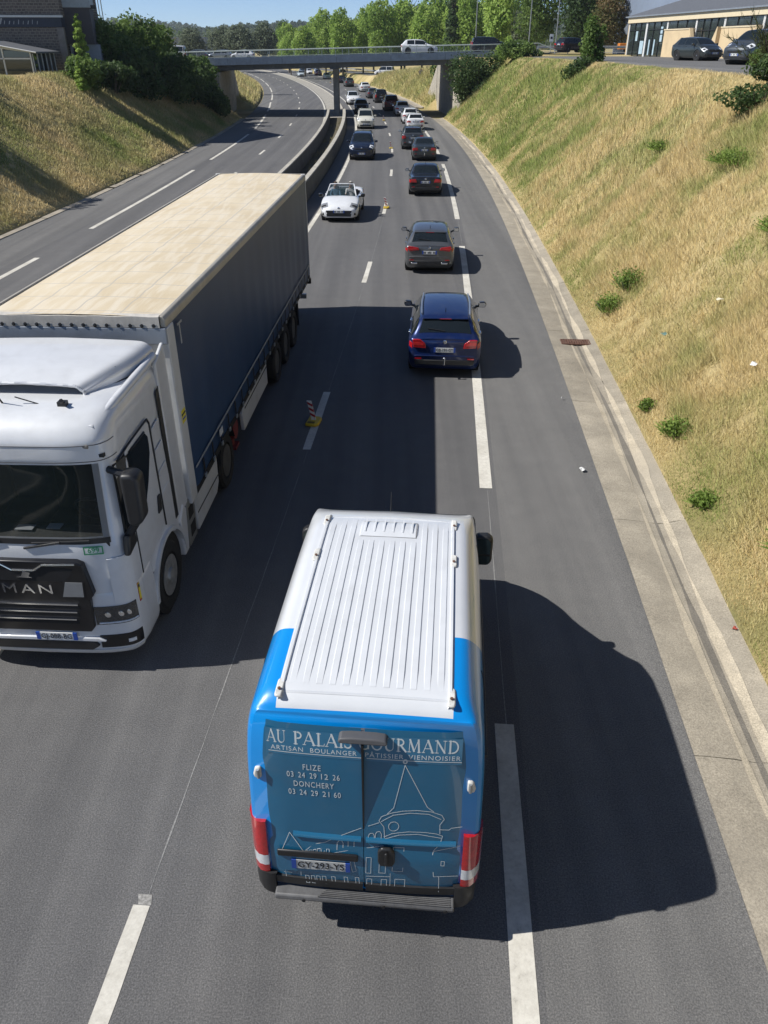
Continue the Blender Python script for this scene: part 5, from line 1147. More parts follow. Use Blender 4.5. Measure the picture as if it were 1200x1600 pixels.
for s_ in (-1, 1):
    P = []
    for y in np.linspace(TF-.32, TR+.06, 60):
        r = []
        for z in np.linspace(TB, TT-.16, 12):
            wv = .012*math.sin(y*7.3+.6*math.sin(y*1.1))*min(1, (TT-.16-z)/1.2)*min(1, (z-TB+.3)/.6)+.008*math.sin(y*2.1+z*1.3); r.append((s_*(TW-.01+wv), y, z))
        P.append(r)
    obj('curtain', MB().grid(np.array(P)), M_curt, trailer, smooth=60)
    obj('cant_rail', MB().prism([(0,0),(.085,0),(.09,.11),(.06,.155),(0,.165)], (s_*(TW-.085), TF, TT-.175), (s_,0,0), (0,0,1), (0,TR-TF,0)), M_cant, trailer, bev=.015)
    obj('front_post', MB().box(*sorted((s_*(TW-.12), s_*(TW+.006))), TF-.31, TF+.0, TB-.1, TT-.18), M_lw2, trailer, bev=.02)
    obj('rear_post', MB().box(*sorted((s_*(TW-.12), s_*(TW+.006))), TR, TR+.06, TB-.1, TT-.01), M_lw2, trailer, bev=.01)
    obj('hem_strap', MB().box(*sorted((s_*(TW+.016), s_*(TW+.024))), TR+.1, TF-.36, 1.455, 1.49), mat('pale_strap', (.32,.34,.35), .6, var=.15), trailer)
    obj('side_rail', MB().box(*sorted((s_*(TW-.1), s_*(TW-.002))), TR, TF-.02, 1.02, TB+.02), M_dark, trailer)
    for i in range(22):
        y = TF-.75-i*.575; b_ = obj('buckle', MB().box(*sorted((s_*(TW+.02), s_*(TW+.034))), y-.022, y+.022, 1.08, 1.43), M_black, trailer)
        obj('buckle_catch', MB().box(*sorted((s_*(TW+.025), s_*(TW+.05))), y-.03, y+.03, 1.10, 1.17), M_galv, b_)
    sg = obj('side_guard', MB().prism([(-6.55,.42),(-9.1,.42),(-9.1,.98),(-6.7,1.0),(-6.5,.8)], (s_*1.13, 0, 0), (0,1,0), (0,0,1), (s_*.08,0,0)), M_lw2, trailer, bev=.02)
    obj('guard_line', MB().box(*sorted((s_*1.212, s_*1.216)), -9.05, -6.7, .82, .85), M_dark, sg)
    for y_ in (-10.3, -11.6, -12.9):
        w_ = add_wheel(trailer, s_*1.08, y_, .5, .34, 'nine')
        for c_ in list(w_.children): bpy.data.objects.remove(c_)
        obj('rim', MB().lathe([(.28,.14),(.27,.02),(.16,.0),(.15,.1),(.1,.12)], (0,0,0), 'x', 24), mat('dark_rim', (.1,.1,.098), .6, metal=.3, var=.3), w_, smooth=40)  # darker rim colour than on the front wheels
        obj('mudguard', MB().grid(np.array([[(s_*x, y_+.58*math.cos(t), .5+.56*math.sin(t)) for x in (.9, 1.24)] for t in np.linspace(R(30), R(150), 9)])), M_black, trailer, smooth=60)
    obj('mud_flap', MB().box(*sorted((s_*.86, s_*1.24)), -13.8, -13.78, .3, .95), M_black, trailer)
    obj('buffer', MB().box(*sorted((s_*1.0, s_*1.3)), TR-.06, TR+.04, .86, 1.05), M_black, trailer, bev=.03)
obj('headboard', MB().box(-TW+.121, TW-.121, TF-.05, TF, TB, TT-.41), M_lw2, trailer)
obj('header_rail', MB().box(-TW+.0, TW-.0, TF-.06, TF+.034, TT-.40, TT-.175), mat('header_grey', (.28,.31,.35), .5, var=.12), trailer, bev=.012)
obj('tarpaulin_edge', MB().grid(np.array([[(x, TF+.032+.002*math.sin(x*9), z+.004*math.sin(x*13)) for x in np.linspace(-1.2, 1.2, 40)] for z in (TT-.17, TT-.1, TT-.02)]+[[(x, TF-.05, TT-.0) for x in np.linspace(-1.2, 1.2, 40)]])), mat('tarpaulin_hem', (.5,.47,.42), .6, var=.2, vscale=6), trailer, smooth=50)
for i in range(15):
    x = -1.12+i*.16; c_ = obj('tarpaulin_clip', MB().lathe([(.024,.0),(.026,.006),(.016,.01)], (x, TF+.034, TT-.14), 'y', 10), M_black, trailer)
    obj('clip_strap', MB().box(x-.035, x+.035, TF+.03, TF+.037, TT-.155, TT-.125), M_galv, c_)
obj('rear_doors', MB().box(-TW+.12, TW-.12, TR-.02, TR+.03, TB, TT-.06), M_lw2, trailer)
obj('rear_header', MB().box(-TW+.0, TW-.0, TR-.03, TR+.02, TT-.15, TT-.005), M_cant, trailer)
obj('trailer_floor', MB().box(-TW+.1, TW-.1, TR+.05, TF-.05, .98, 1.1), M_dark, trailer)
obj('chassis', MB().box(-.55,-.4,TR+.1,-3.5,.72,.98).box(.4,.55,TR+.1,-3.5,.72,.98).box(-1.0,1.0,-13.0,-9.8,.45,.55), M_dark, trailer)
for s_ in (-1, 1): obj('landing_leg', MB().tube((s_*.98,-6.25,.98), (s_*.98,-6.25,.25), .07, n=8).box(s_*.98-.13, s_*.98+.13, -6.4, -6.1, .2, .26), mat('red_oxide', (.2,.03,.03), .6, var=.2), trailer)
obj('spare_rack', MB().tube((-1.12,-6.2,.62), (1.12,-6.2,.62), .2, n=14), MATS['red_oxide'], trailer)
obj('underrun_bar', MB().box(-1.15, 1.15, TR+.05, TR+.16, .45, .58), M_galv, trailer)
yl = obj('hazard_sticker', MB().box(-TW-.0095, -TW-.0065, TF-.26, TF-.08, 2.32, 2.52), mat('sticker_yellow', (.7,.6,.03)), trailer); obj('sticker_band', MB().box(-TW-.011, -TW-.0096, TF-.26, TF-.08, 2.44, 2.47), M_ink, yl); obj('sticker_band', MB().box(-TW-.011, -TW-.0096, TF-.24, TF-.1, 2.37, 2.40), M_pblue, yl)
obj('tape_mark', MB().box(-TW-.03, -TW-.022, TF-.5, TF-.47, 3.4, 3.7).box(-TW-.03, -TW-.022, TF-.6, TF-.4, 3.68, 3.71), mat('reflective_tape', (.4,.4,.38), .5, var=.2), trailer)
tg = obj('tag_plate', MB().box(-TW-.04, -TW-.03, TF-2.0, TF-1.8, 1.3, 1.42), M_plate, trailer)
# ================================================================== WHITE CABRIOLET WITH ITS DRIVER
CAB = dict(L=4.48, W=1.81, H=1.0, body='cabriolet', cowl=.98, belt=.9, hood=.80, tail=.97, roofw=.86, rwb=.6, rwt=1.1, hd=-.05, cw=.95, antenna=False, zfplate=.5, grille=[(-.5,-.12),(.5,-.12),(.62,.13),(-.62,.13)], zgrille=.42, hl=(4.2, 6.3), rear=True, hlmat=mat('headlamp_smoked', (.25,.26,.27), .1, coat=1., var=.3, vscale=14), mirmat=P_black)
root, S, I = put('convertible_car', 'white convertible with its roof down driving beside the median wall', CAB, M_white, 37.7, -2.1, True, group=G2)
W_ = I['W']
# cabin tub, seats, windscreen
M_seat = mat('dark_leather', (.03,.03,.032), .6, var=.3)
obj('cabin', MB().box(-W_*.80, W_*.80, -1.35, .8, .32, .36).box(-W_*.82, -W_*.79, -1.35, .8, .36, .9).box(W_*.79, W_*.82, -1.35, .8, .36, .9).box(-W_*.8, W_*.8, -1.38, -1.35, .36, .92).box(-W_*.8, W_*.8, .62, .82, .36, .93), M_seat, root)
for sx_ in (-.37, .37):
    st_ = obj('seat', MB().box(sx_-.25, sx_+.25, -.45, .1, .36, .56).box(sx_-.24, sx_+.24, -.62, -.42, .5, 1.02), M_seat, root, bev=.05)
    obj('head_rest', MB().box(sx_-.13, sx_+.13, -.64, -.52, 1.03, 1.2), M_seat, st_, bev=.04)
    obj('seat', MB().box(sx_-.28, sx_+.28, -1.3, -1.12, .5, .98), M_seat, root, bev=.05)
A = [(-.70,.93,.985), (.70,.93,.985), (.56,.22,1.40), (-.56,.22,1.40)]
M_cglass = bpy.data.materials.new('clear_screen'); M_cglass.use_nodes = True; b = M_cglass.node_tree.nodes['Principled BSDF']
b.inputs['Base Color'].default_value = (.03,.05,.055,1); b.inputs['Roughness'].default_value = .03; b.inputs['Alpha'].default_value = .62
obj('windscreen', MB().grid(np.array([[(-.70+.14*t+(1.4-.28*t)*s, .93-.71*t+.05*math.sin(math.pi*s), .985+.415*t) for s in np.linspace(0, 1, 9)] for t in np.linspace(0, 1, 5)])), M_cglass, root, smooth=60)
obj('screen_frame', MB().path([(-.72,.92,.97),(-.57,.22,1.4),(-.3,.26,1.42),(0,.27,1.425),(.3,.26,1.42),(.57,.22,1.4),(.72,.92,.97)], .028, 8), M_white, root, smooth=60)
sw = MB()
for i in range(16):
    a, b_ = 2*math.pi*i/16, 2*math.pi*(i+1)/16; sw.tube((-.37+.18*math.cos(a), .42-.07*math.sin(a), .93+.165*math.sin(a)), (-.37+.18*math.cos(b_), .42-.07*math.sin(b_), .93+.165*math.sin(b_)), .016, n=6)
obj('steering_wheel', sw, M_black, root)
obj('wind_deflector', MB().box(-.5, .5, -.9, -.88, .95, 1.12), M_cglass, root)
# people: one skinned body each, hair and shirt follow it
def skin_person(loc, rz, label, shirt, hairc, arms):
    """seated figure; origin at the hips"""
    J = {'pel': (0,0,0), 'sp': (0,-.03,.22), 'ch': (0,-.04,.42), 'nk': (0,-.03,.56), 'hd0': (0,-.01,.64), 'hd1': (0,.0,.76),
         'sl': (-.18,-.04,.47), 'sr': (.18,-.04,.47), 'kl': (-.12,.42,.06), 'kr': (.12,.42,.06), 'fl': (-.12,.55,-.3), 'fr': (.12,.55,-.3), 'tl': (-.12,.68,-.33), 'tr': (.12,.68,-.33)}
    J.update(arms)
    E_ = [('pel','sp'),('sp','ch'),('ch','nk'),('nk','hd0'),('hd0','hd1'),('ch','sl'),('ch','sr'),('sl','el'),('el','wl'),('wl','hl'),('sr','er'),('er','wr'),('wr','hr'),('pel','kl'),('kl','fl'),('fl','tl'),('pel','kr'),('kr','fr'),('fr','tr')]
    rad = dict(pel=.15, sp=.135, ch=.15, nk=.055, hd0=.085, hd1=.095, sl=.07, sr=.07, el=.045, er=.045, wl=.032, wr=.032, hl=.035, hr=.035, kl=.07, kr=.07, fl=.05, fr=.05, tl=.04, tr=.04)
    ks = list(J); me = bpy.data.meshes.new('body'); me.from_pydata([J[k] for k in ks], [(ks.index(a), ks.index(b)) for a, b in E_], []); 
    o = bpy.data.objects.new('body', me); col.objects.link(o); m1 = o.modifiers.new('skin', 'SKIN'); m1.use_smooth_shade = True
    sv_ = me.skin_vertices[0].data
    for i, k in enumerate(ks): sv_[i].radius = (rad[k], rad[k]*(.75 if k in ('sp','ch','pel') else 1)); sv_[i].use_root = (k == 'pel')
    m2 = o.modifiers.new('sub', 'SUBSURF'); m2.levels = 2; m2.render_levels = 2
    bpy.context.view_layer.update(); dg_ = bpy.context.evaluated_depsgraph_get(); fm = bpy.data.meshes.new_from_object(o.evaluated_get(dg_)); bpy.data.objects.remove(o)
    fm.materials.clear(); skinm = mat('skin', (.45,.26,.18), .5, var=.08); trou = mat('trousers', (.03,.035,.05), .9, var=.2)
    for m_ in (skinm, shirt, trou): fm.materials.append(m_)
    for p in fm.polygons:
        c = p.center; p.material_index = 2 if (c.z < .05 and c.y > -.3) else 1 if (c.z < .535 and math.hypot(c.x-0, c.y) < .46 and c.y < .2) else 0
    root_ = empty('person', loc, rz); tag(root_, label, 'person'); bo = link('body', fm, root_)
    # face and hair
    hm = bpy.data.meshes.new('hair'); bm = bmesh.new(); bmesh.ops.create_uvsphere(bm, u_segments=16, v_segments=10, radius=.115)
    for v in bm.verts: v.co = Vector((v.co.x*.92, v.co.y*1.05-.02, v.co.z*1.05+.745)); 
    bmesh.ops.delete(bm, geom=[v for v in bm.verts if v.co.y > .055 and v.co.z < .80 or v.co.z < .66], context='VERTS'); bm.to_mesh(hm); bm.free(); hm.materials.append(hairc); hm.shade_smooth(); link('hair', hm, root_)
    obj('nose', MB().add([(-.016,.088,.69),(.016,.088,.69),(0,.118,.692),(0,.092,.735)], [(0,1,2),(0,2,3),(1,3,2),(0,3,1)]), skinm, root_, smooth=80)
    for sx_ in (-.035, .035): obj('eye', MB().lathe([(.012,0),(.008,.006)], (sx_, .083, .745), 'y', 8), M_dark, root_)
    obj('mouth', MB().box(-.026, .026, .082, .09, .655, .665), mat('lips', (.3,.1,.08), .5, var=.1), root_)
    return root_
h = RH(40); Rz = -h+math.pi; mtx = Matrix.Rotation(Rz, 4, 'Z'); base = root.location
def inside(p): v = mtx @ Vector(p); return (base[0]+v.x, base[1]+v.y, v.z)
white_sh = mat('shirt_white', (.68,.68,.67), .9, var=.06); blue_sh = mat('shirt_blue', (.1,.2,.3), .9, var=.1)
hand = dict(sl=(-.18,-.04,.47), el=(-.24,.16,.28), wl=(-.15,.40,.36), hl=(-.13,.48,.38), sr=(.18,-.04,.47), er=(.24,.16,.28), wr=(.15,.40,.36), hr=(.13,.48,.38))
skin_person(inside((-.37, -.22, .62)), Rz, 'driver in a white shirt holding the wheel of the white convertible', white_sh, mat('hair_grey', (.35,.33,.3), .8, var=.3), hand)
rest = dict(el=(-.24,.1,.26), wl=(-.12,.30,.16), hl=(-.08,.38,.14), er=(.24,.1,.26), wr=(.12,.30,.16), hr=(.08,.38,.14))
skin_person(inside((.37, -.22, .6)), Rz, 'passenger in a blue top beside the white convertible\'s driver', blue_sh, mat('hair_brown', (.06,.035,.02), .8, var=.3), rest)
# ================================================================== STREET FURNITURE AND BUILDINGS
M_yel = mat('delineator_yellow', (.62,.42,.02), .5, var=.15, vscale=9); M_dred = mat('delineator_red', (.38,.02,.03), .45, var=.15); M_dwht = mat('delineator_white', (.7,.69,.66), .45, var=.1)
for i, (x, y, lb) in enumerate([(-1.53, 15.35, 'red and white striped delineator on yellow base in the lorry\'s shadow'), (.12, 41.6, 'striped delineator with yellow base level with the white convertible'), (.58, 68.8, 'striped delineator with yellow base between the navy and the grey sport utility cars'), (.0, 97.0, 'striped delineator with yellow base close to the bridge shadow'), (-12.5, 206, 'tiny striped delineator far beyond the bridge')]):
    h_ = RH(y); e = tag(empty('lane_delineator', (x, y, .004), -h_+R(-6+4*i)), lb, 'delineator', 'delineators along the lane line')
    obj('base', MB().prism([(-.14,-.23),(.09,-.23),(.15,-.14),(.15,.14),(.09,.21),(-.14,.21)], (0,0,0), (1,0,0), (0,1,0), (0,0,.07)), M_yel, e, bev=.025)
    obj('base_mark', MB().box(-.1, .06, -.2, -.1, .0705, .073), mat('worn_black_print', (.16,.12,.02), .7, var=.4, vscale=30), e)
    for k in range(7):
        z0 = .07+k*.062; lean = -.2; a = .05
        o_ = lambda z: lean*(z-.07)
        sl_ = .05
        obj('stripe', MB().add([(o_(z)+sx_*a, dy, z+(sl_ if sx_ < 0 and 0 < k+kk < 7 else 0)) for dy in (-.02, .02) for kk, z in ((0, z0), (1, z0+.062)) for sx_ in (-1, 1)], [(0,1,3,2), (4,6,7,5), (0,2,6,4), (1,5,7,3), (2,3,7,6), (0,4,5,1)]), M_dred if k % 2 else M_dwht, e)
# lamp columns
M_col = mat('lamp_column_grey', (.3,.31,.3), .5, metal=.4, var=.12)
def lamp_post(x, y, z, h, lb, arm=1.6, r=.085):
    e = tag(empty('street_lamp', (x, y, z)), lb, 'street lamp', 'tall lighting columns')
    obj('column', MB().tube((0,0,-.3), (0,0,h), r, r*.55, 10), M_col, e, smooth=60); obj('arm', MB().path([(0,0,h-.1),(-arm*.4,0,h+.35),(-arm,0,h+.5)], .04, 6), M_col, e); obj('lamp_head', MB().box(-arm-.55, -arm+.05, -.13, .13, h+.45, h+.58), M_col, e, bev=.04)
lamp_post(12.4, 122, 6.1, 10, 'tall grey lighting column beside the dark conifer'); lamp_post(19.3, 120, 6.4, 10, 'tall grey lighting column left of the black car leaving by the road'); lamp_post(22.9, 120, 6.4, 10, 'tall grey lighting column just above the railing end')
lamp_post(-28.6, 92, 5.2, 10, 'thin grey pole on the left rising above the bushes, left of the pair', r=.06); lamp_post(-28.0, 91, 5.2, 10, 'thin grey pole on the left rising above the bushes, right of the pair', r=.06)
# signs
def sign(name, label, x, y, z, h, poly, m, border=None, rz=0, sym=None):
    e = tag(empty(name, (x, y, z), rz), label, 'sign')
    obj('post', MB().tube((0,.04,-.3), (0,.04,h), .035, n=8), M_galv, e)
    p = obj('panel', MB().prism(poly, (0, 0, h), (1,0,0), (0,0,1), (0,.025,0)), m, e)
    if border: obj('border', MB().prism([(u*1.12, v*1.12) for u, v in poly], (0, .026, h), (1,0,0), (0,0,1), (0,.01,0)), border, p)
    if sym: obj('symbol', sym, M_ink, p)
    return e
x_, y_, _ = RP(146, 10.4)
sg = sign('round_sign', 'round grey and red sign on the grass slope beyond the bridge', x_, y_, 2.0, 1.5, arc(0,0,.42,.42,0,345,23), mat('sign_grey', (.3,.29,.28), .6, var=.2), mat('sign_red', (.22,.05,.045), .5, var=.2), sym=MB().prism([(-.05,-.25),(.04,-.27),(.10,.0),(.24,.1),(.18,.18),(.02,.1),(-.12,.26),(-.2,.2),(-.06,.04)], (0,-.004,1.5), (1,0,0), (0,0,1), (0,.003,0)))
sign('direction_sign', 'white arrow shaped direction sign beside the cream building', 32.2, 118, 6.5, 2.6, [(-.9,0),(-.55,-.55),(1.1,-.55),(1.1,.55),(-.55,.55)], mat('sign_white', (.62,.64,.64), .5, var=.06), M_galv, sym=MB().box(-.4,.9,-.006,-.003,2.62,2.72).box(-.3,.8,-.006,-.003,2.4,2.48))
sign('information_sign', 'small white sign post near the railing end', 19.4, 104.5, 6.5, 1.5, [(-.2,-.35),(.2,-.35),(.2,.35),(-.2,.35)], MATS['sign_white'], M_galv, sym=MB().box(-.12,.12,-.006,-.003,1.4,1.62))
e = tag(empty('works_trailer', (32.8, 121, 6.4)), 'orange works trailer below the white direction sign', 'trailer')
obj('box', MB().box(-1.2,1.2,-.6,.6,.45,1.15), mat('works_orange', (.62,.2,.02), .5, var=.15), e, bev=.04); obj('drawbar', MB().tube((1.2,0,.5),(2.0,0,.45),.04), M_black, e)
for s_ in (-1, 1): obj('wheel', MB().lathe([(.3,-.08),(.32,0),(.3,.08)], (0,s_*.62,.32), 'y', 16), M_rubber, e)
# guard rail along the road right of the bridge
def guard(pts, lb):
    e = tag(empty('guard_rail', pts[0]), lb, 'guard rail'); o0 = Vector(pts[0])
    for a, b in zip(pts[:-1], pts[1:]):
        a, b = Vector(a)-o0, Vector(b)-o0; n_ = (b-a).normalized().cross(Vector((0,0,1))); mb = MB()
        prof = [(.0,.45),(.05,.5),(.0,.56),(.0,.62),(.05,.68),(.0,.74)]
        mb.grid(np.array([[tuple(p+n_*u+Vector((0,0,v))) for u, v in prof] for p in (a, b)])); obj('beam', mb, M_galv, e)
        obj('post', MB().box(a.x-.05, a.x+.05, a.y-.03, a.y+.03, a.z-.2, a.z+.72), M_galv, e)
guard([(19.9+i*4, 116.5, 6.5) for i in range(9)], 'galvanised guard rail along the far side of the road by the cream building')
guard([RP(y, np.interp(y, [140, 206, 330], [19.8, 16.8, 14.8]), float(np.interp(y, *_HR))) for y in np.arange(150, 320, 8.)], 'galvanised guard rail behind the slip road beyond the bridge')
# ---- cream showroom on the right
M_cream = mat('cream_render', (.62,.48,.29), .85, var=.08, vscale=1.2, dirt=((.35,.28,.18), .8, .35), bump=.2)
M_fascia = mat('cream_fascia', (.66,.56,.38), .7, var=.06); M_slate = mat('slate_roof', (.12,.125,.135), .6, var=.25, vscale=5, bump=.5, bscale=20); M_wfr = mat('white_frame', (.68,.68,.66), .5, var=.05)
M_shop = mat('shop_glass', (.03,.038,.036), .04, spec=.9, var=.3, vscale=1.5); M_poster = mat('pale_poster', (.4,.52,.58), .6, var=.2)
ang = math.atan2(-28, 3.8); bd = tag(empty('showroom', (27.0, 100.0, 6.15), ang), 'cream rendered single storey building with large windows and slate roof', 'building')
LB = 52.
obj('wall', MB().box(.0, LB, .3, 18, -.2, 3.15), M_cream, bd); obj('wall', MB().box(-.15, -.01, .0, 18, -.2, 3.64), M_cream, bd)
obj('fascia', MB().box(-.16, LB, -.12, .28, 3.16, 3.66), M_fascia, bd)
rf = obj('roof', MB().prism([(-.2,3.67),(-.2,3.78),(9,6.2),(18.4,3.78),(18.4,3.67)], (-.6, 0, 0), (0,1,0), (0,0,1), (LB+.6,0,0)), M_slate, bd); obj('gutter', MB().box(-.6, LB, -.3, -.2, 3.67, 3.79), mat('zinc', (.4,.42,.44), .4, metal=.6, var=.1), rf)
def bay_glass(x0, x1, z0, z1, nx, mid=None):
    g_ = obj('window', MB().box(x0, x1, .1, .14, z0, z1), M_shop, bd)
    for i in range(nx+1):
        x = x0+(x1-x0)*i/nx; wd = .09 if i in (0, nx) else .035; obj('mullion', MB().box(x-wd, x+wd, .02, .099, z0, z1), M_wfr if i in (0, nx) else M_black, g_)
    for z in ([z0, z1-.06]+([mid] if mid else [])): obj('transom', MB().box(x0, x1, .03, .098, z, z+.06), M_black, g_)
    return g_
g1 = bay_glass(.1, 4.5, 0, 3.15, 3, 2.45); g2 = bay_glass(4.7, 9.4, 0, 3.15, 3, 2.45)
for x, z, w_, h_, g_ in ((1.9,1.5,.5,.9,g1), (7.9,1.4,.5,.6,g2), (7.9,2.1,.5,.6,g2), (3.2,.3,.9,1.2,g1), (5.4,.2,.3,1.4,g2), (6.6,.2,.3,1.4,g2)): obj('poster', MB().box(x, x+w_, .085, .095, z, z+h_), M_poster, g_)
def low_wall(x0, x1, z1=2.35):
    obj('wall_panel', MB().box(x0, x1, -.25, .29, -.2, z1), M_cream, bd, bev=.02); obj('coping', MB().box(x0-.05, x1+.05, -.3, .02, z1, z1+.1), M_fascia, bd); bay_glass(x0, x1, z1+.12, 3.15, 3)
low_wall(9.5, 15.4); bay_glass(15.5, 20.6, 0, 3.15, 4, 2.2); low_wall(20.7, 26.8); bay_glass(26.9, 32, 0, 3.15, 4, 2.2); low_wall(32.1, 38.2); bay_glass(38.3, 44, 0, 3.15, 4, 2.2)
for x0, sg_ in ((15.4, 1), (20.7, -1), (26.8, 1), (32.1, -1)): obj('buttress', MB().prism([(0,-.2),(sg_*1.7,-.2),(sg_*.1,2.45),(0,2.45)], (x0, -.6, 0), (1,0,0), (0,0,1), (0,.34,0)), M_cream, bd)
# ---- blue grey hall behind it
M_hall = mat('hall_cladding', (.24,.29,.38), .5, metal=.2, var=.08, vscale=.5)
hb = tag(empty('warehouse', (40, 128, 5.9), ang+R(90)), 'blue grey clad warehouse rising behind the slate roof', 'building')
obj('wall', MB().box(-2, 40, -14, 14, -.2, 8.6), M_hall, hb)
for i in range(5): obj('cladding_band', MB().box(-2.05, 40.05, -14.06, -14.01, 5.3+i*.65, 5.55+i*.65), mat('hall_dark_band', (.1,.12,.16), .5, var=.1), hb)
for i in range(5): obj('downpipe', MB().box(1+i*9, 1.3+i*9, -14.2, -14.06, 0, 8.6), M_wfr, hb)
obj('roof', MB().prism([(-14.3,8.61),(14.3,8.61),(14.3,8.8),(0,9.8),(-14.3,8.8)], (-2.2, 0, 0), (0,1,0), (0,0,1), (42.4,0,0)), M_slate, hb)
# ---- stone house with lean-to on the left
def stone():
    m, n, b, L = nodemat('rubble_stone'); tc = n.nodes.new('ShaderNodeTexCoord'); co = tc.outputs['Object']
    mp = n.nodes.new('ShaderNodeMapping'); mp.inputs['Rotation'].default_value = (R(90), 0, 0); L(co, mp.inputs['Vector'])
    br_ = n.nodes.new('ShaderNodeTexBrick'); br_.inputs['Scale'].default_value = 1; br_.inputs['Brick Width'].default_value = .34; br_.inputs['Row Height'].default_value = .19; br_.inputs['Mortar Size'].default_value = .03
    br_.inputs['Color1'].default_value = (.19,.16,.135,1); br_.inputs['Color2'].default_value = (.115,.1,.09,1); br_.inputs['Mortar'].default_value = (.27,.235,.2,1)
    d = noise(n, L, mp.outputs[0], 2.5, 5, .6); v = n.nodes.new('ShaderNodeVectorMath'); v.operation = 'MULTIPLY_ADD'; L(d.outputs['Color'], v.inputs[0]); v.inputs[1].default_value = (.16,.16,.16); L(mp.outputs[0], v.inputs[2]); L(v.outputs[0], br_.inputs['Vector'])
    L(br_.outputs['Color'], b.inputs['Base Color']); b.inputs['Roughness'].default_value = .9
    bp = n.nodes.new('ShaderNodeBump'); bp.inputs['Strength'].default_value = 1; bp.inputs['Distance'].default_value = .05; bp.invert = True; L(br_.outputs['Fac'], bp.inputs['Height']); L(bp.outputs[0], b.inputs['Normal']); return m
M_stone = stone(); M_rend = mat('grey_render', (.3,.33,.38), .85, var=.1, dirt=((.2,.2,.2), .6, .3)); M_dkp = mat('dark_cladding', (.075,.068,.072), .7, var=.15, vscale=2)
lh = tag(empty('stone_house', (-25.6, 72, 5.2), R(4)), 'brown stone house with a pale gutter and a lettered fascia', 'building')
obj('wall', MB().box(-16, 0, 0, 12, -.4, 3.2), M_stone, lh); obj('wall', MB().box(-16, .15, -.02, 12, 3.95, 8), M_stone, lh); obj('quoin', MB().box(-.35, .18, -.06, .3, -.4, 3.2), mat('pale_stone', (.24,.21,.19), .85, var=.2, vscale=3), lh)
fs = obj('fascia', MB().box(-16, .12, -.1, 12, 3.22, 3.9), mat('fascia_navy', (.04,.05,.075), .6, var=.15), lh); obj('gutter', MB().box(-16.2, .3, -.25, -.05, 3.86, 4.0), M_wfr, lh)
for i, (w_, h_) in enumerate([(.18,.34),(.12,.22),(.3,.4),(.12,.24),(.16,.22),(.12,.22),(.14,.3),(.12,.22),(.16,.24),(.1,.3),(.12,.22)]):
    obj('sign_letter', MB().prism([(0,0),(w_*.4,0),(w_,h_),(w_*.6,h_)], (-5.4+i*.36, -.104, 3.4), (1,0,0), (0,0,1), (0,-.02,0)), mat('sign_lettering', (.42,.43,.44), .6, var=.15), fs)
obj('roof', MB().prism([(-.5,8),(6,11.5),(12.5,8)], (-16.3, 0, 0), (0,1,0), (0,0,1), (16.7,0,0)), M_slate, lh)
ah = tag(empty('rendered_annexe', (-25.6, 73.2, 5.2), R(14)), 'dark clad annexe over a grey rendered ground floor beside the stone house', 'building')
obj('wall', MB().box(0, 2.3, 0, 4, -.4, 2.05), M_rend, ah); obj('door', MB().box(.25, .95, -.04, .01, .0, 1.75), M_dark, ah); obj('upper_wall', MB().box(-.3, 2.0, -.25, 4, 2.06, 4.55), M_dkp, ah); obj('parapet', MB().box(-.35, 2.1, -.35, 4, 4.56, 5.3), mat('pale_panel', (.36,.4,.42), .6, var=.12), ah); obj('upper_wall', MB().box(-.3, 1.9, -.2, 4, 5.31, 7.4), M_dkp, ah); obj('bracket_sign', MB().box(2.01, 2.5, .1, .2, 4.5, 4.75), M_black, ah)
lt = tag(empty('conservatory', (-25.9, 65.6, 5.15), R(4)), 'lean-to conservatory with white frames and a slate roof below the stone house', 'conservatory')
obj('wall', MB().box(-7.6, -4.1, 0, 5.6, -.3, 2.0), M_rend, lt); rfm = MB().prism([(-8.,2.22),(-3.6,2.32),(.45,1.62),(.45,1.5),(-3.6,2.18),(-8.,2.06)], (0,-.25,0), (1,0,0), (0,0,1), (0,5.9,0)); obj('roof', rfm, M_slate, lt)
obj('roof_edge', MB().path([(-8.,-.27,2.14),(-3.6,-.27,2.25),(.45,-.27,1.56)], .05, 6), M_wfr, lt)
for x0, x1, z0, z1 in ((-3.9,-2.1,1.25,1.95), (-1.95,-.15,1.25,1.7), (-3.9,-2.1,.0,1.1), (-1.95,-.15,.0,1.1)): obj('window', MB().box(x0, x1, -.0, .05, z0, z1), M_shop, lt)
for a in [((-4.05,-.03,-.2),(-4.05,-.03,2.05)), ((-2.02,-.03,-.2),(-2.02,-.03,1.9)), ((-.05,-.03,-.2),(-.05,-.03,1.6)), ((-4.05,-.03,1.18),(-.05,-.03,1.18)), ((-4.05,-.03,-.1),(-.05,-.03,-.1)), ((-4.05,-.03,2.08),(-.05,-.03,1.62))]: obj('frame', MB().tube(a[0], a[1], .07, n=4), M_wfr, lt)
obj('glazed_side', MB().box(-.02, .03, .1, 5.4, -.1, 1.5), M_shop, lt)
for i in range(6): obj('frame', MB().box(.03, .08, .1+i*1.05, .2+i*1.05, -.2, 1.5), M_wfr, lt)
# ---- far lattice hall
fh = tag(empty('greenhouse', (-75, 330, 4)), 'distant grey lattice walled hall among the trees', 'building')
obj('wall', MB().box(-9.5, 9.5, 0, 20, -1, 6.4), mat('lattice_grey', (.25,.27,.29), .7, var=.15), fh)
for i in range(15): obj('lattice_post', MB().box(-9.5+i*1.35, -9.4+i*1.35, -.12, -.02, -1, 6.5), mat('lattice_dark', (.16,.175,.19), .7, var=.1), fh)
for i in range(4): obj('lattice_rail', MB().box(-9.5, 9.5, -.18, -.13, .8+i*1.7, 1.0+i*1.7), MATS['lattice_dark'], fh)
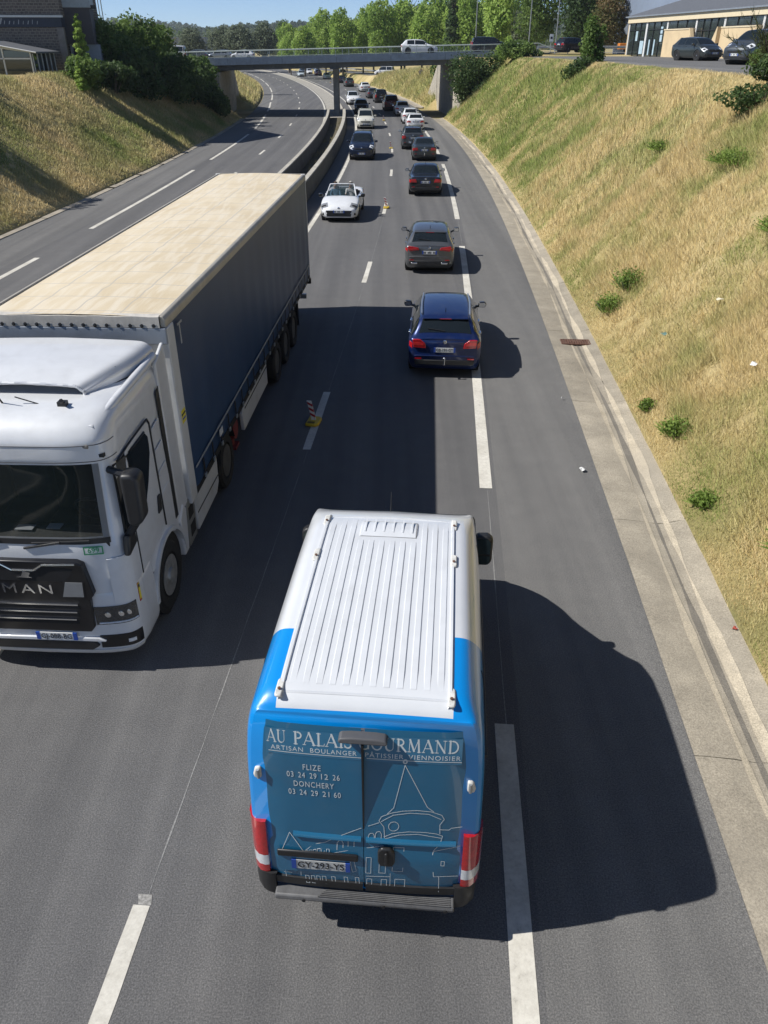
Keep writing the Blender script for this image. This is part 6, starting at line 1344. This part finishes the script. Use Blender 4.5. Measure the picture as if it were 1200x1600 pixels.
# ================================================================== VEGETATION
_vn = rng.random((64, 64))
def vnoise(x, y, s):
    x = np.asarray(x)/s; y = np.asarray(y)/s; i = np.floor(x).astype(int); j = np.floor(y).astype(int); u = x-i; v = y-j; u = u*u*(3-2*u); v = v*v*(3-2*v)
    g = lambda a, b: _vn[a % 64, b % 64]
    return (g(i,j)*(1-u)+g(i+1,j)*u)*(1-v)+(g(i,j+1)*(1-u)+g(i+1,j+1)*u)*v
def RPn(Y, d):
    p = np.arctan(CD(Y)); return CX(Y)+d*np.cos(p), Y-d*np.sin(p)
def blades(n, Y, d, ln, wd, green, lean=.9):
    """n single-triangle grass blades standing on the terrain at road coordinates"""
    z = TZ(Y, d); X, Yw = RPn(Y, d); a = rng.random(n)*2*np.pi; b = rng.random(n)*2*np.pi
    ln = ln*(.55+.9*rng.random(n)); lx = np.cos(b)*ln*lean*rng.random(n); ly = np.sin(b)*ln*lean*rng.random(n)
    V_ = np.zeros((n, 3, 3)); w2 = wd*(.6+.8*rng.random(n))/2
    V_[:,0,0] = X-np.cos(a)*w2; V_[:,0,1] = Yw-np.sin(a)*w2; V_[:,0,2] = z-.03
    V_[:,1,0] = X+np.cos(a)*w2; V_[:,1,1] = Yw+np.sin(a)*w2; V_[:,1,2] = z-.03
    V_[:,2,0] = X+lx; V_[:,2,1] = Yw+ly; V_[:,2,2] = z+ln*.92
    g = np.clip(green+.35*(rng.random(n)-.5), 0, 1)[:, None]; t = rng.random(n)[:, None]
    dry = np.array([.67,.49,.20])*(1-t)+np.array([.94,.77,.43])*t; grn = np.array([.17,.24,.045])*(1-t)+np.array([.38,.46,.12])*t
    c = dry*(1-g)+grn*g; C_ = np.repeat(c[:, None, :], 3, 1); C_[:, :2] *= .92
    return V_.reshape(-1, 3), C_.reshape(-1, 3)
def grass(name, label, jobs):
    Vs, Cs = [], []
    for n, y0, y1, d0, d1, ln, wd, gfun in jobs:
        Y = y0+(y1-y0)*rng.random(n); d = d0+(d1-d0)*rng.random(n); cl = vnoise(Y*1.0, d, .33); k = cl > .3*rng.random(n)+.05; Y, d, cl = Y[k], d[k], cl[k]
        tall = .55+.9*vnoise(Y+31, d, 2.1); edge = np.clip(np.minimum(np.abs(d-7.0), np.abs(d+16.4))/.5, .35, 1)*np.where((d > 0) & (Y < 97), np.interp(d, [12.6, 13.6], [1., .3]), 1.)
        v, c = blades(len(Y), Y, d, ln*tall*edge, wd, gfun(Y, d), 1.5 if y1 < 33 else .9); Vs.append(v); Cs.append(c)
    V_ = np.concatenate(Vs); C_ = np.concatenate(Cs); F_ = np.arange(len(V_)).reshape(-1, 3)
    return tag(link(name, npmesh(name, V_, F_, M_grass, C_)), label, 'grass', kind='stuff')
def gR(Y, d):
    g = (vnoise(Y+.7*d, d*1.1, 1.9)*.5+vnoise(Y+9, d*1.3+4, .7)*.45+vnoise(Y, d, .3)*.2-.2)
    w_ = 0
    for Yc, dc, sy, sd, k in ((22.8,7.8,1.0,.6,.5), (14.4,7.5,1.2,.35,.55), (12.2,7.3,.9,.3,.4), (13.0,9.2,1.3,.9,.55), (9.3,8.3,1.3,.9,.6), (26,11.5,2,1.2,.55), (19.5,10.8,1.6,1.2,.45), (6.2,7.3,1.,.4,.5), (33,11.2,2,1.2,.4), (17,12,2,1.5,.4)): w_ = w_+k*np.exp(-((Y-Yc)/sy)**2-((d-dc)/sd)**2)
    far = w_+np.interp(Y, [4, 32, 50, 75, 100], [.1, .12, .8, .95, .85]); top = np.interp(d, [7, 8.2, 12.8, 14.3], [.16, .0, 0., -.35])
    return np.clip((g-.42)*1.9+far+top, 0, 1)
def gL(Y, d):
    g = vnoise(Y+50, d*1.7, 4.2)*.6+vnoise(Y+3, d*1.3+40, 1.3)*.4
    blob = np.exp(-((Y-56)/7.)**2-((d+18.6)/1.7)**2)*.7+np.exp(-((Y-78)/9.)**2-((d+18.2)/1.5)**2)*.3
    return np.clip((g-.46)*1.6+.24+blob, 0, 1)
grass('bank_grass', 'dry straw coloured grass covering the right-hand bank', [(260000, 3, 18, 6.98, 13.9, .19, .011, gR), (130000, 16, 32, 6.98, 14.2, .22, .016, gR), (95000, 30, 62, 6.98, 14.5, .28, .026, gR), (60000, 58, 99, 6.98, 15.2, .36, .045, gR), (16000, 3, 40, 6.84, 7.2, .2, .012, gR)])
grass('bank_grass', 'dry yellow grass with green patches covering the left-hand bank', [(90000, 24, 58, -24.9, -16.42, .18, .032, gL), (85000, 55, 101, -25.5, -16.42, .21, .048, gL)])
grass('bank_grass', 'green and straw grass on the banks beyond the bridge', [(22000, 117, 190, 6.98, 12.5, .6, .09, lambda Y, d: np.clip(.55+.6*(vnoise(Y, d, 3)-.5), 0, 1)), (9000, 119, 200, -25, -16.42, .6, .09, lambda Y, d: np.clip(.4+.6*(vnoise(Y, d, 3)-.5), 0, 1))])
def med_weeds():
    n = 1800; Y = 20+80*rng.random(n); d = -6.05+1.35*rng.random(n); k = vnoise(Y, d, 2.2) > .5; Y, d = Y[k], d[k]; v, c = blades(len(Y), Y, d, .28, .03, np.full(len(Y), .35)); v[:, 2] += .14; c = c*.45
    return tag(link('median_weeds', npmesh('median_weeds', v, np.arange(len(v)).reshape(-1, 3), M_grass, c)), 'dry weeds growing between the two median walls', 'weeds', kind='stuff')
med_weeds()
def leaves(cent, rad, n, size, cols, flat=.0, shell=.55, up=.3):
    """n leaf quads spread through ellipsoid lobes; returns verts, quads, colours"""
    cent = np.asarray(cent, float); rad = np.asarray(rad, float); w_ = (rad[:,0]*rad[:,1]*rad[:,2])**(2/3); k = rng.choice(len(cent), n, p=w_/w_.sum())
    dr = rng.normal(size=(n, 3)); dr /= np.linalg.norm(dr, axis=1, keepdims=True); r = (shell+(1-shell)*rng.random(n)**.6)*(1+.12*rng.normal(size=n))
    P_ = cent[k]+dr*rad[k]*r[:, None]
    nrm = dr*.7+rng.normal(size=(n, 3))*.6; nrm[:, 2] += up; nrm /= np.linalg.norm(nrm, axis=1, keepdims=True)
    t = np.cross(nrm, rng.normal(size=(n, 3))); t /= np.linalg.norm(t, axis=1, keepdims=True)+1e-9; b = np.cross(nrm, t)
    s = size*(.6+.8*rng.random(n))[:, None]; V_ = np.stack([P_-t*s*.5, P_+b*s*.32, P_+t*s*.5, P_-b*s*.32], 1)
    cols = np.asarray(cols, float); lobe = rng.random(len(cent)); q = np.clip(lobe[k]*.6+.4*rng.random(n), 0, .999)
    idx = q*(len(cols)-1); i0 = idx.astype(int); f = (idx-i0)[:, None]; C_ = cols[i0]*(1-f)+cols[np.minimum(i0+1, len(cols)-1)]*f; C_ = C_*(.8+.4*rng.random(n))[:, None]
    return V_.reshape(-1, 3), np.arange(4*n).reshape(-1, 4), np.repeat(C_, 4, 0)
BRIGHT = [(.2,.31,.06), (.31,.44,.09), (.44,.55,.15)]; MID = [(.07,.125,.03), (.12,.19,.045), (.2,.28,.075)]; DARK = [(.04,.072,.024), (.068,.115,.036), (.12,.17,.055)]; WILLOW = [(.10,.13,.075), (.15,.18,.105), (.21,.24,.15)]; OLIVE = [(.09,.10,.035), (.15,.145,.055), (.21,.125,.06)]
M_bark = mat('bark', (.085,.068,.05), .9, var=.4, vscale=5, bump=.6)
def trunk_mb(h, r, nb, spread, z0=.35):
    mb = MB(); pts = [(0,0,-.4)]; x = y = 0
    for i in range(1, 6): x += random.uniform(-.05,.05)*h*.3; y += random.uniform(-.05,.05)*h*.3; pts.append((x, y, h*i/5*.85))
    for i, (a, b) in enumerate(zip(pts[:-1], pts[1:])): mb.tube(a, b, r*(1-.16*i), r*(1-.16*(i+1)), 8, False)
    for k in range(nb):
        t = random.uniform(z0, .8); j = min(4, int(t*5/.85)); a = Vector(pts[j]).lerp(Vector(pts[j+1]), .5); an = random.uniform(0, 6.28)
        b = a+Vector((math.cos(an)*spread*random.uniform(.5,.9), math.sin(an)*spread*random.uniform(.5,.9), h*random.uniform(.12,.25))); mb.tube(a, b, r*.42, r*.12, 6, False)
    return mb
def tree_meshes(kind, h, wd, n, size, cols, nl=22, base=.22, conic=0.):
    c, r_ = [], []
    for i in range(nl):
        t = (i+.5)/nl; z = h*(base+(1-base)*t*.93); prof = math.sin(math.pi*min(1, (t*.8+.16)))**.7 if not conic else (1-t)**.8*conic+.06; rr = wd*prof; an = i*2.4+random.uniform(-.5,.5); off = rr*random.uniform(.35,.75)*(0 if conic > 1.5 else 1)
        c.append((math.cos(an)*off, math.sin(an)*off, z)); s = (max(.16, rr*random.uniform(.42,.62)) if not conic else rr*.8); r_.append((s, s, s*random.uniform(.7,1.0) if not conic else max(s*.5, h/nl)))
    V_, F_, C_ = leaves(c, r_, n, size, cols); return npmesh('crown', V_, F_, M_leaf, C_), trunk_mb(h, max(.1, h*.018), 7, wd*.7).mesh('trunk', M_bark, 60)
TM = {'bright1': tree_meshes('b', 16, 4.6, 6500, .55, BRIGHT), 'bright2': tree_meshes('b', 15, 4.0, 6000, .55, BRIGHT), 'bright3': tree_meshes('b', 17, 5.0, 7000, .55, [(.17,.27,.055), (.27,.39,.08), (.4,.5,.13)]),
      'dark1': tree_meshes('d', 14, 4.6, 6500, .45, MID), 'dark2': tree_meshes('d', 15, 4.2, 6500, .45, DARK), 'willow': tree_meshes('w', 11, 4.6, 4500, .6, WILLOW), 'olive': tree_meshes('o', 12, 3.8, 5500, .4, OLIVE),
      'conifer': tree_meshes('c', 19, 1.9, 5000, .5, DARK, 26, .08, 1.), 'poplar': tree_meshes('p', 17, 1.7, 5000, .45, MID, 26, .08)}
def tree(x, y, z, kind, s, lb, name='broadleaf_tree', group=None, rz=None):
    e = tag(empty(name, (x, y, z), random.uniform(0, 6.28) if rz is None else rz), lb, 'tree', group); e.scale = (s*random.uniform(.82,1.15), s*random.uniform(.82,1.15), s*random.uniform(.93,1.07))
    link('crown', TM[kind][0], e); link('trunk', TM[kind][1], e); return e
GT = 'bright green trees behind the bridge'
bx = [(-25,238,.62),(-20.5,230,.78),(-15.5,236,.86),(-10.5,226,.92),(-5.5,234,1.0),(-.5,222,1.02),(4.5,230,1.08),(9.5,218,1.1),(14.5,226,1.15),(19.5,214,1.15),(24.5,220,1.18),(29,208,1.1)]
ordn = ['leftmost', 'second', 'third', 'fourth', 'fifth', 'sixth', 'seventh', 'eighth', 'ninth', 'tenth', 'eleventh', 'rightmost']
for i, (x, y, s) in enumerate(bx): tree(x, y, 1.0, ['bright1','bright2','bright3'][i % 3], s, ('%s of the bright green trees in the row behind the bridge' % ordn[i]) if i in (0, 11) else '%s from the left of the bright green trees in the row behind the bridge' % ordn[i], group=GT)
for i, (x, y, s) in enumerate([(-28,262,.8),(-19,258,.92),(-11,264,1.0),(-3,256,1.1),(6,260,1.18),(14,254,1.22),(22,250,1.25),(31,246,1.25),(38,236,1.2)]): tree(x, y, 1.0, ['bright3','bright1','bright2'][i % 3], s, '%s of the bright green trees in the back row behind the bridge' % ['leftmost', 'second from left', 'third from left', 'fourth from left', 'middle one', 'fourth from right', 'third from right', 'second from right', 'rightmost'][i], group='bright green trees in the back row')
tree(14.6, 196, 2.0, 'conifer', 1.0, 'dark narrow conifer standing among the bright green trees', 'conifer_tree')
for i, (x, y, k, s, lb) in enumerate([(21, 168, 'bright2', .95, 'light green tree left of the tall lighting columns'), (27, 160, 'dark1', 1.05, 'dark green tree between the lighting columns'), (33, 150, 'dark2', 1.1, 'dark tree behind the railing end'), (38, 160, 'dark1', 1.15, 'tall dark tree right of the last lighting column'), (34, 138, 'olive', .9, 'olive tree with reddish leaves behind the black car leaving by the road'), (40, 142, 'olive', .95, 'reddish olive tree left of the poplars'), (44, 156, 'dark2', 1.0, 'dark tree behind the reddish olive tree'), (28, 190, 'willow', .8, 'pale grey green tree in the gap between dark trees')]): tree(x, y, 5.0, k, s, lb)
for i, (x, y, s) in enumerate([(46.5, 170, .95), (50.5, 172, 1.0), (54.5, 168, .92), (58, 172, .98)]): tree(x, y, 5.0, 'poplar', s, '%s of the four slender poplars beside the blue grey warehouse' % ['leftmost','second','third','rightmost'][i], 'poplar_tree', 'poplars by the warehouse')
for i, (x, y, k, s) in enumerate([(-62,290,'willow',.9),(-54,300,'willow',1.0),(-47,292,'willow',1.05),(-40,300,'willow',1.1),(-34,310,'dark1',.9)]): tree(x, y, 3.0, k, s, '%s of the grey green trees beyond the parked vehicles on the left' % ['leftmost','second','middle','fourth','rightmost'][i], 'willow_tree' if k == 'willow' else 'broadleaf_tree', 'grey green trees on the left')
for i, (x, y, k, s) in enumerate([(-98,300,'dark1',.75),(-90,260,'dark2',.62),(-80,280,'dark1',.7),(-70,240,'dark1',.55),(-60,235,'dark2',.5)]): tree(x, y, 4.0, k, s, '%s of the dark trees seen above the left-hand bushes' % ['leftmost','second','middle','fourth','rightmost'][i], group='dark trees on the left')
tree(-34.5, 50, 5.2, 'dark1', .8, 'broad tree out of the picture whose shadow lies on the left bank'); tree(-31.5, 41, 5.2, 'dark2', .75, 'dense tree out of the picture whose shadow falls lower on the left bank')
# shrubs
def shrub(x, y, z, rx, ry, h, n, size, cols, lb, name='shrub', nl=14, low=True, group=None):
    c, r_ = [], []
    for i in range(nl):
        an = random.uniform(0, 6.28); t = math.sqrt(random.random())*.72; zz = h*random.uniform(.18, .8)*(1-.35*t); c.append((math.cos(an)*rx*t, math.sin(an)*ry*t, zz)); s = random.uniform(.28,.45); r_.append((rx*s, ry*s, h*s*.62))
    V_, F_, C_ = leaves(c, r_, n, size, cols); e = tag(empty(name, (x, y, z), 0), lb, 'shrub', group); link('foliage', npmesh('foliage', V_, F_, M_leaf, C_), e)
    mb = MB()
    for i in range(6): an = random.uniform(0, 6.28); mb.tube((0,0,-.3), (math.cos(an)*rx*.5, math.sin(an)*ry*.5, h*.6), .05+.01*h, .015, 6, False)
    obj('stem', mb, M_bark, e); return e
def on(Y, d): p = RP(Y, d); return p[0], p[1], float(TZ(Y, d))
SB_ = 'bushes on the left bank'
sh = [(66.0,-23.4,2.0,1.9,2.9,MID,'yellow green bush at the near end of the left bushes, below the conservatory'), (70.5,-22.4,2.4,2.6,2.8,DARK,'low dark bush beside the yellow green bush on the left bank'), (76,-21.6,3.0,3.2,4.2,DARK,'dark bush in front of the sunlit left bushes'), (82,-21.2,3.2,3.4,4.6,DARK,'tall dark bush in the middle of the left bushes'), (88,-20.4,3.0,3.4,4.6,DARK,'dark bush right of the tallest left bush'), (94,-20.0,2.8,3.4,4.6,MID,'dense bush two before the bridge on the left'), (99,-20.4,2.2,2.2,4.4,MID,'bush touching the left end of the bridge'), (92,-18.4,1.9,2.6,2.8,DARK,'low dark bush at the foot of the left bank, the nearer of two'), (97,-18.2,1.6,2.0,2.6,DARK,'low dark bush at the foot of the left bank beside the abutment'),
      (79,-25.5,3.6,3.6,5.2,MID,'sunlit round tree-like bush above the left bank'), (86,-25.0,3.8,3.6,5.6,MID,'tall sunlit bush beside the round one above the left bank'), (92,-24.4,3.6,3.6,5.2,MID,'sunlit bush behind the dark ones near the bridge'), (98,-25.5,3.0,3.0,4.4,OLIVE,'olive tinted bush by the left bridge railing'), (90,-30.5,3.8,3.6,6.0,MID,'high bush around the thin grey poles')]
for Y, d, rx, ry, h, cl, lb in sh:
    p = on(Y, d); shrub(p[0], p[1], p[2]-.2, rx, ry, h, 5200, .30, cl, lb, group=SB_)
p = on(72, -24.9); e = tree(p[0], p[1], p[2], 'poplar', .25, 'slim bright poplar against the dark annexe wall', 'poplar_tree'); 
me = tree_meshes('x', 17, 1.9, 4200, .55, BRIGHT, 22, .05); e.children[0].data = me[0]
p = on(64.5, -22.9); e = tree(p[0], p[1], p[2], 'conifer', .135, 'small light green conifer in front of the conservatory', 'conifer_tree'); me = tree_meshes('x', 19, 3.2, 2600, 1.1, BRIGHT, 20, .04, 1.); e.children[0].data = me[0]
p = on(96.5, 10.6); shrub(p[0]-.2, p[1], p[2]-1.7, 4.3, 3.6, 6.0, 11000, .28, DARK, 'big dark green shrub hiding the right end of the bridge', nl=22)
p = on(94, 14.2); shrub(p[0], p[1], p[2]-.3, 2.4, 2.2, 2.2, 3500, .24, MID, 'low olive shrub below the sloping end of the bridge railing')
p = on(98, 13.0); shrub(p[0], p[1], p[2]-.3, 1.1, 1.1, 3.2, 1600, .24, BRIGHT, 'light green sapling rising in front of the bridge railing')
p = on(63, 14.0); shrub(p[0], p[1], p[2]-.2, 1.15, 1.1, 3.4, 2600, .20, MID, 'leafy green sapling on the crest of the right bank', 'sapling')
p = on(61.5, 13.0); shrub(p[0], p[1], p[2]-.2, 1.3, 1.1, 1.4, 1500, .18, DARK, 'dark low growth at the foot of the crest sapling')
p = on(126, 11.0); shrub(p[0], p[1], p[2]-.4, 2.6, 2.4, 5.0, 3200, .34, MID, 'green bush under the far edge of the bridge beside the abutment')
for i, (Y, d, r) in enumerate([(33.5, 14.4, 1.5), (30.5, 13.6, 1.3)]):
    p = on(Y, d); shrub(p[0]+(.6 if i else .9), p[1], p[2]-.1, r, r, 2.0-.7*i, 4200, .13, DARK if i else MID, ['feathery shrub on the crest by the parked people carrier', 'dark trailing shrub below the feathery one at the picture edge'][i])
p = on(29.3, 12.7); shrub(p[0]+.3, p[1], p[2]-.1, 1.5, 1.3, 1.1, 3000, .12, DARK, 'dark green ivy patch on the bank under the crest shrubs', 'ivy_patch')
# feathery broom twigs over the crest shrub
def broom(x, y, z):
    n = 2600; Vb = []; Cb = []
    for k in range(60):
        an = random.uniform(0, 6.28); el = random.uniform(.6, 1.45); L_ = random.uniform(1.4, 2.7); bx_ = np.array([math.cos(an)*math.cos(el), math.sin(an)*math.cos(el), math.sin(el)])
        m_ = 45; t = rng.random(m_)*.8+.2; P_ = np.outer(t*L_, bx_)+rng.normal(size=(m_, 3))*.03; P_[:, 2] -= (t**2)*.25; dv = bx_+rng.normal(size=(m_, 3))*.4; dv /= np.linalg.norm(dv, axis=1, keepdims=True); sd = np.cross(dv, rng.normal(size=(m_, 3))); sd /= np.linalg.norm(sd, axis=1, keepdims=True)
        ln = .22+.2*rng.random(m_)[:, None]; Vb.append(np.stack([P_-sd*.012, P_+sd*.012, P_+dv*ln], 1)); q = rng.random(m_)[:, None]; Cb.append(np.repeat((np.array([.05,.065,.022])*(1-q)+np.array([.11,.12,.045])*q)[:, None], 3, 1))
    V_ = np.concatenate(Vb).reshape(-1, 3); C_ = np.concatenate(Cb).reshape(-1, 3); e = tag(empty('broom_shrub', (x, y, z)), 'wispy broom shrub with thin upright twigs at the right picture edge', 'shrub'); link('foliage', npmesh('foliage', V_, np.arange(len(V_)).reshape(-1, 3), M_leaf, C_), e)
    mb = MB()
    for k in range(9): an = random.uniform(0, 6.28); mb.tube((0,0,-.2), (math.cos(an)*.7, math.sin(an)*.7, 1.5), .025, .008, 5, False)
    obj('stem', mb, M_bark, e)
p = on(32, 14.0); broom(p[0]+.2, p[1], p[2]); 
# leafy weeds on the near bank and along the gutter
WD = [(22.6, 7.55, .42, .5, 'bushy weed right beside the drain grate'), (23.2, 8.15, .45, .62, 'taller weed just up the bank from the drain grate'), (14.4, 7.4, .34, .34, 'round leafy weed at the gutter edge halfway down the bank'), (16.0, 7.2, .2, .25, 'small weed at the gutter edge above the round leafy one'), (11.9, 7.25, .24, .25, 'straggling weed at the gutter edge level with the van roof'), (13.0, 9.0, .5, .4, 'broad leafy weed patch halfway up the bank'), (9.6, 8.0, .5, .4, 'bright green weed patch on the bank beside the van shadow'), (26, 11.4, .7, .45, 'green weed clump high on the bank'), (19.5, 10.6, .6, .4, 'green weed clump at the picture edge above the van'), (6.0, 7.2, .22, .2, 'low weed with small white flowers near the bottom right'), (33, 11.0, .5, .35, 'pale green dock plant below the crest shrubs')]
def weed(x, y, z, r, h, lb):
    n = int(80*r/.4)+30; a = rng.random(n)*6.283; t = np.sqrt(rng.random(n))*r; px_, py_ = np.cos(a)*t, np.sin(a)*t; an = rng.random(n)*6.283; hh = h*(.35+.8*rng.random(n))*(1-.55*t/r); out = .35+.4*rng.random(n); wd = .012+.016*rng.random(n)
    base = np.stack([px_*.55, py_*.55, np.zeros(n)-.02], 1); tip = np.stack([px_*(.7+out), py_*(.7+out), hh], 1); mid = base*.45+tip*.55; mid[:, 2] += .05*h; sd = np.stack([np.cos(an)*wd, np.sin(an)*wd, np.zeros(n)], 1)
    V_ = np.stack([base, mid-sd, tip, mid+sd], 1).reshape(-1, 3); tt = rng.random(n)[:, None]; c = np.array([.12,.2,.035])*(1-tt)+np.array([.32,.42,.1])*tt
    v2, f2, c2 = leaves([(math.cos(k)*r*.45, math.sin(k)*r*.45, h*.45) for k in (0, 1.4, 2.7, 4, 5.2)]+[(0,0,h*.55)], [(r*.62, r*.62, h*.45)]*6, n*7, .06, [(.12,.19,.035), (.2,.29,.06), (.32,.4,.1)], shell=.1)
    e = tag(empty('weed_plant', (x, y, z)), lb, 'weed', 'weeds on the right bank'); link('stems', npmesh('stems', V_, np.arange(4*n).reshape(-1, 4), M_grass, np.repeat(c, 4, 0)), e); link('foliage', npmesh('foliage', v2, f2, M_leaf, c2), e)
for Y, d, r, h, lb in WD:
    p = on(Y, d); weed(p[0], p[1], p[2]-.02, r*1.2, h*1.1, lb)
# litter
def litter(Y, d, s, c, lb, z=.03, name='litter'):
    p = RP(Y, d); zz = float(TZ(Y, d)) if d > 6.95 else .005; vs = [(math.cos(a)*s*random.uniform(.5,1), math.sin(a)*s*random.uniform(.5,1), random.uniform(0, .06)) for a in np.linspace(0, 5.4, 7)]
    o = tag(obj(name, MB().add([(0,0,.05)]+vs, [(0,i,i+1) for i in range(1, 7)]+[(0,7,1)]), mat('litter_%d' % int(c[0]*100+c[2]*10), c, .7, var=.1)), lb, 'litter'); o.location = (p[0], p[1], zz+z)
litter(13.5, 5.45, .09, (.7,.7,.68), 'crumpled white paper scrap on the hard shoulder'); litter(14.8, 8.7, .10, (.68,.68,.66), 'white plastic scrap lying in the bank grass', .2); litter(8.9, 6.9, .04, (.3,.05,.03), 'small red brown leaf in the gutter', .0); litter(18.6, 8.0, .10, (.12,.22,.2), 'dark green bottle scrap in the grass above the gutter', .15); litter(18.2, 9.0, .12, (.66,.6,.45), 'cream cardboard scrap in the bank grass', .2); litter(17.0, 5.5, .03, (.6,.6,.58), 'tiny white scrap on the hard shoulder')
# far woods on the hill
def forest():
    n = 2300; x = rng.uniform(-1100, 900, n); y = rng.uniform(880, 1750, n)**1.0; z = HILL(x, y); hh = 9+6*rng.random(n); q = 46
    k = np.repeat(np.arange(n), q); dr = rng.normal(size=(n*q, 3)); dr /= np.linalg.norm(dr, axis=1, keepdims=True); dr[:, 2] = np.abs(dr[:, 2])*1.0-.25
    P_ = np.stack([x[k], y[k], z[k]+hh[k]*.45], 1)+dr*np.stack([hh[k]*.45, hh[k]*.45, hh[k]*.55], 1)*(.8+.3*rng.random(n*q))[:, None]
    nr = dr+rng.normal(size=dr.shape)*.35; nr /= np.linalg.norm(nr, axis=1, keepdims=True); t = np.cross(nr, rng.normal(size=nr.shape)); t /= np.linalg.norm(t, axis=1, keepdims=True); b = np.cross(nr, t); s = 2.6
    V_ = np.stack([P_-t*s*.6, P_+b*s*.6, P_+t*s*.6, P_-b*s*.6], 1).reshape(-1, 3); base = np.array([.035,.06,.022])*(1-rng.random(n)[:, None])+0; tt = rng.random(n)[:, None]; cc = np.array([.05,.085,.03])*(1-tt)+np.array([.11,.14,.05])*tt
    return tag(link('forest', npmesh('forest', V_, np.arange(len(V_)).reshape(-1, 4), M_leaf, np.repeat(cc[k], 4, 0))), 'woods covering the distant hill', 'forest', kind='stuff')
forest()
def midwood():
    n = 260; x = np.concatenate([rng.uniform(-260, -95, 150), rng.uniform(-110, 130, 110)]); y = np.concatenate([rng.uniform(330, 620, 150), rng.uniform(420, 640, 110)]); hh = 8+5*rng.random(n); q = 150
    k = np.repeat(np.arange(n), q); dr = rng.normal(size=(n*q, 3)); dr /= np.linalg.norm(dr, axis=1, keepdims=True)
    P_ = np.stack([x[k], y[k], 3+hh[k]*.5], 1)+dr*np.stack([hh[k]*.42, hh[k]*.42, hh[k]*.52], 1)*(.75+.35*rng.random(n*q))[:, None]
    nr = dr+rng.normal(size=dr.shape)*.4; nr /= np.linalg.norm(nr, axis=1, keepdims=True); t = np.cross(nr, rng.normal(size=nr.shape)); t /= np.linalg.norm(t, axis=1, keepdims=True); b = np.cross(nr, t); s = 1.0
    V_ = np.stack([P_-t*s*.6, P_+b*s*.6, P_+t*s*.6, P_-b*s*.6], 1).reshape(-1, 3); tt = rng.random(n)[:, None]; cc = np.array([.06,.10,.035])*(1-tt)+np.array([.14,.17,.08])*tt
    return tag(link('woodland', npmesh('woodland', V_, np.arange(len(V_)).reshape(-1, 4), M_leaf, np.repeat(cc[k], 4, 0))), 'mixed woodland on the plain before the hill', 'forest', kind='stuff')
midwood()
# ================================================================== HAZE
hz_ = MB().box(-1900, 1900, -80, 2600, -1.4, 75); hm = bpy.data.materials.new('haze_air'); hm.use_nodes = True; n = hm.node_tree; n.nodes.clear()
pv = n.nodes.new('ShaderNodeVolumePrincipled'); pv.inputs['Color'].default_value = (.78,.86,.96,1); pv.inputs['Density'].default_value = .00016; pv.inputs['Anisotropy'].default_value = .2
ho = n.nodes.new('ShaderNodeOutputMaterial'); n.links.new(pv.outputs[0], ho.inputs['Volume'])
haze = tag(obj('haze', hz_, hm), 'pale haze filling the air above the valley', 'haze', kind='stuff')
